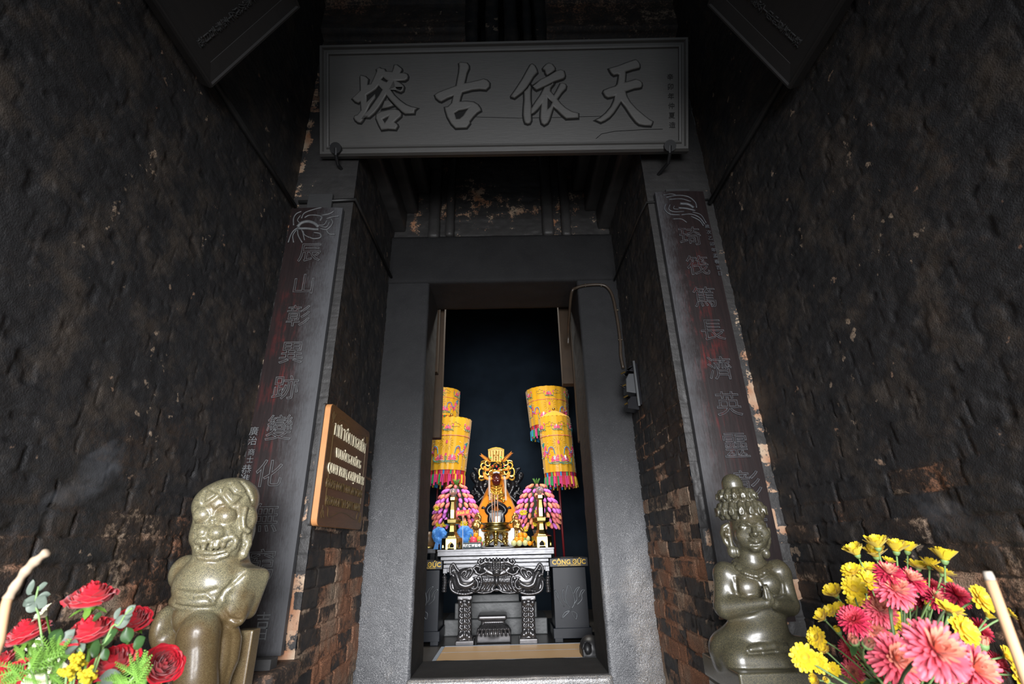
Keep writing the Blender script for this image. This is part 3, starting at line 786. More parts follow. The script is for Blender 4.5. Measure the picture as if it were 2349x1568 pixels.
# ================================================================== couplet boards on the pilasters
def couplet(nm, x0, x1, ztop, zbot, txt, small, dragon, mat, label, charmat):
    yb = PY-0.012; yf = 1.752
    root = thing('couplet_board', label, 'couplet board', ((x0+x1)/2, PY-0.02, zbot))
    # gently bowed plank
    G = []; n = 9
    for i in range(n):
        t = i/(n-1)*2-1; x = (x0+x1)/2+t*(x1-x0)/2
        G.append((x, yf+0.006*t*t))
    mb = MB()
    ring = [(x, y) for x, y in G]+[(x1, yb), (x0, yb)]
    P = [(x, y, zbot) for x, y in ring]; mb.poly(P, (0, 0, ztop-zbot))
    mb.build('plank', MT[mat], root)
    Mx = frame((0, yf-0.0005, 0), (1, 0, 0), 0, (0, -1, 0))
    for c, x, y in txt:
        p = at(x, y, yf)
        m1 = text_mesh(c, 0.100, 0.0012, 0.0); m1.transform(Matrix.Translation((p[0], p[2], 0.001)))
        m2 = text_mesh(c, 0.100, 0.0, 0.0013, fill='NONE', offset=0.0); m2.transform(Matrix.Translation((p[0], p[2], 0.002)))
        mm_ = join_meshes([m1], 'character'); mm_.transform(Mx); ch = link_mesh('character', mm_, MT[mat], root, False)
        mo = join_meshes([m2], 'character_outline'); mo.transform(Mx); link_mesh('character_outline', mo, MT[charmat], ch, False)
    ms = []
    for c, x, y, s in small:
        p = at(x, y, yf); m = text_mesh(c, s, 0.0008, 0.0); m.transform(Matrix.Translation((p[0], p[2], 0.001))); ms.append(m)
    if ms:
        me = join_meshes(ms, 'inscription'); me.transform(Mx); link_mesh('inscription', me, MT[charmat], root, False)
    d = MB()
    for pts, r in dragon:
        q = [at(x, y, yf) for x, y in pts]
        d.tube([tuple(p) for p in catmull(q, 4)], r*.75, 6, flat=0.8, up=(0, 1, 0))
    d.build('carved_phoenix', MT[charmat], root, smooth=True)
    return root
DRAG = [([(395,325),(415,270),(440,240),(470,225)],.004), ([(430,325),(425,280),(450,240)],.0035), ([(485,325),(460,280),(455,240)],.004), ([(500,310),(490,265),(480,240)],.003),
 ([(455,225),(480,200),(520,190),(560,200),(590,225)],.010), ([(460,235),(520,235),(560,240),(590,240)],.008), ([(480,170),(500,135),(560,112),(610,100)],.004), ([(500,165),(530,150),(580,150),(610,160),(600,185)],.004),
 ([(610,150),(660,140),(690,122)],.004), ([(640,172),(680,160),(720,155)],.0035), ([(600,235),(645,240),(680,200),(670,172)],.0035), ([(600,220),(640,225),(662,190)],.003), ([(590,212),(625,210),(645,180)],.003),
 ([(640,245),(660,270),(695,272)],.004), ([(560,260),(600,268),(602,292),(560,300),(530,290)],.004), ([(490,250),(500,275),(530,292)],.003), ([(430,215),(430,170),(448,140),(480,125)],.004), ([(470,200),(455,180),(475,150)],.003)]
DRL = [([(520+x/2.8, 440+y/2.8) for x, y in p], r) for p, r in DRAG]
DRR = [([(150,165),(230,150),(310,160),(360,200),(370,240)],.004), ([(170,180),(260,175),(330,195)],.0035), ([(150,210),(140,250),(180,285),(250,290)],.004), ([(180,215),(170,250),(210,268),(280,265)],.0035), ([(210,225),(205,245),(240,250)],.003), ([(250,210),(310,215),(350,240)],.009), ([(240,240),(300,245),(360,260)],.006),
 ([(260,290),(330,285),(390,310),(430,360)],.004), ([(330,300),(390,330),(420,370)],.0035), ([(200,320),(260,320),(300,345)],.003), ([(130,150),(180,140),(220,145)],.003), ([(340,270),(400,290),(440,350)],.003)]
DRR = [([(1480+x/3.1375, 400+y/3.1375) for x, y in p], r) for p, r in DRR]
MT['lacL'] = mat_lacquer('worn_lacquer', -0.045, 0.07, 7.0)
MT['lacR'] = mat_lacquer('worn_dusty_lacquer', -0.01, 0.09, -8.0)
MT['edgeL'] = simple('scraped_letter_edge', (0.125, 0.13, 0.135), 0.5, noise=0.5, nscale=60)
MT['edgeR'] = simple('scraped_letter_edge_dull', (0.085, 0.09, 0.10), 0.45, noise=0.5, nscale=60)
couplet('left', -0.940, -0.716, 2.143, 0.443, [('辰',711,582),('山',697,655),('彰',684,728),('異',669,812),('跡',655,893),('變',641,985),('化',617,1090),('無',607,1192),('窮',598,1300)],
        [('廣',583,990,.034),('治',580,1012,.034),('商',577,1038,.026),('士',574,1055,.026),('恭',566,1078,.036),('進',562,1100,.036),('吉',604,1425,.05),('日',602,1455,.04)], DRL, 'lacL',
        'dark red lacquered couplet board on the left pilaster behind the monster statue', 'edgeL')
couplet('right', 0.688, 0.908, 2.205, 0.50, [('琦',1583,545),('筏',1601,612),('篤',1617,685),('長',1634,760),('濟',1652,848),('英',1671,930),('靈',1688,1025),('彰',1716,1115),('海',1735,1220)],
        [(c, 1622+i*3.7, 520+i*13.5, .022) for i, c in enumerate('歲次乙卯年孟春吉日')], DRR, 'lacR',
        'bluish black couplet board on the right pilaster behind the praying statue', 'edgeR')

# ================================================================== the two stone guardians
def on_ell(px, py, c, r, out=0.0):
    d = ray(px, py); o = (CAMP-c)/r; dd = d/r
    a = dd@dd; b = 2*(o@dd); cc = o@o-1; q = b*b-4*a*cc
    t = (-b-math.sqrt(q))/(2*a) if q > 0 else -b/(2*a)
    p = CAMP+d*t; n = (p-c)/(r*r); n /= np.linalg.norm(n)
    return p+n*out
MT['granL'] = mat_granite('olive_granite', (0.028, 0.031, 0.028), (0.14, 0.135, 0.092), (0.46, 0.40, 0.22), (0.13, 0.062, 0.010), 0.54, 0.74)
MT['granR'] = mat_granite('grey_granite', (0.010, 0.0115, 0.0105), (0.044, 0.044, 0.033), (0.13, 0.112, 0.058), (0.07, 0.045, 0.014), 0.58, 0.82)
MT['ped'] = mat_granite('dark_granite', (0.016, 0.018, 0.017), (0.055, 0.053, 0.042), (0.11, 0.098, 0.06), (0.05, 0.028, 0.01), 0.6, 0.9)

def zl(x, y, Y): return at(340+x/3.213, 1080+y/3.213, Y)
s = SDF(0.0030)
L_ = lambda x, y: (340+x/3.213, 1080+y/3.213)
HC = zl(572, 250, 1.420); HR = np.array([.080, .085, .066])
s.ell(HC, HR, .01)
s.ell(zl(640, 180, 1.43), (.055, .07, .046), .02)
s.ell(zl(555, 430, 1.410), (.080, .070, .060), .02)
s.ell(zl(475, 490, 1.375), (.053, .048, .036), .02)
s.ell(zl(520, 590, 1.385), (.060, .055, .026), .015)
s.ell(zl(665, 520, 1.405), (.028, .045, .046), .015)
# neck and trunk
s.cap(zl(560, 600, 1.42), zl(480, 740, 1.40), .055, .065, .015)
s.ell(zl(455, 830, 1.395), (.088, .072, .062), .02)
s.ell(zl(420, 945, 1.392), (.082, .070, .032), .005)
s.ell(zl(400, 1060, 1.395), (.068, .062, .055), .008)
s.ell(zl(520, 900, 1.455), (.085, .05, .12), .03)
s.ell(zl(285, 750, 1.43), (.040, .045, .045), .02)
# upper arm ending in a cut stump
Ra = Matrix.Rotation(rad(14), 3, 'Y') @ Matrix.Rotation(rad(-18), 3, 'Z')
s.box(zl(675, 885, 1.425), (.043, .052, .062), .022, .010, np.array(Ra))
s.cap(zl(660, 960, 1.41), zl(655, 1075, 1.405), .034, .022, .010)
s.cap(zl(590, 960, 1.40), zl(600, 1060, 1.40), .028, .014, .010)
# legs
s.ell(zl(140, 1150, 1.425), (.030, .05, .052), .01)
s.cap(zl(140, 1190, 1.42), zl(150, 1420, 1.40), .028, .03, .01)
s.ell(zl(375, 1190, 1.340), (.044, .045, .046), .008)
s.cap(zl(372, 1220, 1.345), zl(350, 1560, 1.335), .0455, .044, .01)
s.cap(zl(350, 1560, 1.335), zl(340, 1760, 1.32), .044, .05, .01)
s.line([zl(585, 1130, 1.42), zl(610, 1250, 1.415), zl(590, 1400, 1.41), zl(540, 1540, 1.40), zl(500, 1700, 1.40)], [.016, .020, .020, .020, .022], .003)
s.line([zl(520, 1130, 1.40), zl(540, 1260, 1.395), zl(525, 1420, 1.39), zl(490, 1600, 1.385)], [.018, .021, .021, .022], .003)
s.ell(zl(420, 1330, 1.42), (.08, .06, .09), .02)
sb = zl(700, 1390, 1.485)
s.box((sb[0], sb[1], sb[2]-0.03), (.024, .022, .10), .003, .004)
s.freeze()
hL = lambda x, y, push=0.0: s.hit(*L_(x, y), push)
add = []
# bulging eyes, bridge boss, nostrils
for x, y, r_, o in ((408, 322, .0250, .0115), (570, 336, .0275, .0130)): add.append(('e', hL(x, y, o), (r_, r_*.9, r_*.97), .0012))
add.append(('e', hL(474, 364, .002), (.0085,)*3, .0015))
add.append(('e', hL(402, 450, .005), (.0150, .014, .0145), .0015)); add.append(('e', hL(500, 455, .006), (.0215, .018, .0175), .0015)); add.append(('e', hL(580, 450, .008), (.016, .014, .014), .006))
for cx, cy, r_ in ((408, 322, 78), (570, 336, 86)):
    s.line([hL(cx+r_*math.cos(a), cy+r_*math.sin(a)*.97) for a in np.linspace(-2.9, 3.0, 15)], .0036, .002, True)
for q in add: s.ell(q[1], q[2], q[3])
# open mouth with teeth, lips and curled corner
s.line([hL(365, 552, .0), hL(420, 560, .0), hL(500, 562, .0), hL(570, 545, .0), hL(612, 515, .002)], [.0105, .0145, .0150, .0140, .0100], .002, True)
for x, y, w_ in ((370, 552, .0050), (412, 552, .0066), (468, 550, .0066), (508, 546, .0074), (556, 538, .0066)): s.ell(hL(x, y, .0035), (w_, .008, .0115), .001)
s.ell(hL(398, 515, .006), (.020, .013, .0105), .002)
s.line([hL(452, 505, .002), hL(520, 520, .001), hL(580, 495, .001), hL(625, 482, .001), hL(650, 512, .001), hL(630, 560, .001), hL(590, 590, .001)], [.0050, .0062, .0066, .0068, .0070, .0066, .0060], .002)
s.line([hL(362, 588, .001), hL(420, 602, .0), hL(490, 606, .0), hL(560, 590, .0), hL(600, 572, .001)], .0062, .002)
s.line([hL(375, 628, .002), hL(430, 644, .001), hL(500, 642, .001), hL(575, 615, .002)], .0068, .003)
s.line([hL(360, 607, .0), hL(430, 624, .0), hL(500, 624, .0), hL(580, 603, .0)], .0026, .003, True)
# eye sockets and brow lines
for q in ( [(345, 420), (360, 440), (350, 480)], [(650, 250), (665, 340), (650, 400)]):
    s.line([hL(x, y) for x, y in q], .0026, .004, True)
# ear with cavity and jaw strap
s.ell(zl(738, 362, 1.402), (.0205, .026, .036), .004)
s.line([zl(715, 275, 1.375), zl(700, 340, 1.370), zl(705, 410, 1.372), zl(735, 440, 1.38)], .0075, .003)
s.ell(zl(757, 360, 1.374), (.0120, .020, .0225), .003, sub=True)
s.line([zl(738, 455, 1.405), zl(732, 540, 1.40), zl(705, 612, 1.395), zl(690, 625, 1.395)], .0105, .002)
s.line([hL(705, 470), hL(700, 540), hL(678, 600)], .0065, .003, True)
# crest grooves
for q in ([(395, 250), (440, 232), (535, 165), (600, 90)], [(535, 165), (585, 225), (622, 262)], [(600, 105), (640, 155), (700, 172), (735, 160)], [(622, 262), (660, 240), (722, 180)], [(415, 150), (402, 200), (395, 250)], [(690, 80), (735, 140), (762, 215)], [(470, 130), (535, 165)]):
    s.line([hL(x, y) for x, y in q], .0058, .003, True)
# chest folds
s.line([hL(705, 745), hL(625, 815), hL(560, 885), hL(515, 960), hL(508, 1005)], .0042, .006, True)
s.line([hL(215, 885), hL(300, 900), hL(400, 905), hL(500, 872)], .0034, .006, True)
s.line([hL(330, 930), hL(420, 900), hL(470, 950), hL(480, 1000)], .0022, .004, True)
s.line([hL(190, 985), hL(300, 1005), hL(420, 1010), hL(500, 1000)], .0034, .005, True)
s.line([hL(555, 1030), hL(600, 1090), hL(680, 1100)], .004, .004, True)
bz = 0.39
s.box((-0.735, 1.42, bz-0.03), (.155, .155, .032), .006, .006)
lion = thing('monster_statue', 'seated olive granite monster statue with bulging eyes and bared teeth before the left pilaster', 'statue', (-0.72, 1.41, bz-0.062))
me = s.mesh('body')
co = np.empty(len(me.vertices)*3, np.float32); me.vertices.foreach_get('co', co); co = co.reshape(-1, 3)
set_attr(me, 'stain', 0.02+0.34*(1-sstep(0.50, 0.68, co[:, 2]))-0.06*sstep(0.8, 0.9, co[:, 2]))
link_mesh('body', me, MT['granL'], lion)
def pedestal(x0, x1, y0, y1, ztop, label):
    r = thing('pedestal', label, 'pedestal', ((x0+x1)/2, (y0+y1)/2, 0))
    MB().mm(x0, x1, y0, y1, 0, ztop-0.05).build('shaft', MT['ped'], r, bevel=.006)
    MB().mm(x0-.015, x1+.015, y0-.015, y1+.015, ztop-0.05, ztop).build('cap', MT['ped'], r, bevel=.008)
pedestal(-0.88, -0.59, 1.275, 1.575, bz-0.062, 'dark granite pedestal under the seated monster statue')

def zr(x, y, Y): return at(1580+x/3.213, 1080+y/3.213, Y)
s = SDF(0.0025)
R_ = lambda x, y: (1580+x/3.213, 1080+y/3.213)
s.ell(zr(320, 100, 1.42), (.0285, .0285, .030), .006)
c0 = zr(350, 180, 1.42)
s.ell(c0, (.044, .044, .026), .004)
c1_ = zr(380, 287, 1.42)
s.ell(c1_, (.0535, .0535, .036), .004)
def leaves(c, rr, hgt, n_, w_, ph):
    for k in range(n_):
        a = 2*math.pi*(k+ph)/n_; ca, sa = math.cos(a), math.sin(a); t_ = np.array([-sa, ca, 0]); e_ = np.array([ca, sa, 0]); z_ = np.array([0, 0, 1.])
        if sa > .45: continue
        s.line([c+e_*(rr-.003)-z_*hgt*.42, c+e_*(rr+.003)-z_*hgt*.05, c+e_*(rr-.0015)+z_*hgt*.32, c+e_*(rr-.008)+z_*hgt*.50], [w_*.75, w_, w_*.70, w_*.25], .0012)
        B = c+e_*(rr+.003+w_*.92)-z_*hgt*.14
        for sg in (-1, 1):
            s.line([B+z_*hgt*.28+t_*sg*w_*.12, B+z_*hgt*.08+t_*sg*w_*.50, B-z_*hgt*.10+t_*sg*w_*.55, B-z_*hgt*.20+t_*sg*w_*.28, B-z_*hgt*.10+t_*sg*w_*.12], w_*.20, .0006)
leaves(c0, .0430, .034, 15, .0088, 0); leaves(c1_, .0535, .044, 16, .0102, 0)
FC = zr(436, 432, 1.410); FR = np.array([.0450, .060, .056])
s.ell(FC, FR, .006)
s.ell(zr(452, 508, 1.402), (.0375, .050, .030), .016)
s.ell(zr(492, 568, 1.366), (.013, .012, .009), .010)
s.cap(zr(448, 570, 1.415), zr(470, 720, 1.418), .0320, .035, .008)
# shoulders, chest, arms
s.ell(zr(462, 815, 1.42), (.080, .045, .043), .02)
s.ell(zr(268, 760, 1.42), (.030, .033, .032), .02); s.ell(zr(660, 745, 1.41), (.029, .030, .032), .02)
s.ell(zr(460, 890, 1.41), (.064, .046, .06), .02)
s.ell(zr(440, 862, 1.378), (.028, .018, .024), .018); s.ell(zr(606, 832, 1.374), (.023, .017, .022), .018)
s.cap(zr(258, 780, 1.42), zr(258, 985, 1.408), .0240, .025, .010); s.cap(zr(690, 765, 1.41), zr(738, 975, 1.398), .0210, .0225, .010)
s.cap(zr(268, 1005, 1.402), zr(570, 968, 1.338), .0265, .0130, .008); s.cap(zr(735, 990, 1.395), zr(632, 975, 1.340), .0245, .0130, .008)
# waist, belly, lap
s.ell(zr(520, 1090, 1.412), (.062, .047, .06), .02)
s.ell(zr(510, 1190, 1.405), (.072, .058, .045), .02)
s.ell(zr(440, 1285, 1.42), (.096, .065, .05), .025)
s.ell(zr(360, 1370, 1.42), (.062, .07, .052), .02)
s.cap(zr(380, 1400, 1.375), zr(650, 1420, 1.365), .042, .036, .012)
s.cap(zr(600, 1300, 1.41), zr(850, 1345, 1.40), .042, .034, .015)
s.cap(zr(850, 1345, 1.40), zr(930, 1420, 1.40), .034, .028, .012)
s.freeze()
hR = lambda x, y, push=0.0: s.hit(*R_(x, y), push)
# face
s.line([hR(366, 396), hR(400, 378, .0005), hR(435, 384), hR(464, 404)], [.0018, .0030, .0032, .0026], .003)
s.line([hR(490, 404), hR(514, 380), hR(542, 373, .0005), hR(566, 388)], [.0026, .0032, .0030, .0018], .003)
for ex, ey, w_ in ((408, 412, .0125), (527, 405, .0110)):
    s.ell(hR(ex, ey+2, .0040), (w_, .0065, .0075), .002)
    s.line([hR(ex-34, ey+6, .0008), hR(ex-5, ey+12, -.0012), hR(ex+34, ey+4, .0005)], .0012, .0012, True)
    s.line([hR(ex-34, ey-6, .001), hR(ex, ey-13, .001), hR(ex+34, ey-4, .001)], .0012, .0015, True)
n0, n1, n2 = hR(476, 396, .001), hR(482, 430, -.0035), hR(490, 462, -.0075)
s.line([n0, n1, n2], [.0035, .0048, .0080], .004)
s.ell(hR(466, 470, -.001), (.0066, .0065, .0052), .003); s.ell(hR(519, 462, -.001), (.0064, .0065, .0052), .003)
s.line([hR(452, 478), hR(432, 505), hR(428, 530)], .0016, .004, True); s.line([hR(530, 470), hR(548, 495), hR(550, 515)], .0016, .004, True)
s.ell(hR(400, 478, .010), (.017, .012, .015), .012); s.ell(hR(560, 460, .009), (.012, .011, .014), .012)
s.line([hR(446, 498, .001), hR(478, 492, -.001), hR(494, 497, -.0005), hR(510, 489, -.001), hR(546, 488, .001)], [.0020, .0044, .0038, .0044, .0020], .0015)
s.line([hR(458, 510, .001), hR(496, 521, -.001), hR(536, 501, .001)], [.0028, .0058, .0028], .0015)
s.line([hR(444, 500), hR(494, 506, -.003), hR(550, 491)], .0013, .0015, True)
s.line([hR(462, 540), hR(494, 546), hR(528, 532)], .0022, .005, True)
# ears with heavy lobes and rings
s.line([zr(285, 395, 1.40), zr(258, 415, 1.405), zr(250, 460, 1.41), zr(270, 520, 1.408), zr(300, 560, 1.405)], [.006, .0075, .0075, .0065, .006], .002)
s.line([zr(295, 415, 1.40), zr(298, 470, 1.398), zr(312, 540, 1.40), zr(330, 575, 1.40)], [.005, .006, .0055, .005], .002)
s.ell(zr(268, 465, 1.402), (.005, .01, .009), .002)
s.ell(zr(318, 592, 1.402), (.0125, .012, .016), .003); s.ell(zr(354, 594, 1.395), (.007, .009, .013), .002)
s.line([zr(584, 430, 1.40), zr(588, 520, 1.395), zr(575, 580, 1.388)], [.006, .006, .006], .003)
s.ell(zr(568, 606, 1.382), (.011, .011, .013), .003)
# garment edge and arm lines
s.line([hR(375, 735), hR(470, 775), hR(528, 820), hR(540, 850)], .0022, .003)
s.line([hR(345, 790), hR(350, 850), hR(360, 905)], .0030, .006, True); s.line([hR(665, 770), hR(690, 830), hR(700, 900)], .0028, .006, True)
s.line([hR(370, 915), hR(450, 930), hR(520, 925), hR(545, 905)], .0030, .005, True)
# praying hands: palm, four fingers and a thumb on each, pressed together
for side, dx in ((-1, 0), (1, 27)):
    s.ell(zr(574+dx, 935, 1.336), (.0068, .014, .017), .003)
    for f in range(4):
        ln = (0, 16, 12, -6)[f]
        b = zr(572+dx, 938, 1.345-.0062*f); mid = zr(563+dx*.8, 885, 1.345-.0060*f); tip = zr(552+dx*.72, 838-ln*.5+8, 1.345-.0056*f)
        s.line([b, mid, tip], [.0047, .0044, .0032], .0009)
    s.line([zr(572+dx, 935, 1.352), zr(563+dx, 900, 1.3585), zr(556+dx*.8, 876, 1.358)], [.0052, .0045, .0034], .0012)
# lap: crossing foot
s.line([hR(455, 1318, .004), hR(530, 1305, .003), hR(620, 1290, .004), hR(700, 1300, .006)], [.009, .011, .012, .013], .003)
for k in range(4): s.ell(hR(458+2*k, 1306+8*k, .001), (.005, .005, .0038), .001)
s.line([hR(440, 1345), hR(540, 1340), hR(640, 1330)], .0028, .005, True)
s.line([zr(740, 1390, 1.35), zr(820, 1400, 1.35), zr(900, 1430, 1.36)], [.012, .014, .012], .006)
# necklace of drop beads
nk = [(338, 660), (352, 686), (374, 710), (402, 731), (434, 747), (466, 758), (498, 762), (528, 752), (554, 736), (577, 714), (593, 690)]
s.line([hR(x+6, y-20, -.003) for x, y in nk], .0044, .001)
for i, (x, y) in enumerate(nk):
    fan = (i-5)*2.2
    s.cap(hR(x+5, y-12, -.004), hR(x-fan*-1*.6, y+13, -.004), .0044, .0062, .0005)
    if i+1 < len(nk):
        x2, y2 = (x+nk[i+1][0])/2, (y+nk[i+1][1])/2; s.cap(hR(x2+5, y2-12, -.004), hR(x2+fan*.6, y2+13, -.004), .0044, .0062, .0005)
s.box((0.672, 1.412, 0.440), (.158, .115, .026), .004, .004)
gd = thing('praying_statue', 'dark grey granite kneeling praying statue with tiered headdress before the right pilaster', 'statue', (0.67, 1.41, 0.414))
me = s.mesh('body')
co = np.empty(len(me.vertices)*3, np.float32); me.vertices.foreach_get('co', co); co = co.reshape(-1, 3)
set_attr(me, 'stain', 0.04+0.03*sstep(0.6, 0.7, co[:, 2]))
link_mesh('body', me, MT['granR'], gd)
pedestal(0.535, 0.81, 1.315, 1.51, 0.414, 'dark granite pedestal under the kneeling praying statue')

# ================================================================== the shrine room
def zs(x, y, Y): return at(960+x/3.92, 860+y/3.92, Y)
def za(x, y, Y): return at(940+x/4.261, 1200+y/4.261, Y)
MT['altar'] = NT('black_lacquer_wood').m
_t = NT('silvered_black_lacquer'); _g = _t.noise(7, 5, 0.6, vec=_t.map((4, 25, 25)))
_t.set(Base_Color=_t.mix(_g, (0.035, 0.035, 0.037), (0.17, 0.17, 0.178)), Roughness=_t.ramp(_g, [(0.3, 0.25), (0.7, 0.45)]), Metallic=0.65, Specular_IOR_Level=0.7); _t.bump(_g, 0.0008, 0.5); MT['altar'] = _t.m
MT['carvealt'] = simple('carved_black_lacquer', (0.075, 0.073, 0.076), 0.28, 0.6, 0.7, 0.5, 40)
MT['brass'] = simple('polished_brass', (0.50, 0.385, 0.14), 0.27, 1.0, noise=0.15, nscale=30)
MT['gold'] = simple('gilt', (0.85, 0.48, 0.08), 0.25, 0.85, noise=0.25, nscale=80)
MT['oldgold'] = simple('antique_gilt', (0.42, 0.24, 0.07), 0.33, 0.8, noise=0.4, nscale=90)
MT['yellow'] = simple('yellow_satin', (0.74, 0.385, 0.006), 0.42, noise=0.12, nscale=8, sheen=0.3)
MT['orange'] = simple('orange_satin', (0.95, 0.30, 0.008), 0.45, sheen=0.3)
MT['maroon'] = simple('dark_red_lacquer', (0.085, 0.012, 0.010), 0.2, coat=0.5)
MT['pole'] = simple('red_lacquer_pole', (0.16, 0.012, 0.016), 0.3)
MT['gloss'] = simple('glossy_black', (0.008, 0.008, 0.010), 0.25, spec=0.35)
MT['pink'] = simple('pink_embroidery', (0.85, 0.10, 0.22), 0.5, noise=0.3, nscale=120)
MT['teal'] = simple('teal_embroidery', (0.02, 0.28, 0.26), 0.45, noise=0.4, nscale=120)
MT['blueemb'] = simple('blue_embroidery', (0.06, 0.28, 0.55), 0.45, noise=0.4, nscale=120)
MT['grey'] = simple('grey_outline_stitch', (0.30, 0.24, 0.10), 0.6)
MT['sequin'] = simple('silver_sequins', (0.85, 0.9, 0.95), 0.25, 0.6)
FR = [simple('tassel_'+n, c, 0.6) for n, c in (('magenta', (.65, .04, .22)), ('blue', (.02, .28, .60)), ('red', (.55, .03, .04)), ('green', (.02, .28, .08)), ('yellow', (.85, .55, .03)))]
MT['violet'] = simple('violet_petal', (0.72, 0.20, 0.70), 0.55); MT['coral'] = simple('coral_petal', (0.90, 0.22, 0.22), 0.55); MT['peach'] = simple('peach_petal', (0.92, 0.36, 0.18), 0.55)
MT['yelfl'] = simple('yellow_petal', (0.80, 0.62, 0.03), 0.55); MT['dkgreen'] = simple('dark_leaf', (0.03, 0.05, 0.02), 0.6, noise=0.4)
MT['white'] = simple('white_porcelain', (0.80, 0.80, 0.80), 0.25); MT['orangefruit'] = simple('orange_peel', (0.95, 0.33, 0.01), 0.4, noise=0.08, nscale=200, bump=0.0006)
MT['dragonfruit'] = simple('dragon_fruit_skin', (0.80, 0.07, 0.13), 0.4, noise=0.3, nscale=25); MT['melon'] = simple('pale_melon_skin', (0.66, 0.66, 0.30), 0.45, noise=0.15, nscale=60)
MT['pomelo'] = simple('green_peel', (0.22, 0.36, 0.05), 0.4, noise=0.15, nscale=80); MT['leaf'] = simple('fresh_leaf', (0.10, 0.28, 0.05), 0.4, noise=0.25)
MT['incense'] = simple('incense_stick', (0.55, 0.30, 0.20), 0.7); MT['redtag'] = simple('red_paper', (0.80, 0.05, 0.06), 0.5); MT['yellowink'] = simple('yellow_ink', (0.95, 0.75, 0.05), 0.5)
MT['goldink'] = simple('gold_lettering', (0.80, 0.50, 0.03), 0.45); MT['plate'] = simple('slate_nameplate', (0.05, 0.065, 0.075), 0.3); MT['stonegrey'] = simple('grey_stone', (0.085, 0.09, 0.092), 0.45, noise=0.4, nscale=18, bump=0.003)
MT['boxblack'] = simple('black_varnished_wood', (0.008, 0.011, 0.017), 0.42, noise=0.3, nscale=12, spec=0.3)
MT['relief'] = simple('rubbed_relief', (0.10, 0.11, 0.12), 0.3, 0.3)
_t = NT('blue_tulle'); _t.set(Base_Color=(0.10, 0.34, 0.80), Roughness=0.6, Alpha=0.82); MT['tulle'] = _t.m
_t = NT('clear_glass'); _t.set(Base_Color=(0.95, 0.97, 0.97), Roughness=0.03, Transmission_Weight=0.9, IOR=1.3); MT['glass'] = _t.m
_t = NT('gauze_ribbon'); _t.set(Base_Color=(0.75, 0.70, 0.62), Roughness=0.5, Alpha=0.6); MT['gauze'] = _t.m

# ---- mat
_t = NT('woven_straw'); _w = _t.n('ShaderNodeTexWave', i_Vector=_t.co, i_Scale=55.0, i_Distortion=0.6); _n = _t.noise(5, 4)
_t.set(Base_Color=_t.mix(_t.math('MULTIPLY', _w.outputs['Fac'], 0.6), _t.mix(_n, (0.40, 0.25, 0.13), (0.52, 0.36, 0.20)), (0.30, 0.19, 0.10)), Roughness=0.45); MT['straw'] = _t.m
MT['binding'] = simple('grey_blue_binding', (0.22, 0.25, 0.30), 0.7, noise=0.2, nscale=60)
MT['board_dim'] = simple('pale_reflective_cap', (0.3, 0.3, 0.31), 0.3)
mx0, mx1, my0, my1 = -0.405, 0.60, JB+0.005, 3.265
r = thing('floor_mat', 'tan woven straw mat with grey binding on the floor behind the door sill', 'mat', ((mx0+mx1)/2, (my0+my1)/2, CF))
MB().mm(mx0+.02, mx1-.02, my0+.015, my1-.012, CF, CF+.005).build('weave', MT['straw'], r)
b = MB(); b.mm(mx0, mx0+.02, my0, my1, CF, CF+.007); b.mm(mx1-.02, mx1, my0, my1, CF, CF+.007); b.mm(mx0, mx1, my0, my0+.018, CF, CF+.007); b.mm(mx0, mx1, my1-.013, my1, CF, CF+.007)
b.build('binding', MT['binding'], r)
MB().mm(mx0+.02, mx1-.02, 3.09, 3.094, CF+.005, CF+.0058).build('fold_line', MT['binding'], r)
s = SDF(.006); p = za(1755, 1300, 2.93)
s.ell((p[0]+.012, 2.945, CF+.045), (.055, .06, .05), .01).box((p[0]+.02, 2.95, CF+.02), (.06, .065, .022), .006, .01).ell((p[0]-.01, 2.90, CF+.04), (.02, .02, .028), .003, sub=True)
tag(link_mesh('carved_stone', s.mesh('carved_stone'), MT['black']), 'small rounded black carved stone on the mat by the right door jamb', 'stone')

# ---- altar table
AY = 3.29
ax = lambda x: float(za(x, 400, AY)[0])
azl = lambda y: float(za(840, y, AY)[2])
acx = ax(843)
al = thing('altar_table', 'black and silver carved altar table with a monster face apron behind the straw mat', 'altar table', (acx, AY+.25, CF))
ZT = azl(244)
al.location.z = CF
top = MB().mm(ax(266), ax(1418), AY-.02, AY+.80, ZT-.012, ZT)
top.build('table_top', MT['altar'], al, bevel=.002)
md = MB()
for x0, x1, y0, y1, dy in ((268, 1416, 256, 310, -.015), (298, 1390, 314, 350, 0), (326, 1362, 352, 384, .012), (326, 1362, 390, 428, .012), (345, 1345, 384, 470, .03), (322, 366, 428, 480, .015), (1322, 1366, 428, 480, .015)):
    md.mm(ax(x0), ax(x1), AY+dy, AY+.77-dy, azl(y1), azl(y0))
md.build('moulded_frieze', MT['altar'], al, bevel=.0025)
def half_tube(S, pts, r, Y0=AY, k=.003):
    S.line([za(x, y, Y0) for x, y in pts], r, k)
s = SDF(.0032)
PXm = 1/1483.0
def apt(x, y, dy=0): return za(x, y, AY+dy)
def mirror(pts): return [(2*848-x, y) for x, y in pts]
# backing of the apron: lobed edge
for x, y, rx, rz in ((848, 560, .30, .055), (560, 560, .11, .075), (1136, 560, .11, .075), (700, 600, .1, .045), (996, 600, .1, .045), (848, 480, .16, .06)):
    s.ell(apt(x, y, .035), (rx, .022, rz), .01)
s.ell(apt(848, 690, .02), (.055, .05, .055), .006, sub=True)
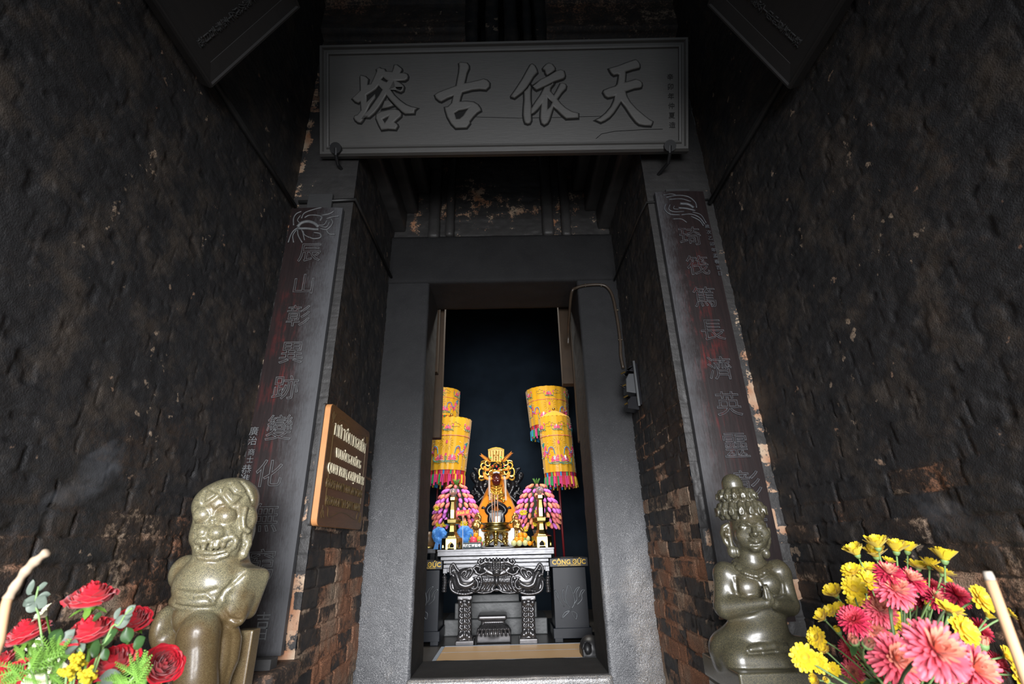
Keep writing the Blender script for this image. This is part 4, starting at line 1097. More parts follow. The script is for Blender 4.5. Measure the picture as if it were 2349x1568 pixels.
# monster face
s.ell(apt(848, 440, .015), (.115, .035, .055), .01)
for q in ([(700, 400), (740, 380), (800, 375), (848, 385)], [(720, 440), (770, 480), (820, 500), (848, 505)], [(690, 350), (670, 375), (690, 400), (720, 380)], [(650, 470), (620, 440), (650, 415), (690, 430), (680, 460)],
          [(640, 480), (690, 500), (740, 480), (760, 450), (730, 430)], [(780, 350), (770, 375), (800, 390)], [(740, 345), (730, 365), (755, 375)]):
    for qq in (q, mirror(q)): half_tube(s, qq, .0075, AY-.01)
for x in (775, 921): s.ell(apt(x, 432, -.015), (.014, .010, .011), .002); s.line([apt(x-28, 435, -.015), apt(x, 415, -.018), apt(x+28, 435, -.015)], .004, .002)
for x in (820, 848, 876):
    for y in (390, 412, 434): s.ell(apt(x, y, -.018), (.009, .008, .0075), .002)
s.ell(apt(848, 478, -.02), (.022, .014, .014), .004); s.ell(apt(830, 488, -.025), .007, .002); s.ell(apt(866, 488, -.025), .007, .002)
for i in range(11):
    x = 848+(i-5)*32; s.ell(apt(x, 352+abs(i-5)*3, -.005), (.008, .009, .013), .002)
# mane and petals
for i in range(7):
    x = 700+i*10; q = [(700-i*3+i*22, 505+i*4), (690+i*22, 540), (715+i*22, 560)]
    for qq in (q, mirror(q)): half_tube(s, qq, [.006, .0075, .004], AY-.004)
for i in range(5):
    q = [(848-10-i*48, 540+i*4), (835-i*48, 585), (800-i*46, 640-i*2), (740-i*40, 665-i*4)]
    for qq in (q, mirror(q)): half_tube(s, qq, [.010, .014, .012, .006], AY+.008)
for i in range(8):
    for x in (848-i*30-15, 848+i*30+15): s.ell(apt(x, 560+i*2, -.004), (.012, .010, .015), .002)
s.ell(apt(848, 560, -.012), (.013, .010, .024), .002)
for q, r_ in (([(840, 640), (790, 670), (720, 680), (660, 672)], .006), ([(840, 655), (848, 640)], .006)):
    for qq in (q, mirror(q)): half_tube(s, qq, r_, AY)
# elephant-trunk scrolls at both ends
TR = [([(430, 480), (455, 500), (470, 540), (490, 590), (540, 612), (590, 600), (625, 575)], [.009, .012, .016, .019, .018, .015, .012]),
      ([(430, 480), (418, 500), (435, 520), (452, 508)], .006), ([(400, 500), (395, 440), (425, 395), (455, 440), (480, 470)], .0075), ([(415, 450), (430, 420), (450, 455)], .005),
      ([(640, 540), (665, 575), (660, 620), (630, 640), (600, 625), (612, 600), (632, 600)], .0065), ([(620, 530), (690, 520), (700, 580), (680, 640), (650, 665)], .005), ([(500, 500), (520, 470), (550, 470), (545, 500), (520, 520)], .007),
      ([(560, 450), (600, 440), (610, 470), (580, 520)], .008), ([(530, 530), (560, 540), (580, 510)], .006), ([(400, 560), (395, 600), (410, 650), (460, 680), (540, 690), (610, 675)], .008)]
for q, r_ in TR:
    for qq in (q, mirror(q)): s.line([za(x, y, AY-.012) for x, y in catmull(qq, 3)], r_ if not hasattr(r_, '__len__') else list(np.interp(np.linspace(0, 1, (len(qq)-1)*3+1), np.linspace(0, 1, len(r_)), r_)), .003)
for i in range(9):
    for q in ((405+i*4, 545+i*16), (420+i*26, 655+4*math.sin(i)), (650+i*4, 545+i*13)):
        for x in (q[0], 2*848-q[0]): s.ell(apt(x, q[1], -.006), (.009, .009, .008), .002)
link_mesh('carved_apron', s.mesh('carved_apron'), MT['carvealt'], al)
sd = SDF(.004)
for x in (340, 1350):
    for i in range(6): sd.ell(za(x+(4 if x < 800 else -4)*math.sin(i), 525+i*27, AY+.03), (.016, .016, .009), .003)
    sd.cap(za(x, 470, AY+.03), za(x, 655, AY+.03), .008, .006, .004)
link_mesh('side_drops', sd.mesh('side_drops'), MT['carvealt'], al)
def altar_leg(xc, ytop, ybot, Y, carved=True):
    g = SDF(.0035)
    def q(x, y, dy=0): return za(xc+x, y, Y+dy)
    hx = lambda n: n*PXm*1.02
    a, b_ = q(0, 705), q(0, 748); g.box((a+b_)/2+np.array([0, .04, 0]), (hx(66), .045, abs(a[2]-b_[2])/2), .003, .003)
    a, b_ = q(0, 745), q(0, ybot-62); g.box((a+b_)/2+np.array([0, .04, 0]), (hx(58), .036, abs(a[2]-b_[2])/2), .006, .003)
    a, b_ = q(0, ybot-62), q(0, ybot-6); g.box((a+b_)/2+np.array([0, .04, 0]), (hx(80), .058, abs(a[2]-b_[2])/2), .003, .003)
    a, b_ = q(0, ybot-85), q(0, ybot-50); g.box((a+b_)/2+np.array([0, .04, 0]), (hx(66), .048, abs(a[2]-b_[2])/2), .004, .004)
    if carved:
        y0, y1 = 770, ybot-100; n = 6; st = (y1-y0)/n
        for i in range(n):
            y = y0+st*(i+.5)
            g.line([q(0, y-st*.45), q(18, y), q(0, y+st*.45), q(-18, y), q(0, y-st*.45)], .0042, .002); g.ell(q(0, y, -.001), (.007, .006, .011), .002)
            for sg in (-1, 1):
                g.line([q(sg*26, y+st*.3), q(sg*48, y-st*.1), q(sg*46, y-st*.55)], [.006, .006, .003], .002); g.line([q(sg*30, y-st*.25), q(sg*40, y-st*.5)], .004, .002)
        for sg in (-1, 1):
            g.ell(q(sg*40, 770), (.016, .012, .016), .003); g.ell(q(sg*44, ybot-95), (.02, .016, .018), .004); g.ell(q(sg*20, ybot-110), (.013, .013, .02), .003)
    m = g.mesh('leg')
    co = np.empty(len(m.vertices)*3, np.float32); m.vertices.foreach_get('co', co); co = co.reshape(-1, 3); lo = co[:, 2].min()
    co[:, 2] = np.where(co[:, 2] < lo+.03, CF+(co[:, 2]-lo), co[:, 2]) if lo < CF else co[:, 2]
    if lo > CF: co[:, 2] = np.where(co[:, 2] < lo+.012, co[:, 2]-(lo-CF), co[:, 2])
    m.vertices.foreach_set('co', co.ravel())
    link_mesh('leg', m, MT['carvealt'], al)
altar_leg(536, 705, 1205, AY); altar_leg(1160, 705, 1182, AY)
lb = MB().mm(ax(560), ax(590), AY+.69, AY+.77, CF, azl(470)); lb.build('leg', MT['altar'], al); MB().mm(ax(1110), ax(1140), AY+.69, AY+.77, CF, azl(470)).build('leg', MT['altar'], al)
# ---- stone tiers and stool under the altar
tz = lambda y, Y: float(za(840, y, Y)[2])
r = thing('stepped_plinth', 'grey stepped stone plinth under and behind the carved altar table', 'plinth', (acx, 3.75, CF))
for x0, x1, yt, yb_, Y0 in ((335, 1342, 930, 1115, 3.62), (438, 1245, 770, 930, 3.66), (605, 1075, 690, 770, 3.70)):
    MB().mm(za(x0, 900, Y0)[0], za(x1, 900, Y0)[0], Y0, 3.96, max(CF, tz(yb_, Y0)) if yb_ < 1000 else CF, tz(yt, Y0)).build('tier', MT['stonegrey'], r, bevel=.006)
s = SDF(.004); Y = 3.44
sw = lambda a, b: (za(b, 1000, Y)[0]-za(a, 1000, Y)[0])/2
cx = (za(662, 1000, Y)[0]+za(985, 1000, Y)[0])/2
z = lambda y: float(za(830, y, Y)[2])
s.box((cx-.008, Y, (z(878)+z(930))/2), (sw(665, 945), .085, (z(878)-z(930))/2), .010, .01).box((cx, Y, (z(1040)+CF)/2), (sw(657, 988), .095, (z(1040)-CF)/2), .008, .03).ell((cx, Y, z(1040)), (sw(665, 980), .09, .055), .02).box((cx-.004, Y, z(960)), (sw(690, 920), .07, .03), .01, .01)
for i in range(9):
    a = (i-4)/4; s.line([(cx+a*.05, Y-.075, z(965)), (cx+a*.09, Y-.092, z(1010)), (cx+a*.10, Y-.095, z(1060))], [.004, .009, .004], .006)
tag(link_mesh('stone_stool', s.mesh('stone_stool'), MT['carvealt']), 'squat dark polished stone stool with flared top under the carved altar table', 'stool')

# ---- donation boxes
def donation(xc, xw, ytop, ybot, Y, txtx, label, flip):
    z = lambda y: float(za(xc, y, Y)[2])
    x0, x1 = za(xc-xw/2, 700, Y)[0], za(xc+xw/2, 700, Y)[0]
    r = thing('donation_box', label, 'donation box', ((x0+x1)/2, Y+.12, CF))
    MB().mm(x0+.006, x1-.006, Y+.004, Y+.236, CF+.05, z(ytop+95)).build('body', MT['boxblack'], r, bevel=.003)
    bs = MB(); bs.mm(x0-.006, x1+.006, Y-.006, Y+.246, CF+.02, CF+.075)
    for x in (x0, x1-.05): bs.mm(x, x+.05, Y-.006, Y+.246, CF, CF+.025)
    bs.build('base', MT['boxblack'], r, bevel=.003)
    MB().mm(x0-.012, x1+.012, Y-.014, Y+.254, z(ytop+92), z(ytop+4)).build('lid', MT['black'], r, bevel=.004)
    cx = (x0+x1)/2
    Mx = frame((cx, Y-.0145, 0), (1, 0, 0), 0, (0, -1, 0))
    m = text_mesh('CÔNG ĐỨC', .037, .001, offset=.0012, spacing=1.05); m.transform(Matrix.Translation((0, z(ytop+46), .0))); m.transform(Mx); link_mesh('lettering', m, MT['goldink'], r, False)
    m = text_mesh('Donation - Donation', .017, .001, shear=.2); m.transform(Matrix.Translation((0, z(ytop+74), .0))); m.transform(Mx); link_mesh('small_lettering', m, MT['goldink'], r, False)
    MB().mm(cx-.04, cx+.04, Y+.09, Y+.10, z(ytop+4), z(ytop+4)+.002).build('slot', MT['black'], r)
    # carved lotus
    lz = z(770); sc = PXm*1.0; g = MB()
    PET = [[(0, -60), (-40, -10), (-52, 60), (-12, 160), (30, 60), (34, -10), (0, -60)], [(22, -20), (60, 20), (62, 90), (100, 140), (60, 120), (30, 70)], [(50, -30), (110, 20), (115, 70), (150, 110), (112, 100), (80, 30)],
           [(-40, -20), (-78, 30), (-80, 100), (-60, 120)], [(-70, -40), (-120, 20), (-130, 80), (-160, 110), (-120, 20)], [(-10, -70), (-70, -90), (-100, -140), (-60, -110), (-10, -70)], [(0, -75), (50, -100), (40, -150), (10, -110), (0, -75)]]
    for P_ in PET:
        g.tube([(cx+(-1 if flip else 1)*x*sc*.9, Y+.003, lz+y*sc*.9) for x, y in catmull(P_, 4)], .0036, 6)
    g.build('carved_lotus', MT['relief'], r, smooth=True)
    return r
donation(1572, 350, 330, 1165, 3.32, 1545, 'black donation box with gold lettering at the right of the altar table', False)
donation(130, 330, 362, 1200, 3.32, 180, 'black donation box with gold lettering at the left, mostly behind the left jamb', False)

# ---- banner parasols
def parasol(xc, ytop, ybot, rtop, rbot, Y, lean, label, pole_x, pole_y, peak=False, seed=0):
    rng = random.Random(seed)
    zt, zb = float(zs(xc, ytop, Y)[2]), float(zs(xc, ybot, Y)[2]); X = float(zs(xc, (ytop+ybot)/2, Y)[0])
    px, pz = zs(pole_x, pole_y, Y)[0], CF
    r = thing('parasol', label, 'ceremonial parasol', (X, Y, CF), 'embroidered yellow ceremonial parasols')
    H = zt-zb; N = 72
    sh = lean*H
    def wob(q, t): return 1+(0.012+.012*t)*math.sin(q*17+seed)+.010*math.sin(q*29+1.3*seed)
    def cyl(q, z, off=0.0):
        t = (zt-z)/H; R = rtop+(rbot-rtop)*t
        R = R*wob(q, t)+off
        return np.array([X+sh*(1-t)+R*math.cos(q), Y+R*math.sin(q), z])
    rows = []
    for t in np.linspace(0, 1, 9): rows.append([cyl(2*math.pi*k/N, zt-H*t) for k in range(N+1)])
    mb = MB().grid(rows)
    cap = []
    for j, (f, dz) in enumerate(((1.0, 0), (.8, .012), (.5, .028), (.2, .04), (.02, .044))):
        cap.append([np.array([X+sh, Y, zt+dz*(1.6 if peak else .7)])+(cyl(2*math.pi*k/N, zt)-np.array([X+sh, Y, zt]))*f*(1+.03*math.sin(k*2.1)) for k in range(N+1)])
        for p in cap[-1]: p[2] = zt+dz*(1.6 if peak else .7)
    mb.grid(cap)
    # scalloped skirt
    mb.build('canopy', MT['yellow'], r, smooth=True, weld=True)
    # fringe: knotted band then coloured tassels
    fr = MB(); n = 64
    for k in range(n):
        q = 2*math.pi*k/n; q2 = q+2*math.pi/n*.94
        L = .095+.012*math.sin(k*2.3)+.01*rng.random()
        fr.mi = 2 if (k//1) % 2 == 0 else (k*3) % 5
        a, b = cyl(q, zb+.004, -.002), cyl(q2, zb+.004, -.002); c, d = cyl(q2, zb-.035, -.004), cyl(q, zb-.035, -.004)
        fr.add([a, b, c, d], [(0, 1, 2, 3)])
        fr.mi = (k//2*2+k//5) % 5
        qm = (q+q2)/2
        fr.tube([cyl(qm, zb-.030, -.004), cyl(qm, zb-.05, -.002), cyl(qm, zb-L, .001)], [.004, .0062, .0068], 5)
    fr.build('fringe', FR, r)
    # embroidery lies on the cloth
    def patch(mbx, q0, z0, pts, off=.003):
        c = [cyl(q0+x/rtop, z0+y, off) for x, y in pts]
        cc = sum(c)/len(c); n_ = len(c)
        mbx.add([cc]+c, [(0, i+1, (i+1) % n_+1) for i in range(n_)])
    def stroke(mbx, q0, z0, pts, rr): mbx.tube([cyl(q0+x/rtop, z0+y, .002) for x, y in catmull(pts, 3)], rr, 5)
    pk, te, bl, gy, sq = MB(), MB(), MB(), MB(), MB()
    def petal(mbx, q0, z0, cx, cy, ang, L, W):
        P = []
        for t in np.linspace(0, 2*math.pi, 9)[:-1]:
            x, y = L*.5*math.cos(t)+L*.5, W*math.sin(t)*(1-.3*math.cos(t)); P.append((cx+x*math.cos(ang)-y*math.sin(ang), cy+x*math.sin(ang)+y*math.cos(ang)))
        patch(mbx, q0, z0, P)
    def lotus(q0, z0, s_):
        for i, a in enumerate((-.2, .35, .9, 1.57, 2.2, 2.8, 3.34)): petal(pk if i % 3 else sq if i == 3 else pk, q0, z0, 0, 0, a, .036*s_, .008*s_)
        petal(pk, q0, z0, .05*s_, .02*s_, 1.4, .022*s_, .007*s_); petal(pk, q0, z0, -.052*s_, .018*s_, 1.7, .022*s_, .007*s_)
        stroke(te, q0, z0, [(-.06*s_, .02*s_), (-.05*s_, -.012*s_), (-.02*s_, -.016*s_), (.02*s_, -.012*s_), (.05*s_, -.016*s_), (.058*s_, .016*s_)], .0022*s_)
        stroke(te, q0, z0, [(-.045*s_, -.02*s_), (0, -.026*s_), (.04*s_, -.022*s_), (.065*s_, -.03*s_)], .0018*s_)
        for i in range(7): sq.ell(cyl(q0+(rng.uniform(-.06, .06)*s_)/rtop, z0+rng.uniform(-.03, .045)*s_, .004), .0024, 6)
    def dragon(q0, z0, s_, m):
        petal(pk, q0, z0, 0, 0, 1.2, .04*s_, .012*s_); petal(bl, q0, z0, .005*m*s_, .03*s_, .6 if m > 0 else 2.5, .04*s_, .010*s_); petal(te, q0, z0, .02*m*s_, .02*s_, 1.2, .045*s_, .008*s_)
        petal(pk, q0, z0, 0, 0, -1.9, .05*s_, .012*s_); petal(pk, q0, z0, -.01*m*s_, -.01*s_, -2.6 if m > 0 else -.5, .045*s_, .009*s_)
        stroke(bl, q0, z0, [(0, 0), (-.03*m*s_, -.02*s_), (-.045*m*s_, .02*s_), (-.075*m*s_, .015*s_), (-.085*m*s_, -.03*s_)], .0032*s_)
        stroke(pk, q0, z0, [(0, -.006*s_), (-.028*m*s_, -.028*s_), (-.05*m*s_, .012*s_), (-.08*m*s_, .005*s_)], .0022*s_)
        stroke(te, q0, z0, [(.01*m*s_, -.03*s_), (.03*m*s_, -.05*s_), (.05*m*s_, -.045*s_)], .002*s_)
        for i in range(9): sq.ell(cyl(q0+(rng.uniform(-.05, .05)*s_)/rtop, z0+rng.uniform(-.04, .06)*s_, .004), .0025, 6)
    def cloud(q0, z0, s_):
        stroke(gy, q0, z0, [(s_*x, s_*y) for x, y in ((-.05, 0), (-.04, .018), (-.022, .01), (-.018, .026), (0, .03), (.008, .014), (.024, .02), (.034, .004), (.05, .006))], .0012)
        stroke(gy, q0, z0, [(s_*x, s_*y-.008) for x, y in ((-.045, 0), (-.02, -.006), (.01, 0), (.04, -.004))], .0012)
    D = -math.pi/2
    for dq in (-1.15, -.38, .38, 1.15):
        m = 1 if dq > 0 else -1
        lotus(D+dq*.98, zt-H*.20, .85) if abs(dq) > .5 else cloud(D+dq, zt-H*.16, .8)
        (dragon if abs(dq) > .5 else lotus)(D+dq*.85, zt-H*(.62 if abs(dq) > .5 else .80), 1.05, *( (m,) if abs(dq) > .5 else ()))
    lotus(D, zt-H*.22, .75); petal(pk, D, zt-H*.52, 0, 0, 1.57, .03, .009)
    for a in np.linspace(0, 2*math.pi, 17)[:-1]: gy.tube([cyl(D+.03*math.cos(a)/rtop, zt-H*.5+.03*math.sin(a), .003), cyl(D+.055*math.cos(a)/rtop, zt-H*.5+.055*math.sin(a), .003)], .0009, 4)
    for z0 in (zt-H*.36,): pk.tube([cyl(2*math.pi*k/N, z0, .0015) for k in range(N+1)], .0015, 4)
    for i in range(46): sq.ell(cyl(D+rng.uniform(-1.5, 1.5), zt-H*rng.uniform(.06, .96), .003), .0021, 6)
    pk.build('pink_embroidery', MT['pink'], r); te.build('teal_embroidery', MT['teal'], r); bl.build('blue_embroidery', MT['blueemb'], r); gy.build('stitched_outline', MT['grey'], r); sq.build('sequins', MT['sequin'], r)
    MB().tube([(px, Y, pz), (X+sh, Y, zt+.07*(1 if peak else .6))], .0085, 8).build('pole', MT['pole'], r, smooth=True)
    MB().lathe([(.0, -.012), (.010, -.008), (.013, 0), (.010, .008), (.0, .014)], 10, (X+sh, Y, zt+.085*(1 if peak else .6))).build('finial', MT['oldgold'], r, smooth=True)
    MB().lathe([(.05, 0), (.05, .012), (.012, .02), (.0, .021)], 14, (px, Y, CF)).build('foot', MT['gloss'], r, smooth=True)
parasol(1258, 395, 885, .129, .123, 3.86, -.05, 'front yellow parasol right of the goddess, with pleated top and lotus embroidery', 1300, 1300, True, 3)
parasol(1170, 150, 470, .190, .168, 4.22, -.03, 'taller rear yellow parasol at the right, behind the pleated one', 1215, 1250, False, 5)
parasol(262, 415, 870, .165, .146, 3.88, .06, 'front yellow parasol left of the goddess, with sunburst embroidery', 140, 1300, False, 7)
parasol(205, 155, 395, .162, .156, 4.24, .02, 'taller rear yellow parasol at the left, behind the sunburst one', 150, 1200, False, 9)

# ---- throne back and goddess
GY = 3.90
g = SDF(.0045)
SP = [([(655, 1120), (600, 1080), (560, 1000), (580, 930), (620, 900)], [.02, .028, .03, .024, .02]), ([(600, 1000), (545, 985), (500, 940), (478, 900), (490, 885), (508, 900), (500, 920)], [.022, .02, .018, .014, .011, .009, .007]),
      ([(560, 1060), (520, 1060), (490, 1080), (478, 1050), (500, 1035)], [.018, .017, .014, .011, .008]), ([(530, 1000), (505, 1010), (515, 1040)], .014), ([(560, 940), (530, 870), (500, 840), (540, 850)], [.016, .014, .010, .008]), ([(590, 1080), (540, 1130), (500, 1160), (480, 1200)], [.026, .024, .02, .014])]
for q, r_ in SP:
    for qq in (q, [(1410-x, y) for x, y in q]):
        c = catmull(qq, 3); rr = r_ if not hasattr(r_, '__len__') else list(np.interp(np.linspace(0, 1, len(c)), np.linspace(0, 1, len(r_)), r_))
        g.line([zs(x, y, GY+.165) for x, y in c], rr, .004)
for x, y in ((525, 1000), (885, 995), (560, 960), (850, 960), (540, 1090), (870, 1090), (500, 930), (910, 930)): g.ell(zs(x, y, GY+.155), (.018, .014, .018), .003)
p = zs(705, 1150, GY+.12)
g.box((p[0], GY+.175, p[2]), (.15, .02, .22), .01, .01)
g.box((p[0], GY+.0, ZT+.021), (.24, .16, .018), .006, .006)
tag(link_mesh('throne', g.mesh('throne'), MT['gloss']), 'glossy black carved throne with scrolled back behind the goddess figure', 'throne')

gd = thing('goddess_figure', 'goddess figure in an orange robe and gilt crown enthroned on the altar table', 'statue', (zs(700, 1300, GY)[0], GY, ZT+.04))
fc = zs(700, 940, GY-.075)
# robe: folded cone
rows = []; n = 72
zbot = ZT+.0405; ztop = float(zs(700, 985, GY)[2])
for t in np.linspace(0, 1, 14):
    z = ztop+(zbot-ztop)*t; R = .050+.150*t**.8
    rows.append([(fc[0]+R*1.12*math.cos(q)*(1+.05*t*math.sin(q*14+2*t)+.03*t*math.sin(q*23)), GY+R*.62*math.sin(q)*(1+.05*t*math.sin(q*14)), z) for q in np.linspace(0, 2*math.pi, n+1)])
MB().grid(rows).build('robe', MT['orange'], gd, smooth=True, weld=True)
h = SDF(.0035)
h.ell(fc+np.array([0, 0, .005]), (.034, .036, .044), .004).ell(fc+np.array([0, -.008, -.022]), (.026, .028, .024), .012)
h.line([fc+np.array([0, -.036, .012]), fc+np.array([0, -.042, -.006])], [.003, .006], .003)
h.line([fc+np.array([-.010, -.034, -.021]), fc+np.array([0, -.0375, -.020]), fc+np.array([.010, -.034, -.021])], .0035, .002)
for x in (-.013, .013): h.ell(fc+np.array([x, -.033, .008]), (.0075, .004, .004), .002); h.ell(fc+np.array([x*1.3, -.028, -.008]), (.011, .008, .011), .006)
h.cap(fc+np.array([0, .01, -.03]), fc+np.array([0, .02, -.11]), .022, .04, .01)
link_mesh('head', h.mesh('head'), MT['maroon'], gd)
hd = MB()
rows = []
for a in np.linspace(-2.25, 2.25, 25):
    row = []
    for t in np.linspace(0, 1, 10):
        z = fc[2]+.062-.17*t; R = .030+.028*math.sin(min(1, t*1.6)*math.pi/2)+.010*t
        row.append((fc[0]+R*math.sin(a), GY-.062+.006+(-1)*R*.0+R*.9*(-math.cos(a))*(-.9)+.0, z))
    rows.append(row)
hd.grid(rows); hd.build('veil', MT['orange'], gd, smooth=True)
# jewelled collar and brocade front
gb = SDF(.004)
for i in range(5):
    y = 1000+i*22; w_ = .040+.006*i
    gb.line([zs(700-w_*1150*.9, y-8, GY-.075), zs(700, y+8+i*5, GY-.098-.004*i), zs(700+w_*1150*.9, y-8, GY-.075)], .009, .003)
for i in range(26):
    a = RNG.uniform(-1, 1); t = RNG.uniform(0, 1); gb.ell(zs(700+a*(58+30*t), 1030+150*t, GY-.098-.02*t+.02*abs(a)), (.010, .007, .010), .002)
gb.line([zs(640, 1005, GY-.09), zs(665, 1055, GY-.115), zs(700, 1072, GY-.12), zs(735, 1055, GY-.115), zs(760, 1000, GY-.09)], .003, .001)
link_mesh('jewelled_collar', gb.mesh('jewelled_collar'), MT['gold'], gd)
for x0, x1, x2 in ((638, 636, 642), (770, 780, 786)):
    P = [(x0, 905), (x1, 960), ((x1+x2)/2, 1050), (x2, 1125)]
    rows = [[zs(x-9, y, GY-.095+.0*i), zs(x, y, GY-.105), zs(x+9, y, GY-.098)] for i, (x, y) in enumerate(catmull(P, 4))]
    MB().grid(rows).build('gauze_ribbon', MT['gauze'], gd, smooth=True)
# crown
cr, fe, cx_ = MB(), MB(), 705
CY = GY-.07
def cz_(x, y, dy=0): return zs(x, y, CY+dy)
a = [(625, 672), (660, 658), (696, 651), (735, 656), (766, 668), (764, 740), (745, 775), (650, 775), (628, 740)]
_t = NT('gilt_brocade'); _v = _t.noise(160, 3, .7); _t.set(Base_Color=_t.mix(_v, (.35, .19, .03), (.80, .58, .20)), Roughness=.35, Metallic=.5); _t.bump(_v, .002, 1)
MB().poly([cz_(x, y, -.01) for x, y in a], (0, .03, 0)).build('crown_tablet', _t.m, gd, bevel=.002)
for k in range(5): cr.tube([cz_(645+k*26, 675-abs(k-2)*-3, -.013), cz_(650+k*23, 770, -.013)], .0028, 6)
cr.tube([cz_(x, y, -.012) for x, y in a], .0045, 6)
for q, r_ in (([(610, 800), (580, 790), (560, 815), (575, 840), (600, 835), (600, 815)], .006), ([(600, 860), (560, 840), (545, 870), (555, 910), (590, 905), (595, 880), (578, 870)], .006), ([(620, 900), (590, 935), (560, 945), (545, 925), (560, 905), (575, 920)], .0065),
              ([(640, 780), (610, 770), (600, 800), (630, 815), (645, 795)], .005), ([(650, 850), (620, 850), (600, 870), (620, 895), (650, 880)], .005), ([(660, 900), (630, 890), (650, 860), (690, 850)], .006), ([(665, 830), (680, 800), (705, 790)], .006), ([(570, 830), (565, 780), (600, 770)], .004)):
    for qq in (q, [(1407-x, y-4) for x, y in q]): cr.tube([cz_(x, y, -.012) for x, y in catmull(qq, 4)], r_, 6)
for k in range(36):
    x, y = RNG.uniform(630, 775), RNG.uniform(780, 890); cr.ell(cz_(x, y, -.02-.01*RNG.random()), RNG.uniform(.005, .009), 8)
for x, y in ((696, 740), (696, 760), (700, 690), (680, 720), (715, 720)): cr.ell(cz_(x, y, -.018), .006, 8)
cr.tube([cz_(640, 892, -.015), cz_(670, 868, -.03), cz_(700, 860, -.035), cz_(732, 866, -.03), cz_(765, 888, -.015)], .009, 8)
cr.build('crown', MT['gold'], gd, smooth=False)
def quill(x0, y0, x1, y1, L, w_):
    for k in range(9):
        t = k/8; x, y = x0+(x1-x0)*t, y0+(y1-y0)*t; ang = math.atan2(y1-y0, x1-x0)
        for sg in (-1, 1):
            b = ang+sg*(1.0-.5*t); fe.tube([cz_(x, y, -.004), cz_(x+math.cos(b)*L, y+math.sin(b)*L, -.004+.004*sg)], [w_, .0006], 5)
    fe.tube([cz_(x0, y0), cz_(x1, y1)], [.008, .003], 6)
quill(640, 780, 572, 725, 24, .003); quill(760, 775, 830, 705, 24, .003)
for q in ([(590, 880), (600, 920), (640, 935), (662, 925)], [(815, 875), (805, 915), (770, 930), (745, 920)], [(590, 820), (610, 850), (640, 845)], [(815, 815), (795, 845), (765, 842)]):
    fe.tube([cz_(x, y, -.018) for x, y in catmull(q, 4)], .011, 7, flat=.5, up=(0, 1, 0))
fe.build('crown_plume', MT['orange'], gd, smooth=True)
gm = MB(); 
for x, y in ((740, 738), (648, 742), (775, 833), (640, 838)): gm.ell(cz_(x, y, -.028), .007, 8)
gm.build('green_gems', simple('green_gem', (.1, .7, .12), .15), gd, smooth=True)
gm = MB()
for x, y in ((702, 822), (768, 820), (720, 845), (665, 815)): gm.ell(cz_(x, y, -.03), .0065, 8)
gm.build('red_gems', simple('red_gem', (.85, .06, .06), .15), gd, smooth=True)
gm = MB()
for i, x in enumerate((676, 688, 700, 712, 724)): gm.ell(cz_(x, 872-abs(i-2)*-3, -.045), .007, 8)
gm.build('white_gems', MT['sequin'], gd, smooth=True)

# ---- black carved stand in front of the goddess
g = SDF(.0038); Y = 3.66
def q3(x, y, dy=0): return zs(x, y, Y+dy)
zb_ = ZT+.032
g.box(((q3(700, 1250)[0]), Y, (q3(700, 1235)[2]+ZT)/2+.01), (.058, .035, (q3(700, 1235)[2]-ZT)/2), .006, .01)
g.cap(q3(655, 1190), q3(695, 1145), .018, .016, .01); g.cap(q3(695, 1145), q3(750, 1190), .016, .018, .01)
for m in (1, -1):
    f = lambda L: [(700+m*(x-700), y) for x, y in L]
    for q, r_ in (([(690, 1150), (640, 1180), (618, 1215), (640, 1245), (668, 1235), (665, 1212)], [.016, .018, .018, .015, .012, .008]), ([(668, 1190), (640, 1210), (650, 1225)], .010), ([(650, 1250), (640, 1290), (645, 1335)], [.014, .016, .018]), ([(662, 1175), (680, 1160)], .010)):
        c = catmull(f(q), 3); rr = r_ if not hasattr(r_, '__len__') else list(np.interp(np.linspace(0, 1, len(c)), np.linspace(0, 1, len(r_)), r_)); g.line([q3(x, y, -.02) for x, y in c], rr, .003)
    g.line([q3(700+m*90, 1202), q3(700+m*120, 1190), q3(700+m*128, 1196)], [.008, .009, .007], .003)
tag(link_mesh('carved_stand', g.mesh('carved_stand'), MT['gloss']), 'small black carved stand with scrolled arms before the orange robe', 'stand')
p = zs(707, 1310, 3.58)
r = thing('card_box', 'small white card box on a black block behind the brass incense burner', 'box', (p[0], 3.58, ZT))
MB().mm(p[0]-.020, p[0]+.020, 3.565, 3.60, p[2]-.012, p[2]+.030).build('card', MT['white'], r, bevel=.002)
MB().mm(p[0]-.024, p[0]+.024, 3.562, 3.603, ZT, p[2]-.012).build('block', MT['gloss'], r, bevel=.002)

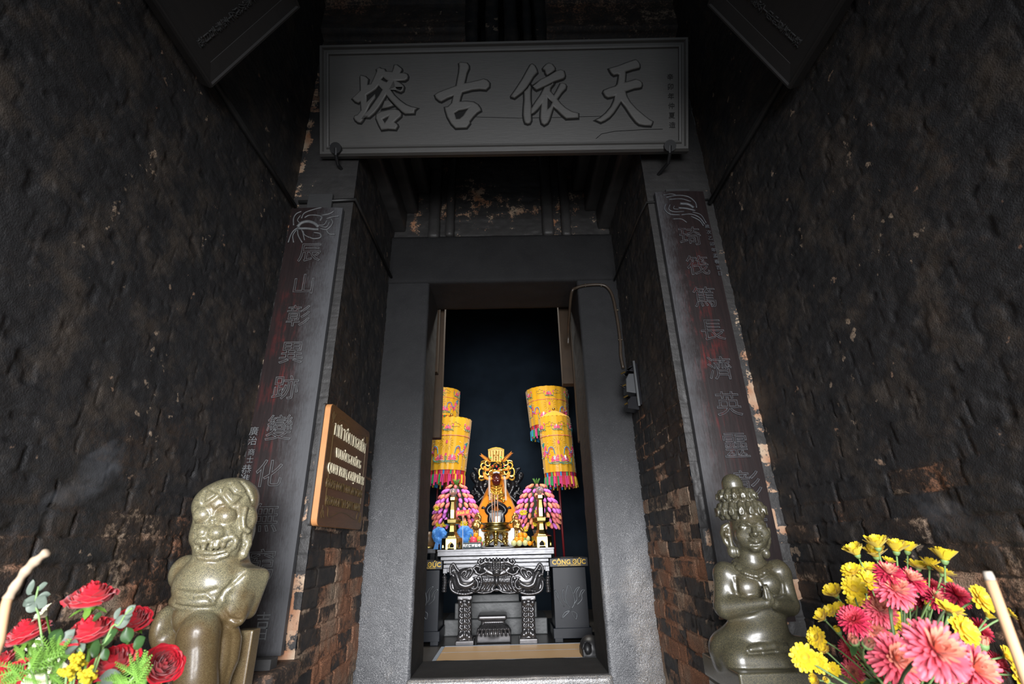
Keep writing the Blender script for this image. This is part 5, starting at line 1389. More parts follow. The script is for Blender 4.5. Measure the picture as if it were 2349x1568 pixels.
# ---- brass incense burner and its sticks
BX, BY = float(zs(697, 1400, 3.44)[0]), 3.44
bz = lambda y: float(zs(697, y, BY)[2])
r = thing('incense_burner', 'polished brass three-legged incense burner at the middle of the altar table', 'incense burner', (BX, BY, ZT))
MB().lathe([(.0, bz(1345)), (.080, bz(1345)), (.086, bz(1333)), (.094, bz(1332)), (.097, bz(1339)), (.088, bz(1347)), (.084, bz(1356)), (.092, bz(1368)), (.101, bz(1384)), (.099, bz(1400)), (.085, bz(1416)), (.058, bz(1430)), (.02, bz(1438)), (.0, bz(1438))][::-1], 40, (BX, BY, 0)).build('bowl', MT['brass'], r, smooth=True)
for k in range(3):
    a = -math.pi/2+k*2*math.pi/3; ca, sa = math.cos(a), math.sin(a)
    L = SDF(.003)
    P = lambda R, y: np.array([BX+ca*R, BY+sa*R, bz(y)])
    L.line([P(.055, 1412), P(.070, 1436), P(.066, 1470), P(.060, 1500)], [.022, .020, .014, .010], .004); L.line([P(.060, 1500), P(.070, 1520), P(.078, 1528)], [.010, .012, .010], .004)
    t_ = np.array([-sa, ca, 0])
    for sg in (-1, 1): L.line([P(.066, 1470)+t_*sg*.004, P(.064, 1490)+t_*sg*.022, P(.066, 1505)+t_*sg*.036, P(.066, 1496)+t_*sg*.040], [.010, .008, .006, .004], .004)
    L.ell(P(.078, 1470), (.012, .012, .014), .004)
    m = L.mesh('leg'); link_mesh('leg', m, MT['brass'], r)
for sg in (-1, 1):
    MB().tube([(BX+sg*.090, BY, bz(1338)), (BX+sg*.105, BY, bz(1330)), (BX+sg*.118, BY, bz(1318)), (BX+sg*.122, BY, bz(1308))], [.007, .008, .006, .003], 7).build('handle', MT['brass'], r, smooth=True)
co_ = MB().lathe([(.0, 0), (.10, 0), (.108, .006), (.112, .007), (.105, .003), (.0, .003)], 32, (BX+.01, BY, ZT)).build('plate', MT['white'], smooth=True)
tag(co_, 'white porcelain plate under the brass incense burner', 'plate')
r.location.z += .004
for x0, y0, x1, nm in ((658, 1058, 668, 'left'), (684, 1075, 686, 'middle'), (712, 1072, 710, 'right')):
    a = zs(x1, 1338, BY); b_ = zs(x0, y0, BY-.01)
    o = MB().tube([a-np.array([0, 0, .02]), b_], .0032, 6).build('incense_stick', MT['incense'], smooth=True)
    tag(o, '%s one of three thin incense sticks standing in the brass burner' % nm, 'incense stick', 'incense sticks in the brass burner')

# ---- hexagonal candlesticks
def candlestick(xc, yb, ytop, Y, label):
    X = float(zs(xc, 1400, Y)[0]); z = lambda y: float(zs(xc, y+(yb-1550), Y)[2])
    r = thing('candlestick', label, 'candlestick', (X, Y, ZT), 'hexagonal brass candlesticks')
    dz = ZT-z(1552)
    Z = lambda y: z(y)+dz
    b = MB(); n = 6; ph = math.pi/6
    R0, R1 = .066, .064
    for k in range(n):
        a0, a1 = ph+2*math.pi*k/n-math.pi/2, ph+2*math.pi*(k+1)/n-math.pi/2
        A = np.array([math.cos(a0), math.sin(a0)]); B_ = np.array([math.cos(a1), math.sin(a1)])
        W_ = lambda u, R: (A*(1-u)+B_*u)*R
        zb, zt = ZT, Z(1462)
        arch = [(.22, .16), (.20, .42), (.32, .58), (.5, .74), (.68, .58), (.80, .42), (.78, .16)]
        outer = [(0, 0), (0, .45), (0, .8), (.5, 1.0), (1, .8), (1, .45), (1, 0)]
        def pt(u, v, ins): q = W_(u, R0-ins); return (X+q[0], Y+q[1], zb+(zt-zb)*v)
        outer = [(0, 0), (0, .45), (0, 1.), (.5, 1.0), (1, 1.), (1, .45), (1, 0)]
        vs = [pt(u, v, 0) for u, v in outer]+[pt(u, v, 0) for u, v in arch]+[pt(u, v, .008) for u, v in arch]
        m_ = len(arch)
        b.add(vs, [(i, i+1, i+1+m_, i+m_) for i in range(m_-1)]+[(m_+i, m_+i+1, 2*m_+i+1, 2*m_+i) for i in range(m_-1)]+[(0, m_, 2*m_-1, m_-1)])
    b.lathe([(R0, ZT), (R0+.003, ZT), (R0+.003, ZT+.006), (R0, ZT+.008)], 6, (X, Y, 0), ph=ph+math.pi/2*0+math.pi/3*.5-math.pi/6)
    b.build('base', MT['brass'], r, weld=True)
    prof = [(.065, Z(1464)), (.066, Z(1452)), (.054, Z(1446)), (.050, Z(1440)), (.040, Z(1425)), (.030, Z(1395)), (.025, Z(1340)), (.030, Z(1334)), (.050, Z(1326)), (.054, Z(1316)), (.058, Z(1288)), (.050, Z(1284)), (.024, Z(1276)), (.026, Z(1200)), (.020, Z(1130)), (.026, Z(1122)), (.030, Z(1112)), (.030, Z(1085)), (.018, Z(1082)), (.0, Z(1082))]
    MB().lathe(prof, 6, (X, Y, 0), ph=0.0).build('stem', MT['brass'], r, bevel=.0012)
    MB().lathe([(.008, Z(1082)), (.012, Z(1070)), (.024, Z(1055)), (.028, Z(1030)), (.024, Z(1010)), (.022, Z(1010)), (.025, Z(1032)), (.020, Z(1055)), (.0, Z(1064))], 16, (X, Y, 0)).build('lamp_glass', MT['glass'], r, smooth=True)
    MB().lathe([(.0, Z(1064)), (.014, Z(1060)), (.019, Z(1045)), (.0, Z(1043))], 14, (X, Y, 0)).build('candle', simple('amber_wax', (.75, .22, .06), .3), r, smooth=True)
candlestick(303, 1550, 1080, 3.36, 'tall hexagonal brass candlestick at the left of the altar, behind the blue tulle bows')
candlestick(1105, 1530, 1080, 3.38, 'tall hexagonal brass candlestick at the right of the altar, beside the fruit')

# ---- cone flower arrangements
def flower_cone(xc, ytop, ybot, Y, label, seed):
    rng = random.Random(seed)
    X = float(zs(xc, 1200, Y)[0]); zt, zb = float(zs(xc, ytop, Y)[2]), float(zs(xc, ybot, Y)[2])
    H = zt-zb
    r = thing('flower_cone', label, 'flower arrangement', (X, Y, ZT), 'conical offering flower arrangements')
    def RR(t): return .140*(.25+.75*math.sin(min(1, t*1.45)*math.pi/2)) if t < .75 else .140*(1-.5*(t-.75))
    MB().lathe([(.0, zb-.01), (.06, zb), (.10, zb+.12*H), (.112, zb+.45*H), (.075, zb+.8*H), (.02, zt-.01), (.0, zt)], 18, (X, Y, 0), wob=lambda q, j: 1+.06*math.sin(q*7+j)).build('foliage_core', MT['dkgreen'], r, smooth=True)
    MB().lathe([(.045, ZT), (.05, ZT+.01), (.02, ZT+.04), (.035, ZT+.09), (.05, zb+.02)], 16, (X, Y, 0)).build('vase', MT['glass'], r, smooth=True)
    pm = {}
    for nm in ('violet', 'coral', 'peach'):
        e = MB().lathe([(.0, -.021), (.0055, -.017), (.0092, -.004), (.0088, .008), (.0055, .018), (.0, .021)], 8); me = e.mesh('blossom'); me.materials.append(MT[nm]); me.polygons.foreach_set('use_smooth', [True]*len(me.polygons)); pm[nm] = me
    rows = 9; cnt = 0
    for i in range(rows):
        t = .04+.90*i/(rows-1); R = RR(t)+.012; n = max(7, int(2*math.pi*R/.043)); n = min(n, 23)
        for k in range(n):
            q = 2*math.pi*(k+.5*(i % 2))/n
            if math.sin(q) > .12 or cnt > 97: continue
            nm = ('violet' if i % 2 else ('peach' if k % 2 else 'coral')) if i < 6 else ('coral' if (k+i) % 3 else 'peach')
            if i >= 5 and rng.random() < .25: nm = 'violet'
            o = bpy.data.objects.new('blossom', pm[nm]); COL.objects.link(o); o.parent = r; cnt += 1
            z_ = zt-H*t
            o.location = Vector((R*math.cos(q), R*math.sin(q), z_-ZT+rng.uniform(-.004, .004)))
            # buds droop outward and along the slope
            dirv = Vector((math.cos(q)*.9-.6*math.sin(q)*(0), math.sin(q)*.9, -.35-.9*t))
            if i < 7: dirv += Vector((-math.sin(q), math.cos(q), 0))*.15*rng.uniform(-1, 1)
            o.rotation_euler = dirv.to_track_quat('Z', 'Y').to_euler(); s_ = rng.uniform(1.2, 1.45); o.scale = (s_*1.05, s_*1.05, s_)
    for k in range(7):
        yl = MB()
        q = -math.pi/2+rng.uniform(-1, 1); t = rng.choice((.55, .65, .9, 1.0)); p = (X+(RR(min(t, .9))+.02)*math.cos(q), Y+(RR(min(t, .9))+.02)*math.sin(q), zt-H*t)
        for j in range(9):
            a = 2*math.pi*j/9; d = Vector((math.cos(a)*.8, -.6, math.sin(a)*.8)); yl.tube([p, Vector(p)+d*.012, Vector(p)+d*.024], [.003, .006, .002], 5)
        yl.build('yellow_flower', MT['yelfl'], r, smooth=True)
    tp = MB()
    for k in range(8):
        a = 2*math.pi*k/8; tp.tube([(X, Y, zt-.01), (X+.018*math.cos(a), Y+.018*math.sin(a), zt+.03), (X+.028*math.cos(a), Y+.028*math.sin(a), zt+.045)], [.004, .004, .001], 5)
    tp.build('topknot', MT['leaf'], r, smooth=True)
flower_cone(335, 990, 1385, 3.67, 'pink and orange cone of flowers left of the goddess, behind the left candlestick', 1)
flower_cone(1070, 985, 1385, 3.68, 'pink and orange cone of flowers right of the goddess, behind the right candlestick', 2)

# ---- blue tulle bows, tag, nameplate
def tulle(xc, yc, Y, R, label, seed):
    rng = random.Random(seed); b = MB(); c = zs(xc, yc, Y)
    for k in range(9):
        a = 2*math.pi*k/9+rng.uniform(-.2, .2); L = R*rng.uniform(.85, 1.1)
        d = np.array([math.cos(a), 0, math.sin(a)]); t = np.array([-math.sin(a), 0, math.cos(a)])
        rows = []
        for u in np.linspace(0, 1, 7):
            w_ = .15*R+.5*R*math.sin(u*math.pi*.85)
            rows.append([c+d*L*u+t*w_*v+np.array([0, -.02*math.sin(u*math.pi)*(1+.6*math.cos(v*5+k))+.006*math.sin(v*9+k), 0]) for v in np.linspace(-1, 1, 7)])
        b.grid(rows)
    r = thing('tulle_bow', label, 'bow', (c[0], c[1], ZT))
    b.build('loops', MT['tulle'], r, smooth=True)
    tl = MB()
    for sg in (-1, 1):
        rows = [[np.array([c[0]+sg*(.008+.014*u)+v*(.006+.01*u), c[1]-.004, c[2]+(ZT+.001-c[2])*u]) for v in (-1, 0, 1)] for u in np.linspace(0, 1, 6)]
        tl.grid(rows)
    tl.build('tail', MT['tulle'], r, smooth=True)
tulle(190, 1440, 3.48, .052, 'left one of two ruffled blue tulle bows flanking the left brass candlestick', 1)
tulle(415, 1435, 3.48, .055, 'right one of two ruffled blue tulle bows, beside the dragon fruit', 2)
r = thing('ribbon_tag', 'red swallow-tailed paper tag with yellow script on a thin white stick', 'tag', zs(399, 1340, 3.34))
P = [(336, 1217), (478, 1205), (458, 1232), (478, 1256), (338, 1264)]
MB().poly([zs(x, y, 3.335) for x, y in P], (0, .002, 0)).build('paper', MT['redtag'], r)
p = zs(398, 1236, 3.3345); m = text_mesh('Kính lễ', .026, .0006, shear=.25, offset=.0006); m.transform(Matrix.Rotation(rad(4), 4, 'Z')); m.transform(frame((p[0], 3.3345, p[2]), (1, 0, 0), 0, (0, -1, 0))); link_mesh('lettering', m, MT['yellowink'], r, False)
MB().tube([zs(399, 1262, 3.338), (zs(399, 1500, 3.338)[0], 3.338, ZT)], .0018, 6).build('stick', MT['white'], r)
p0 = zs(400, 1545, 3.33); p1 = zs(568, 1502, 3.33)
r = thing('desk_nameplate', 'small dark desk nameplate with white characters at the front edge of the altar', 'nameplate', ((p0[0]+p1[0])/2, 3.335, ZT))
MB().poly([(p0[0], 3.318, ZT), (p0[0], 3.350, ZT), (p0[0], 3.342, p1[2]), (p0[0], 3.334, p1[2])], (p1[0]-p0[0], 0, 0)).build('block', MT['plate'], r, bevel=.0015)
m = text_mesh('天依阿那聖母', .0195, .0006, offset=.0008, spacing=.98); m.transform(frame(((p0[0]+p1[0])/2-.004, 3.3255, (ZT+p1[2])/2), (1, 0, 0), 0, (0, -1, .28))); link_mesh('lettering', m, MT['white'], r, False)

# ---- fruit and plates
def fruit(name, x, y, rr, Y, mat, label, cat, grp, sc=(1, 1, 1), stem=True):
    p = zs(x, y, Y); R = rr*.735e-3
    r = thing(name, label, cat, (p[0], p[1], p[2]-R*sc[2]), grp)
    MB().ell(p, (R*sc[0], R*sc[1], R*sc[2]), 18).build('flesh', MT[mat], r, smooth=True)
    if stem: MB().lathe([(.0, R*sc[2]-.001), (R*.12, R*sc[2]-.0012), (R*.08, R*sc[2]+.002), (.0, R*sc[2]+.0025)], 6, p).build('stem_button', MT['leaf'], r)
    return r
for x, y, Y, l in ((516, 1440, 3.44, 'upper orange of the pile left of the burner'), (546, 1473, 3.40, 'lower orange of the pile left of the burner, resting on the dragon fruit')):
    fruit('orange', x, y, 24, Y, 'orangefruit', l, 'orange', 'oranges on the altar')
for x, y, Y, l in ((918, 1438, 3.42, 'topmost orange of the pile right of the burner'), (956, 1442, 3.44, 'upper orange nearest the right candlestick'), (884, 1478, 3.41, 'leftmost orange in the pile right of the burner'), (923, 1476, 3.39, 'middle orange above the pale melons'), (1000, 1512, 3.38, 'lone orange beside the right brass candlestick foot')):
    fruit('orange', x, y, 25 if x != 1000 else 20, Y, 'orangefruit', l, 'orange', 'oranges on the altar')
for x, y, Y, l in ((858, 1510, 3.39, 'leftmost pale yellow melon of the fruit pile right of the burner'), (908, 1510, 3.37, 'middle pale yellow melon of the fruit pile right of the burner'), (960, 1508, 3.385, 'rightmost pale yellow melon beside the lone orange'), (980, 1470, 3.45, 'pale green fruit at the back of the pile by the candlestick')):
    fruit('melon', x, y, 25, Y, 'melon', l, 'melon', 'pale melons on the altar')
fruit('lime', 950, 1476, 16, 3.40, 'pomelo', 'small green lime between the orange pile and melons', 'lime', None)
fruit('pomelo', 820, 1458, 62, 3.60, 'pomelo', 'large green pomelo half hidden behind the brass burner', 'pomelo', None, (.55, .6, 1))
for x, y, Y, sx, l in ((495, 1488, 3.44, 40, 'larger dragon fruit beside the right blue tulle bow'), (553, 1518, 3.375, 26, 'dragon fruit half hidden between nameplate and burner')):
    p = zs(x, y, Y); R = sx*.735e-3
    r = thing('dragon_fruit', l, 'dragon fruit', (p[0], p[1], ZT))
    MB().ell(p, (R, R*.9, R*.95), 16).build('skin', MT['dragonfruit'], r, smooth=True)
    sc_ = MB()
    for k in range(14):
        a = RNG.uniform(0, 6.28); b_ = RNG.uniform(-.6, 1.2); d = Vector((math.cos(a)*math.cos(b_), math.sin(a)*math.cos(b_), math.sin(b_))); q = Vector(p)+d*R*.92
        sc_.tube([q, q+d*.006+Vector((0, 0, .006)), q+d*.008+Vector((0, 0, .014))], [.005, .004, .0008], 5)
    sc_.build('scales', MT['pomelo'], r, smooth=True)
for x0, y0, wx, wy, Y, tilt, l in ((566, 1440, 44, 42, 3.56, -.5, 'white porcelain plate leaning behind the oranges left of the burner'), (856, 1448, 26, 60, 3.56, .3, 'white porcelain plate leaning behind the green pomelo')):
    p = zs(x0, y0, Y); R_ = Matrix.Rotation(rad(78), 3, 'X') @ Matrix.Rotation(0, 3, 'Z')
    o = MB().lathe([(.0, 0), (.04, .0), (.06, .008), (.062, .010), (.04, .003), (.0, .003)], 28, (p[0], p[1], ZT+.062), R=R_).build('plate', MT['white'], smooth=True); tag(o, l, 'plate')

# ---- gilt phoenix birds
def phoenix(xc, Y, m, label):
    f = lambda x, y, dy=0: zs(xc+m*x, y, Y+dy)
    g = SDF(.0035)
    g.ell(f(0, 1345), (.030, .026, .034), .01)
    g.line([f(10, 1330), f(30, 1300), f(34, 1275), f(20, 1258), f(2, 1262)], [.016, .011, .009, .010, .009], .004); g.line([f(2, 1262), f(-12, 1275), f(-16, 1284)], [.006, .004, .002], .002)
    g.ell(f(12, 1245), (.009, .006, .008), .002); g.line([f(18, 1246), f(35, 1235)], [.004, .002], .002)
    for k in range(5): g.line([f(-10-5*k, 1340+6*k), f(-30-6*k, 1372+6*k), f(-34-4*k, 1392+4*k)], [.011, .009, .004], .003)
    for k in range(12): g.ell(f(RNG.uniform(-25, 25), RNG.uniform(1320, 1370), -.022), (.008, .005, .008), .002)
    for x in (-8, 12): g.line([f(x, 1375), f(x+2, 1405), (f(x+2, 1420)[0], Y, ZT+.05)], [.009, .006, .006], .003)
    p = f(0, 1420)
    g.ell((p[0], Y, ZT+.03), (.035, .03, .032), .004)
    tag(link_mesh('phoenix_figurine', g.mesh('phoenix_figurine'), MT['oldgold']), label, 'figurine', 'gilt phoenix figurines flanking the goddess')
phoenix(520, 3.50, 1, 'gilt phoenix figurine left of the black carved stand')
phoenix(885, 3.50, -1, 'gilt phoenix figurine right of the black carved stand')

# ---- side table and drum glimpsed at the far left
tx0, tx1 = float(zs(-40, 1500, 3.60)[0]), float(zs(160, 1500, 3.60)[0])
tzt = float(zs(100, 1560, 3.60)[2])
r = thing('side_table', 'narrow black side table behind the left donation box', 'table', ((tx0+tx1)/2, 3.72, CF))
MB().mm(tx0, tx1, 3.58, 3.79, tzt-.03, tzt).build('table_top', MT['altar'], r, bevel=.003)
for x in (tx0+.02, tx1-.02):
    for y in (3.60, 3.77): MB().mm(x-.015, x+.015, y-.015, y+.015, CF, tzt-.03).build('leg', MT['gloss'], r)
p = zs(100, 1450, 3.685)
r = thing('drum', 'brown wooden drum on the black side table by the left jamb', 'drum', (p[0], p[1], tzt))
MB().lathe([(.05, tzt+.012), (.062, tzt+.04), (.064, tzt+.07), (.058, tzt+.11), (.0, tzt+.112)], 22, (p[0]-.012, p[1], 0)).build('shell', simple('drum_wood', (.20, .12, .06), .4, noise=.4), r, smooth=True)
MB().lathe([(.055, tzt), (.075, tzt+.002), (.078, tzt+.012), (.05, tzt+.014)], 22, (p[0]-.005, p[1], 0)).build('ring_stand', MT['brass'], r, smooth=True)

# ================================================================== wooden notice on the left reveal
SX = -0.655
cs = [atX(x, y, SX) for x, y in ((762, 928), (850, 990), (725, 1203), (827, 1215))]
y0, y1 = (cs[0][1]+cs[2][1])/2, (cs[1][1]+cs[3][1])/2
z1, z0 = (cs[0][2]+cs[1][2])/2, (cs[2][2]+cs[3][2])/2
_t = NT('wood_print'); _g = _t.noise(4, 6, 0.7, vec=_t.map((2, 3.0, 22)), dist=1.2)
_t.set(Base_Color=_t.mix(_g, (0.045, 0.022, 0.012), (0.21, 0.105, 0.052)), Roughness=0.4); MT['notice'] = _t.m
MT['noticeedge'] = simple('pale_orange_wood_edge', (0.60, 0.27, 0.10), 0.5, noise=0.2, nscale=20); MT['cutletter'] = simple('cream_cut_letter', (0.78, 0.70, 0.50), 0.35); MT['goldletter'] = simple('bronze_letter', (0.115, 0.075, 0.030), 0.45); MT['letteredge'] = simple('dark_letter_edge', (0.05, 0.035, 0.015), 0.6)
W_, H_ = y1-y0, z1-z0
Ms = frame((SX, (y0+y1)/2, (z0+z1)/2), (0, 1, 0), 0, (1, 0, 0))
nt = thing('notice_board', 'brown wood notice with rounded corners and cream Vietnamese lettering beside the left couplet board', 'notice', (SX, (y0+y1)/2, z0))
def rrect(w_, h_, r_, n=6):
    P = []
    for cx, cy, a0 in ((w_/2-r_, h_/2-r_, 0), (-w_/2+r_, h_/2-r_, 90), (-w_/2+r_, -h_/2+r_, 180), (w_/2-r_, -h_/2+r_, 270)):
        for k in range(n+1): a = rad(a0+90*k/n); P.append((cx+r_*math.cos(a), cy+r_*math.sin(a)))
    return P
m = curve_mesh([rrect(W_, H_, .024)], .0005, 0); m.transform(Ms); link_mesh('face', m, MT['notice'], nt, False)
m = curve_mesh([rrect(W_+.001, H_+.001, .024)], .010, 0); m.transform(Matrix.Translation((0, 0, -.0115))); m.transform(Ms); link_mesh('edge', m, MT['noticeedge'], nt, False)
m = curve_mesh([rrect(W_+.004, H_*1.0, .01)], .004, 0); m.transform(Matrix.Translation((-.004, 0, -.026))); m.transform(Ms); link_mesh('backing', m, MT['char'], nt, False)
LN = [('NƠI TÔN NGHIÊM', .295, .052, 'cutletter', 1), ('VUI LÒNG KHÔNG', .11, .040, 'cutletter', 1), ('QUAY PHIM, CHỤP HÌNH', -.035, .040, 'cutletter', 1), ("PLEASE DON'T FILM AND TAKE", -.165, .036, 'goldletter', .98), ('PHOTOS IN THE SANCTUARY', -.30, .036, 'goldletter', .98)]
for tx, fy, sz, mt, xs in LN:
    m = text_mesh(tx, sz, .002, offset=0.0); xs_ = [v.co.x for v in m.vertices]; wd = max(xs_)-min(xs_)
    want = W_*{0: .78, 1: .62, 2: .86, 3: .86, 4: .80}[[l[0] for l in LN].index(tx)]
    m.transform(Matrix.Diagonal((want/wd, 1.25, 1, 1))); m.transform(Matrix.Translation((0, fy*H_, .002))); m.transform(Ms); link_mesh('lettering', m, MT[mt], nt, False)
orn = MB()
def nt3(u, v): return Ms @ Vector((u*W_, v*H_, .001))
L = [(-.30, .40), (-.22, .425), (-.05, .385), (.08, .375), (.2, .40), (.32, .415), (.335, .37), (.355, .345), (.40, .33), (.405, .2), (.405, -.2), (.40, -.33), (.355, -.345), (.335, -.37), (.32, -.415), (.2, -.40), (.05, -.375), (-.1, -.375), (-.22, -.41), (-.32, -.425), (-.335, -.37), (-.355, -.345), (-.40, -.33), (-.405, -.2), (-.405, .2), (-.40, .33), (-.355, .345), (-.335, .37)]
orn.tube([nt3(*q) for q in catmull([np.array(l) for l in L], 4, True)]+[nt3(*L[0])], .0014, 5)
for sx in (-1, 1):
    for sy in (-1, 1):
        orn.tube([nt3(sx*u, sy*v) for u, v in ((.44, .34), (.425, .40), (.44, .44), (.46, .41), (.445, .37), (.42, .38), (.40, .43), (.38, .44))], .0010, 4)
orn.build('engraved_border', MT['goldletter'], nt)

# ================================================================== breaker and its cable on the right jamb
r = thing('circuit_breaker', 'black open circuit breaker mounted on a steel rail beside the right door jamb', 'circuit breaker', atX(1445, 945, RR-.02))
def be(x, y, X): return atX(x, y, X)
a, b_ = be(1452, 842, RR-.012), be(1462, 935, RR-.012)
yb = (a[1]+b_[1])/2; Z1, Z0 = a[2], b_[2]
br = MB().mm(RR-.012, RR-.001, yb-.055, yb+.03, Z0, Z1+.005); br.build('backplate', MT['gloss'], r, bevel=.002)
MB().mm(RR-.022, RR-.011, yb-.052, yb-.036, Z0-.005, Z1+.02).build('rail', simple('dull_steel', (.12, .125, .13), .35, .7), r, bevel=.0015)
h = Z1-Z0
for i, (f0, f1, dx) in enumerate(((.84, 1.0, .040), (.30, .80, .055), (-.10, .24, .060))):
    q = MB(); q.poly([(RR-.012, yb-.034, Z0+f0*h), (RR-.012-dx, yb-.034, Z0+f0*h+.01), (RR-.012-dx*.9, yb-.034, Z0+f1*h-.028), (RR-.012-dx*.6, yb-.034, Z0+f1*h), (RR-.012, yb-.034, Z0+f1*h)], (0, .07, 0))
    q.build('module', MT['gloss'] if i != 1 else simple('grey_bakelite', (.05, .053, .057), .35), r, bevel=.003)
for f in (.27, .55, .1, .86): MB().tube([(RR-.06, yb-.02, Z0+f*h), (RR-.082, yb-.03, Z0+f*h-.012)], .004, 6).build('terminal', simple('brass_screw', (.5, .33, .1), .3, .9), r)
MB().tube([(RR-.06, yb, Z0+.48*h), (RR-.088, yb-.005, Z0+.56*h)], .006, 8).build('lever', MT['gloss'], r)
path = [(1303, 790), (1304, 765), (1306, 725), (1311, 672), (1322, 660), (1345, 654), (1380, 653), (1396, 662), (1406, 682), (1413, 715), (1421, 750), (1424, 785), (1424, 815), (1431, 845)]
P = []
for i, (x, y) in enumerate(path):
    Yp = [JB-.05, JB-.08, JB-.22, DY-.006][min(i, 3)] if i < 4 else DY-.014
    p = at(x, y, Yp)
    if i < 4: p[0] = min(p[0], XR-.010)
    if i >= 10: p[0] = min(p[0], RR-.022)
    P.append(p)
_t = simple('brown_cable', (0.045, 0.032, 0.022), 0.35, noise=0.5, nscale=30)
cb = thing('power_cable', 'brown cable looped over the top of the right door jamb down to the breaker', 'cable', P[-1])
MB().tube([tuple(p) for p in catmull(P, 5)], .0085, 8).build('sheath', _t, cb, smooth=True)
for x, y in ((1414, 711), (1423, 779), (1343, 654), (1379, 653)):
    p = at(x, y, DY-.014); MB().ell(p, (.014, .006, .004) if x > 1400 else (.005, .006, .011), 10).build('clip', simple('cable_clip', (.16, .13, .09), .4), cb, smooth=True)

# ================================================================== flowers and incense near the camera
def place(x, y, wpx, diam):
    d = ray(x, y); zd = FPX*diam/wpx
    return CAMP+d*(zd/FPX)
def fit(x, y, wpx, diam, ymax=1.15):
    """diameter that keeps a bloom clear of the side walls and the statues"""
    diam = min(diam, .88*wpx/max(1, abs(x-1174)))
    return diam*min(1, ymax/(ray(x, y)[1]*diam/wpx))
MT['daisy'] = simple('daisy_petal', (0.88, 0.66, 0.025), 0.5, noise=0.12, nscale=120, sheen=0.2); MT['disc'] = simple('daisy_disc', (0.62, 0.42, 0.02), 0.7, noise=0.4, nscale=400)
MT['stem'] = simple('pale_green_stem', (0.22, 0.36, 0.13), 0.5, noise=0.2, nscale=60); MT['stemdk'] = simple('olive_stem', (0.10, 0.14, 0.06), 0.55, noise=0.3, nscale=60)
MT['chrO'] = simple('coral_pink_petal', (0.80, 0.115, 0.17), 0.5, noise=0.25, nscale=90, sheen=0.2); MT['chrI'] = simple('peach_coral_petal', (0.88, 0.30, 0.20), 0.5, noise=0.25, nscale=90, sheen=0.2)
MT['chrD'] = simple('deep_rose_petal', (0.58, 0.035, 0.085), 0.5, noise=0.3, nscale=90); MT['chrD2'] = simple('rose_red_petal', (0.72, 0.085, 0.12), 0.5, noise=0.3, nscale=90)
MT['rose'] = simple('crimson_rose_petal', (0.66, 0.012, 0.030), 0.45, noise=0.2, nscale=60, sheen=0.3)
MT['roseleaf'] = simple('rose_leaf_green', (0.035, 0.085, 0.025), 0.4, noise=0.3, nscale=40); MT['euc'] = simple('grey_green_leaf', (0.15, 0.19, 0.155), 0.5, noise=0.15, nscale=30)
MT['fern'] = simple('bright_fern_green', (0.16, 0.33, 0.05), 0.5, noise=0.2, nscale=50); MT['golden'] = simple('golden_filler', (0.72, 0.55, 0.03), 0.6, noise=0.3, nscale=90); MT['cream'] = simple('cream_petal', (0.80, 0.80, 0.62), 0.45)
MT['greybr'] = simple('greyish_brown_leaf', (0.10, 0.075, 0.06), 0.45)
def petal_grid(L, W, lift, curl, fold=0.0, n=5, tipw=0.35, r0=0.0, basew=0.35):
    """strip along +x, returns rows of 3 points"""
    rows = []
    for i in range(n):
        t = i/(n-1); w_ = W*(basew+(1-basew)*math.sin(min(1, t*1.5)*math.pi/2))*(1 if t < .7 else 1-(1-tipw)*((t-.7)/.3)**1.5)
        x = r0+L*t*math.cos(lift+curl*t*.5); z = L*t*math.sin(lift+curl*t*.5)
        rows.append([(x, -w_, z+fold*w_), (x, 0, z), (x, w_, z+fold*w_)])
    return rows
def ring_petals(mb, cnt, L, W, lift, curl, fold=.4, ph=0.0, jit=.1, r0=.002, z0=0.0, seed=0, **k):
    rg = random.Random(seed)
    for i in range(cnt):
        q = ph+2*math.pi*(i+rg.uniform(-.25, .25))/cnt; c, s_ = math.cos(q), math.sin(q)
        G = petal_grid(L*rg.uniform(.88, 1.06), W, lift+rg.uniform(-jit, jit), curl+rg.uniform(-jit, jit)*2, fold, r0=r0, **k)
        mb.grid([[(x*c-y*s_, x*s_+y*c, z+z0) for x, y, z in row] for row in G])
PR_ = {}
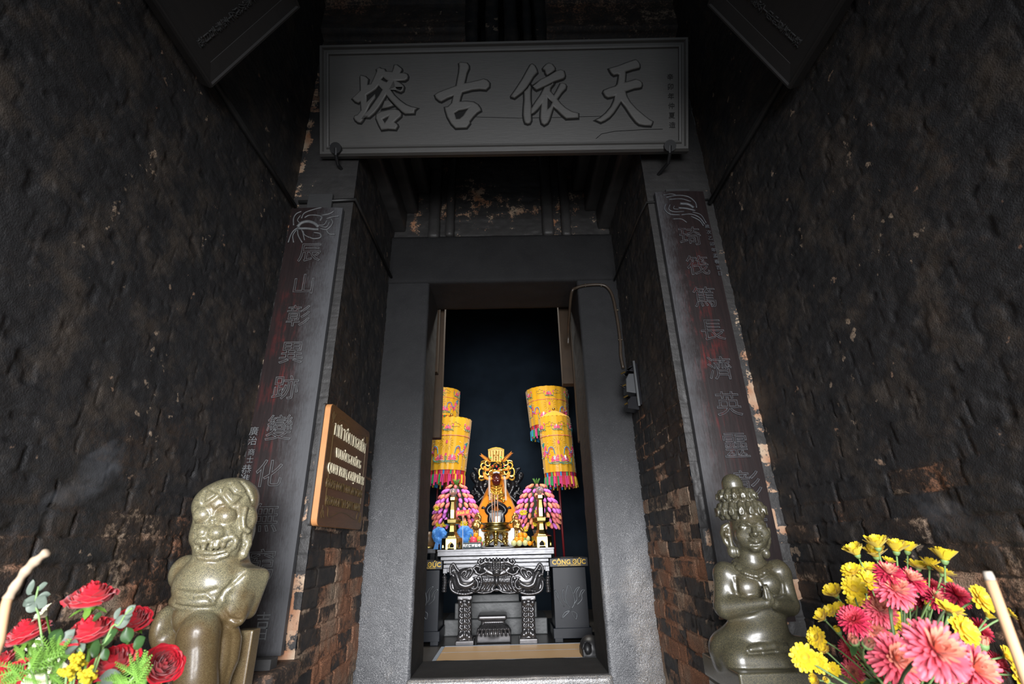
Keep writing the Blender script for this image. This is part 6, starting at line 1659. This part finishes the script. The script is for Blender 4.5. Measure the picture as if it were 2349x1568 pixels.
def protos():
    for v, (lift, n1) in enumerate(((.30, 15), (.75, 14), (.10, 16))):
        a = MB(); ring_petals(a, n1, .0195, .0040, lift, .15, .35, seed=v, tipw=.45); ring_petals(a, n1-3, .0170, .0036, lift+.25, .2, .35, ph=.2, seed=v+9, tipw=.45, z0=.001)
        if v == 2: ring_petals(a, 9, .0125, .0032, .7, .2, .35, ph=.1, seed=v+29, tipw=.45, z0=.0015)
        m = a.mesh('petals'); m.materials.append(MT['daisy'])
        b = MB().lathe([(.0, .0015), (.005, .002), (.0058, .0035), (.004, .0055), (.0, .0062)], 12); m2 = b.mesh('disc'); m2.materials.append(MT['disc'])
        c = MB().lathe([(.0012, -.0050), (.0028, -.0042), (.0044, -.0012), (.0046, .0010), (.0, .0012)], 12); m3 = c.mesh('calyx'); m3.materials.append(MT['stem'])
        PR_['daisy%d' % v] = [('petals', m), ('disc', m2), ('calyx', m3)]
    for v, (mo, mi) in enumerate((('chrO', 'chrI'), ('chrD', 'chrD2'), ('chrD', 'chrI'))):
        a = MB()
        for j, (n, L, W, lift, curl) in enumerate(((22, .036, .0033, -.25, -.35), (24, .035, .0032, -.02, -.2), (22, .033, .0031, .22, .0), (20, .030, .0030, .45, .1))):
            ring_petals(a, n, L, W, lift, curl, .55, ph=j*.37, jit=.13, r0=.003, z0=.001*j, seed=v*10+j, n=6, tipw=.5, basew=.6)
        m = a.mesh('outer_petals'); m.materials.append(MT[mo])
        a = MB()
        for j, (n, L, W, lift, curl) in enumerate(((18, .027, .0029, .68, .25), (16, .023, .0028, .90, .35), (12, .019, .0026, 1.12, .45), (8, .014, .0024, 1.35, .5))):
            ring_petals(a, n, L, W, lift, curl, .6, ph=j*.5, jit=.12, r0=.002, z0=.003, seed=v*10+j+50, n=6, tipw=.55, basew=.6)
        m2 = a.mesh('inner_petals'); m2.materials.append(MT[mi])
        c = MB().lathe([(.002, -.010), (.006, -.008), (.011, -.002), (.009, .002), (.0, .002)], 12); m3 = c.mesh('calyx'); m3.materials.append(MT['stem'])
        PR_['mum%d' % v] = [('outer_petals', m), ('inner_petals', m2), ('calyx', m3)]
    for nm, mt in (('budy', 'daisy'), ('budp', 'chrI')):
        a = MB(); ring_petals(a, 9, .017, .0042, 1.22, .5, .5, seed=3, r0=.004, tipw=.4); ring_petals(a, 6, .014, .004, 1.35, .4, .5, seed=4, r0=.002); m = a.mesh('petals'); m.materials.append(MT[mt])
        c = MB().lathe([(.002, -.006), (.005, -.004), (.0075, .002), (.0068, .007), (.0, .004)], 10); m3 = c.mesh('calyx'); m3.materials.append(MT['stem'])
        PR_[nm] = [('petals', m), ('calyx', m3)]
    for v in range(2):
        a = MB(); rg = random.Random(40+v); N = 26
        for i in range(N):
            t = i/(N-1); q0 = i*2.399; Rr = .0030+.0255*t**.9; hh = .037-.017*t; wid = .80+.35*(1-t); opn = .10+.90*t**1.3
            rows = []
            for vv in np.linspace(0, 1, 8):
                row = []
                for uu in np.linspace(-1, 1, 9):
                    q = q0+uu*wid*(1.0+.0*vv)
                    edge = 1-.18*abs(uu)**3
                    r_ = Rr*(.16+.84*math.sin(min(1, vv*1.9)*math.pi/2))*(1+.06*opn*vv)+opn*.020*max(0, vv-.62)**1.4+.0011*math.sin(uu*7+i)*vv
                    z_ = hh*(vv**1.15)*edge-opn*.050*max(0, vv-.74)**1.5+.0012*math.sin(uu*9+2*i)*vv**2
                    z_ -= .006*t*(1-vv)*0
                    row.append((r_*math.cos(q), r_*math.sin(q), z_))
                rows.append(row)
            a.grid(rows)
        m = a.mesh('petals'); m.materials.append(MT['rose'])
        b = MB()
        for k in range(5):
            q = 2*math.pi*k/5; c, s_ = math.cos(q), math.sin(q)
            G = petal_grid(.026, .0045, -.15, -.5, .2, tipw=.08); b.grid([[(x*c-y*s_, x*s_+y*c, z-.001) for x, y, z in row] for row in G])
        b.lathe([(.002, -.012), (.006, -.008), (.009, -.002), (.010, .002), (.0, .003)], 12)
        m2 = b.mesh('sepals'); m2.materials.append(MT['fern'])
        PR_['rose%d' % v] = [('petals', m), ('sepals', m2)]
protos()
for L in PR_.values():
    for _, m in L: m.polygons.foreach_set('use_smooth', [True]*len(m.polygons))
def bloom(kind, name, pos, face, scale, label, cat, group, neck, stemr=.0017, stemmat='stem', roll=0.0, bow=.03):
    pos = Vector([float(c) for c in pos]); face = Vector([float(c) for c in face]).normalized(); neck = Vector(neck)
    r = thing(name, label, cat, pos, group)
    Rm = face.to_track_quat('Z', 'Y').to_matrix() @ Matrix.Rotation(roll, 3, 'Z')
    for nm, m in PR_[kind]:
        o = bpy.data.objects.new(nm, m); COL.objects.link(o); o.parent = r
        o.rotation_euler = Rm.to_euler(); o.scale = (scale,)*3
    st = pos-face*.006*scale
    mid = (st*.55+neck*.45)-face*.0; ctrl = st-face*(st-neck).length*.35
    P = []
    for t in np.linspace(0, 1, 9):
        P.append(st*(1-t)**2+ctrl*2*t*(1-t)+neck*t*t)
    MB().tube(P, stemr, 6).build('stem', MT[stemmat], r, smooth=True)
    return r
# stands and vases just below the picture
MT['vase'] = simple('dark_glazed_vase', (0.03, 0.045, 0.05), 0.2, coat=.4)
NR = np.array([0.62, 0.92, 0.485]); NL = np.array([-0.63, 0.84, 0.485])
for n_, sx0, sx1, nm in ((NR, .44, .93, 'right'), (NL, -.93, -.44, 'left')):
    r = thing('vase_stand', 'low black stone stand under the %s vase of cut flowers' % nm, 'stand', ((sx0+sx1)/2, .78, 0))
    MB().mm(sx0+.03, sx1-.03, .52, 1.05, 0, .24).build('base', MT['ped'], r, bevel=.006); MB().mm(sx0, sx1, .49, 1.08, .24, .28).build('top', MT['ped'], r, bevel=.006)
    o = MB().lathe([(.0, .28), (.05, .28), (.075, .33), (.08, .38), (.055, .43), (.042, .455), (.050, .472), (.046, .472), (.038, .455), (.05, .42), (.07, .37), (.0, .30)], 28, (n_[0], n_[1], 0)).build('flower_vase', MT['vase'], smooth=True)
    tag(o, 'dark glazed vase holding the %s bouquet' % ('pink and yellow' if nm == 'right' else 'red rose'), 'vase')
def zq(x, y): return 1780+x/4.128, 1200+y/4.128
DA = [ # x, y, width, variant, face (x right, y toward camera, z up), label
 (770,300,185,1,(-.35,.15,1),'yellow daisy at the top left of the pink bouquet, petals raised like a cup'),
 (965,232,200,1,(-.1,.2,1),'topmost yellow daisy of the pink and yellow bouquet'),
 (950,318,190,1,(-.2,.3,1),'yellow daisy just under the topmost one, side on'),
 (1140,270,200,1,(.05,.25,1),'large yellow daisy right of the topmost one'),
 (1245,268,180,1,(.25,.1,1),'yellow daisy partly behind the large one at the bouquet top'),
 (1066,362,110,0,(.1,.5,.8),'small yellow daisy tucked beneath the top row'),
 (1598,355,215,1,(.2,.15,1),'lone yellow daisy standing highest on the right side of the bouquet'),
 (1350,430,215,0,(.1,.35,1),'yellow daisy above the upper pink chrysanthemums'),
 (1455,412,150,1,(.3,.1,1),'yellow daisy behind and right of the one above the pink blooms'),
 (1572,478,205,0,(.35,.3,.9),'yellow daisy below the lone high one, tilted right'),
 (1612,548,85,1,(.4,.2,.4),'small half hidden yellow daisy under the right tilted one'),
 (728,462,190,2,(-.5,.6,.8),'yellow daisy at the upper left shoulder of the bouquet, facing out'),
 (885,440,170,0,(-.2,.5,.9),'yellow daisy against the left of the topmost pink bloom'),
 (872,545,190,2,(-.2,.8,.6),'open yellow daisy left of the upper pink blooms'),
 (738,612,205,2,(-.4,.9,.5),'large open yellow daisy in the left cluster, facing the viewer'),
 (572,685,165,1,(-.6,.3,.75),'yellow daisy on the left edge with a long bare stem'),
 (755,742,150,0,(-.5,.6,.6),'yellow daisy under the left cluster'),
 (850,752,130,2,(-.2,.9,.4),'small yellow daisy above the rose red bloom'),
 (942,742,125,2,(.1,.9,.4),'yellow daisy close under the dull brown pink bloom'),
 (525,838,130,0,(-.7,.4,.6),'left yellow daisy of a close pair on the left edge'),
 (605,838,130,1,(-.4,.5,.8),'right yellow daisy of a close pair on the left edge'),
 (455,905,130,1,(-.7,.3,.7),'yellow daisy below the close pair, on a thin green stem'),
 (392,1080,185,2,(-.9,.5,.35),'ragged yellow daisy facing left toward the praying statue'),
 (480,1215,100,1,(-.7,.3,.6),'half open yellow daisy beside the ragged one'),
 (265,1268,230,2,(-.6,1,.3),'large double yellow daisy nearest the praying statue base'),
 (395,1315,180,2,(-.3,1,.2),'yellow daisy overlapping the large double one'),
 (540,1378,130,0,(-.4,.8,.1),'small yellow daisy low on the left of the bouquet'),
 (395,1482,110,1,(-.9,.4,.2),'lowest yellow daisy on the bouquet left edge'),
 (1142,925,195,2,(.1,1,.5),'amber yellow daisy in the middle of the bouquet'),
 (1085,1052,140,2,(-.1,1,.3),'amber yellow daisy just above the big coral chrysanthemum'),
 (1442,1003,90,2,(.1,1,.4),'small amber daisy above the largest pink chrysanthemum'),
 (1640,842,245,0,(.2,.5,.9),'broad yellow daisy right of the bare stems'),
 (1930,720,245,2,(.3,.9,.35),'yellow daisy at the right beside the incense stick'),
 (2002,895,100,1,(.5,.4,.7),'small yellow daisy below the one beside the incense stick'),
 (2212,860,125,0,(.6,.5,.4),'yellow daisy showing behind the right incense stick'),
 (1770,1012,265,2,(.15,1,.35),'biggest yellow daisy, right of the largest pink chrysanthemum'),
 (1850,1185,200,0,(.3,.9,.1),'yellow daisy under the biggest one, partly hidden'),
 (2175,1262,190,0,(.4,.9,.3),'yellow daisy low at the right by the incense stick'),
 (2290,1440,180,2,(.3,1,.1),'yellow daisy at the bottom right corner of the picture'),
 (812,1508,90,2,(0,1,.2),'small yellow daisy at the bottom edge under the coral bloom')]
for i, (x, y, w_, v, f, lab) in enumerate(DA):
    px, py = zq(x, y); D = (.042 if v != 1 else .037)*(1.22 if y < 490 else 1.0)
    if w_ < 120: D *= .84
    D = fit(px, py, w_/4.128, D)
    p = place(px, py, w_/4.128, D)
    sc = D/(.040 if v != 1 else .030)
    face = Vector((f[0], -f[1], f[2]))
    bloom('daisy%d' % v, 'daisy', p, face, sc, lab, 'daisy', 'yellow daisies in the right bouquet', NR+RNG.uniform(-.02, .02, 3)*np.array([1, 1, .2]), roll=i*.7)
MU = [
 (1062,482,250,2,(-.1,.6,.9),'upper left pink chrysanthemum with peach heart below the yellow top row'),
 (1275,545,250,2,(.1,.7,.8),'pink chrysanthemum with peach heart right of the upper left one'),
 (1090,545,170,2,(0,.9,.5),'pink chrysanthemum wedged behind the bright coral front bloom'),
 (1128,640,320,0,(-.1,.9,.7),'bright coral chrysanthemum with pink skirt in the upper middle'),
 (950,662,150,1,(-.6,.6,.5),'dull brown pink chrysanthemum left of the bright coral one'),
 (1482,592,150,1,(.2,.6,.8),'small deep pink chrysanthemum behind the right coral one'),
 (1702,682,245,1,(.3,.7,.7),'deep pink chrysanthemum on the right shoulder of the bouquet'),
 (1512,722,215,2,(.1,.8,.7),'coral chrysanthemum left of the deep pink shoulder bloom'),
 (1392,748,130,1,(0,.8,.4),'dim pink chrysanthemum between the upright stems'),
 (1248,758,130,2,(0,.9,.7),'small peach chrysanthemum above the bare stems'),
 (985,830,265,0,(-.2,.8,.7),'coral red chrysanthemum in the middle left'),
 (738,920,270,1,(-.6,.7,.6),'deep rose red chrysanthemum on the left, spiky petals'),
 (915,1018,265,0,(-.3,1,.4),'coral red chrysanthemum under the spiky rose red one'),
 (700,1185,200,1,(-.8,.7,.4),'rose red chrysanthemum on the left edge above the lowest coral bloom'),
 (725,1395,190,0,(-.7,.9,.1),'lowest coral chrysanthemum at the left of the bouquet'),
 (1132,1290,430,0,(-.1,1,.35),'big coral chrysanthemum low in the centre, flecked with yellow'),
 (1505,1200,520,0,(.05,1,.45),'largest pink chrysanthemum in front, centre of the bouquet'),
 (1865,1375,430,0,(.2,1,.3),'big pink chrysanthemum at the lower right, cut by the frame'),
 (1030,1470,190,1,(-.2,1,.1),'pink chrysanthemum at the bottom edge under the big coral one'),
 (1925,1010,220,1,(.5,.7,.4),'dark rose chrysanthemum behind the biggest yellow daisy'),
 (2085,1335,220,1,(.5,.9,.3),'rose pink chrysanthemum at the right under the incense stick')]
for i, (x, y, w_, v, f, lab) in enumerate(MU):
    px, py = zq(x, y); D = .062 if w_ < 300 else .078
    if w_ < 180: D = .052
    D = fit(px, py, w_/4.128, D*(.74 if y < 800 else .82))
    p = place(px, py, w_/4.128, D)
    bloom('mum%d' % v, 'chrysanthemum', p, Vector((f[0], -f[1], f[2])), D/.070, lab, 'chrysanthemum', 'pink chrysanthemums in the right bouquet', NR+RNG.uniform(-.02, .02, 3)*np.array([1, 1, .2]), .0024, 'stemdk', roll=i*.9)
for x, y, w_, k, f, lab in ((600,1035,60,'budy',(-.5,.3,.8),'closed greenish yellow bud on the left of the bouquet'), (1270,800,65,'budy',(0,.4,.9),'yellow bud below the small peach chrysanthemum'), (1400,602,65,'budy',(-.2,.3,.9),'yellow bud standing among the upper pink blooms'),
    (1962,1172,95,'budp',(.1,.4,.9),'pale peach bud at the right of the bouquet'), (860,1150,110,'budp',(-.2,.9,.4),'larger coral bud left of the big coral chrysanthemum'), (745,1125,100,'budp',(-.5,.7,.5),'coral bud beside the larger one, pointing left'), (492,1492,60,'budy',(-.6,.5,.3),'yellow bud near the lowest daisy of the bouquet'), (1445,800,60,'budy',(0,.3,1),'flat topped yellow bud on a thick upright stem')):
    px, py = zq(x, y); D = fit(px, py, w_/4.128, .016, 1.1); p = place(px, py, w_/4.128, D)
    bloom(k, 'flower_bud', p, Vector((f[0], -f[1], f[2])), D/.016, lab, 'flower bud', 'buds in the right bouquet', NR+RNG.uniform(-.02, .02, 3)*np.array([1, 1, .2]), .0014)
# leafy stalks low in the bouquet
lf = MB()
for i in range(16):
    px, py = zq(RNG.uniform(700, 1700), RNG.uniform(1150, 1560)); p = at(px, py, RNG.uniform(1.0, 1.12)); d = Vector((RNG.uniform(-1, 1), RNG.uniform(-1, .2), RNG.uniform(-.2, 1))).normalized(); sd_ = d.cross(Vector((0, 1, .3))).normalized()
    rows = [[Vector(p)+d*.045*t+sd_*(v*.008*math.sin(min(1, t*1.05)*math.pi)+.002*math.sin(9*t)*v)+Vector((0, 0, -.02*t*t)) for v in (-1, 0, 1)] for t in np.linspace(0, 1, 7)]
    lf.grid(rows)
    lf.tube([tuple(p), tuple((np.array(p)+NR)/2+np.array([0, 0, .02])), tuple(NR)], .0013, 5)
o = lf.build('leafy_stalks', MT['roseleaf'], smooth=True); tag(o, 'dark green leafy stalks filling the pink and yellow bouquet', 'foliage'); o['kind'] = 'stuff'

# ---- roses
def zw(x, y): return x/4.507, 1220+y/4.507
for i, (x, y, w_, v, f, lab) in enumerate((
    (950,700,440,0,(.05,.28,1),'highest red rose of the left bouquet, seen side on'),
    (945,1050,450,1,(-.05,.40,1),'red rose directly below the highest one'),
    (1375,905,350,0,(.25,.55,.85),'red rose at the right with grey leaves crossing it'),
    (305,1065,400,1,(-.25,.40,1),'large blurred red rose at the far left'),
    (1190,1360,450,0,(.05,.60,.9),'red rose at the bottom centre of the left bouquet'),
    (1670,1345,390,1,(.75,.55,.5),'red rose tilted right in front of the monster statue'),
    (60,1350,330,0,(-.5,.6,.7),'dark red rose cut by the left picture edge'),
    (180,1500,420,1,(-.2,.8,.7),'red rose in the bottom left corner'),
    (735,1590,200,0,(0,.7,.8),'red rose barely rising over the bottom edge'))):
    px, py = zw(x, y); D = fit(px, py, w_/4.507, .066, .98); p = place(px, py, w_/4.507, D)
    bloom('rose%d' % v, 'rose', p-np.array([0, 0, .008]), Vector((f[0], -f[1], f[2])), D/.066, lab, 'rose', 'red roses in the left bouquet', NL+RNG.uniform(-.02, .02, 3)*np.array([1, 1, .2]), .0030, 'fern', roll=i)
def sprig(name, pts, leaves, label, cat, lm, sm='stem', r_=.0014):
    """pts: stem pixels; leaves: (x, y, size, angle)"""
    Yb = leaves[0][4] if len(leaves[0]) > 4 else .82
    P = [at(*zw(x, y), Yb) for x, y in pts]
    root = thing(name, label, cat, P[-1])
    MB().tube([tuple(p) for p in catmull(P+[NL+np.array([.01, 0, -.02])], 4)], r_, 6).build('stem', MT[sm], root, smooth=True)
    for x, y, s_, ang, *_ in leaves:
        s_ *= .72; c = Vector(at(*zw(x, y), Yb)); d = Vector((math.cos(rad(ang)), RNG.uniform(-.4, .2), math.sin(rad(ang)))).normalized(); n = Vector((RNG.uniform(-.5, .5), -1, RNG.uniform(-.2, .7))); sd_ = d.cross(n).normalized()
        rows = [[c+d*s_*t+sd_*(v*s_*.42*math.sin(min(1, .06+t*.97)*math.pi)**.7)+n.normalized()*(.15*s_*(v*v)-.1*s_*t*t) for v in (-1, -.5, 0, .5, 1)] for t in np.linspace(0, 1, 8)]
        MB().grid(rows).build('leaf', MT[lm], root, smooth=True)
    return root
sprig('eucalyptus_sprig', [(400, 560), (370, 700), (380, 800), (420, 1000)], [(330, 640, .030, 110), (390, 600, .022, 35), (360, 730, .028, 170), (400, 690, .024, 20), (390, 800, .026, 150), (400, 790, .032, 60)], 'grey green eucalyptus sprig with round leaves above the far left rose', 'sprig', 'euc')
sprig('eucalyptus_sprig', [(1370, 780), (1290, 860), (1230, 960), (1100, 1100)], [(1310, 850, .022, 50), (1290, 880, .020, 10), (1190, 950, .030, 20), (1200, 900, .022, 80)], 'pale eucalyptus sprig crossing the right hand red rose', 'sprig', 'euc')
sprig('leafy_sprig', [(1150, 1050), (1080, 1150), (1000, 1300)], [(1140, 1070, .022, 30), (1060, 1150, .026, 20), (1090, 1200, .024, -60), (960, 900, .022, 20), (1380, 1200, .03, 40), (980, 1300, .035, 80), (540, 1150, .032, 60), (1340, 1130, .03, 120)], 'dark green rose leaves among the stems of the red roses', 'leaves', 'roseleaf')
sprig('leafy_sprig', [(700, 1100), (760, 1180), (850, 1350)], [(650, 1150, .030, 60), (700, 1200, .032, 10), (800, 1230, .022, 40), (1050, 1540, .036, 20)], 'silvery white backed leaves below the middle red roses', 'leaves', 'euc')
def fern(xc, yc, n, R, label, Y=.82, mat='fern'):
    c = at(*zw(xc, yc), Y); root = thing('fern_frond', label, 'fern', c); b = MB()
    for k in range(n):
        a = rad(RNG.uniform(-40, 220)); L = R*RNG.uniform(.6, 1); d = Vector((math.cos(a), RNG.uniform(-.6, .3), math.sin(a))); st = Vector(c)+Vector((RNG.uniform(-.3, .3)*R, 0, RNG.uniform(-.6, .1)*R))
        b.tube([st, st+d*L*.5, st+d*L+Vector((0, 0, -.1*L))], [.0008, .0008, .0004], 4)
        for j in range(9):
            t = .2+.8*j/8; q = st+d*L*t
            for sg in (-1, 1):
                b_ = a+sg*.9; b.tube([q, q+Vector((math.cos(b_), -.1, math.sin(b_)))*R*.22*(1.2-t)], [.0010, .0003], 4)
    b.build('fronds', MT[mat], root)
    MB().tube([tuple(c), tuple((np.array(c)+NL)/2), tuple(NL)], .0016, 6).build('stem', MT['stem'], root, smooth=True)
fern(560, 1270, 26, .040, 'bright feathery green fern below the far left rose')
fern(300, 1340, 14, .040, 'bright feathery green fern beside the bottom left roses', .78)
fern(1400, 1480, 22, .040, 'bright feathery green fern under the bottom centre rose')
def filler(pts, label, Y=.80):
    c = at(*zw(*pts[0][:2]), Y); root = thing('goldenrod_sprig', label, 'sprig', c); b = MB(); st = MB()
    for x, y, w_, h in pts:
        for k in range(90):
            q = at(*zw(x+RNG.normal()*w_*.45, y+RNG.normal()*h*.45), Y+RNG.normal()*.01); b.ell(q, RNG.uniform(.0014, .0026), 6)
        p = at(*zw(x, y+h*.3), Y); st.tube([tuple(p), tuple((np.array(p)+NL)/2), tuple(NL)], .0014, 5)
    o = b.build('florets', MT['golden'], root); o['kind'] = 'stuff'
    st.build('stem', MT['stem'], root, smooth=True)
filler([(810, 1310, 75, 75), (760, 1400, 50, 50)], 'yellow goldenrod sprig between the red roses')
filler([(880, 1470, 90, 60), (690, 1450, 70, 50), (900, 1530, 60, 40)], 'lower yellow goldenrod sprig at the bottom edge', .78)
def white_bloom(x, y, w_, f, label, n=6, D=.034):
    p = place(*zw(x, y), w_/4.507, D); root = thing('white_flower', label, 'flower', p, 'white flowers among the roses')
    a = MB(); ring_petals(a, n, D*.62, D*.22, .75, -.3, .5, seed=int(x), tipw=.3); ring_petals(a, n-2, D*.5, D*.18, 1.1, .2, .5, seed=int(x)+1, tipw=.3)
    face = Vector((f[0], -f[1], f[2])).normalized(); me = a.mesh('petals'); me.transform(Matrix.Translation(Vector(p)) @ face.to_track_quat('Z', 'Y').to_matrix().to_4x4()); link_mesh('petals', me, MT['cream'], root)
    n_ = NL; MB().tube([tuple(p), tuple(p*.6+n_*.4+np.array([0, 0, .02])), tuple(n_)], .0018, 6).build('stem', MT['fern'], root, smooth=True)
white_bloom(480, 870, 180, (-.5, .6, .6), 'creamy white flower over the far left rose', 5, .030)
white_bloom(380, 1190, 140, (.1, .9, .5), 'small creamy white flower under the far left rose', 5, .026)
white_bloom(500, 1500, 330, (.2, .9, .5), 'large white flower at the bottom edge beside the corner rose', 5, .05)
white_bloom(270, 1540, 200, (-.3, .8, .5), 'white flower peeping over the bottom edge in the corner', 5, .035)

# ---- thick joss sticks
P = [(500, 200), (430, 250), (345, 320), (270, 400), (205, 490), (135, 600), (75, 710), (45, 850), (20, 1000), (0, 1130)]
Yj = .62
pts = [at(*zw(x, y), Yj) for x, y in P]
b0 = pts[-1]
MT['ash'] = simple('pale_curled_ash', (0.45, 0.34, 0.24), 0.8, noise=0.2, nscale=50, bump=.001); MT['joss'] = simple('tan_joss_paste', (0.60, 0.36, 0.20), 0.75, noise=0.12, nscale=40)
js = thing('joss_stick', 'thick joss stick at the left with a long curled pale ash', 'incense stick', (b0[0], b0[1], .28), 'thick joss sticks in the foreground')
c = catmull(pts, 5); rr = [.0046+.0007*math.sin(i*.9)+(.0006 if (i//8) % 2 else 0) for i in range(len(c))]; rr[0] = .0030
MB().tube([tuple(p) for p in c[:30]], rr[:30], 10).build('curled_ash', MT['ash'], js, smooth=True)
MB().tube([tuple(p) for p in c[29:]]+[(b0[0]-.012, b0[1], .28)], .0047, 10).build('stick', MT['joss'], js, smooth=True)
a = at(2264, 1310, .53); b_ = at(2349, 1545, .53)
js = thing('joss_stick', 'thick upright tan joss stick with grey ash tip at the right', 'incense stick', ((a[0]+b_[0])/2, .53, .28), 'thick joss sticks in the foreground')
t1 = at(2271, 1330, .53)
MB().tube([tuple(a), tuple(a*.5+t1*.5), tuple(t1)], [.0036, .0044, .0047], 10).build('ash_tip', simple('grey_ash', (.45, .40, .34), .85, noise=.3, nscale=60), js, smooth=True)
MB().tube([tuple(t1), tuple(t1+(t1-a)*.04)], .0048, 10).build('char_ring', MT['black'], js, smooth=True)
MB().tube([tuple(t1), tuple(b_), tuple(b_+(b_-t1)*((b_[2]-.28)/(t1[2]-b_[2])))], .0047, 10).build('stick', MT['joss'], js, smooth=True)

# ================================================================== thin incense smoke
def smoke(name, pts, radii, label, dens, Y):
    t = NT(name+'_haze'); t.t.nodes.remove(t.b)
    v = t.n('ShaderNodeVolumePrincipled'); v.inputs['Color'].default_value = (.8, .85, .95, 1)
    f = t.ramp(t.noise(28, 4, .65, dist=1.2), [(.42, 0), (.72, 1)])
    t.t.links.new(t.math('MULTIPLY', f, dens), v.inputs['Density']); t.t.links.new(v.outputs[0], t.t.nodes['Material Output'].inputs['Volume'])
    P = [at(x, y, Y) for x, y in pts]
    c = catmull(P, 5); rr = list(np.interp(np.linspace(0, 1, len(c)), np.linspace(0, 1, len(radii)), radii))
    o = MB().tube([tuple(p) for p in c], rr, 10).build('smoke', t.m, smooth=True); tag(o, label, 'smoke'); o['kind'] = 'stuff'
smoke('left', [(62, 1262), (72, 1222), (92, 1195), (118, 1178), (108, 1160), (130, 1145), (160, 1138), (200, 1110), (240, 1060), (275, 1010)], [.003, .004, .006, .009, .011, .014, .018, .024, .026, .008], 'faint grey incense smoke curling up the left wall', 2.6, .70)
smoke('right', [(2330, 1285), (2290, 1262), (2240, 1225), (2190, 1195), (2150, 1165), (2090, 1130)], [.004, .010, .016, .024, .026, .008], 'faint grey incense smoke drifting before the right wall', 1.8, .72)
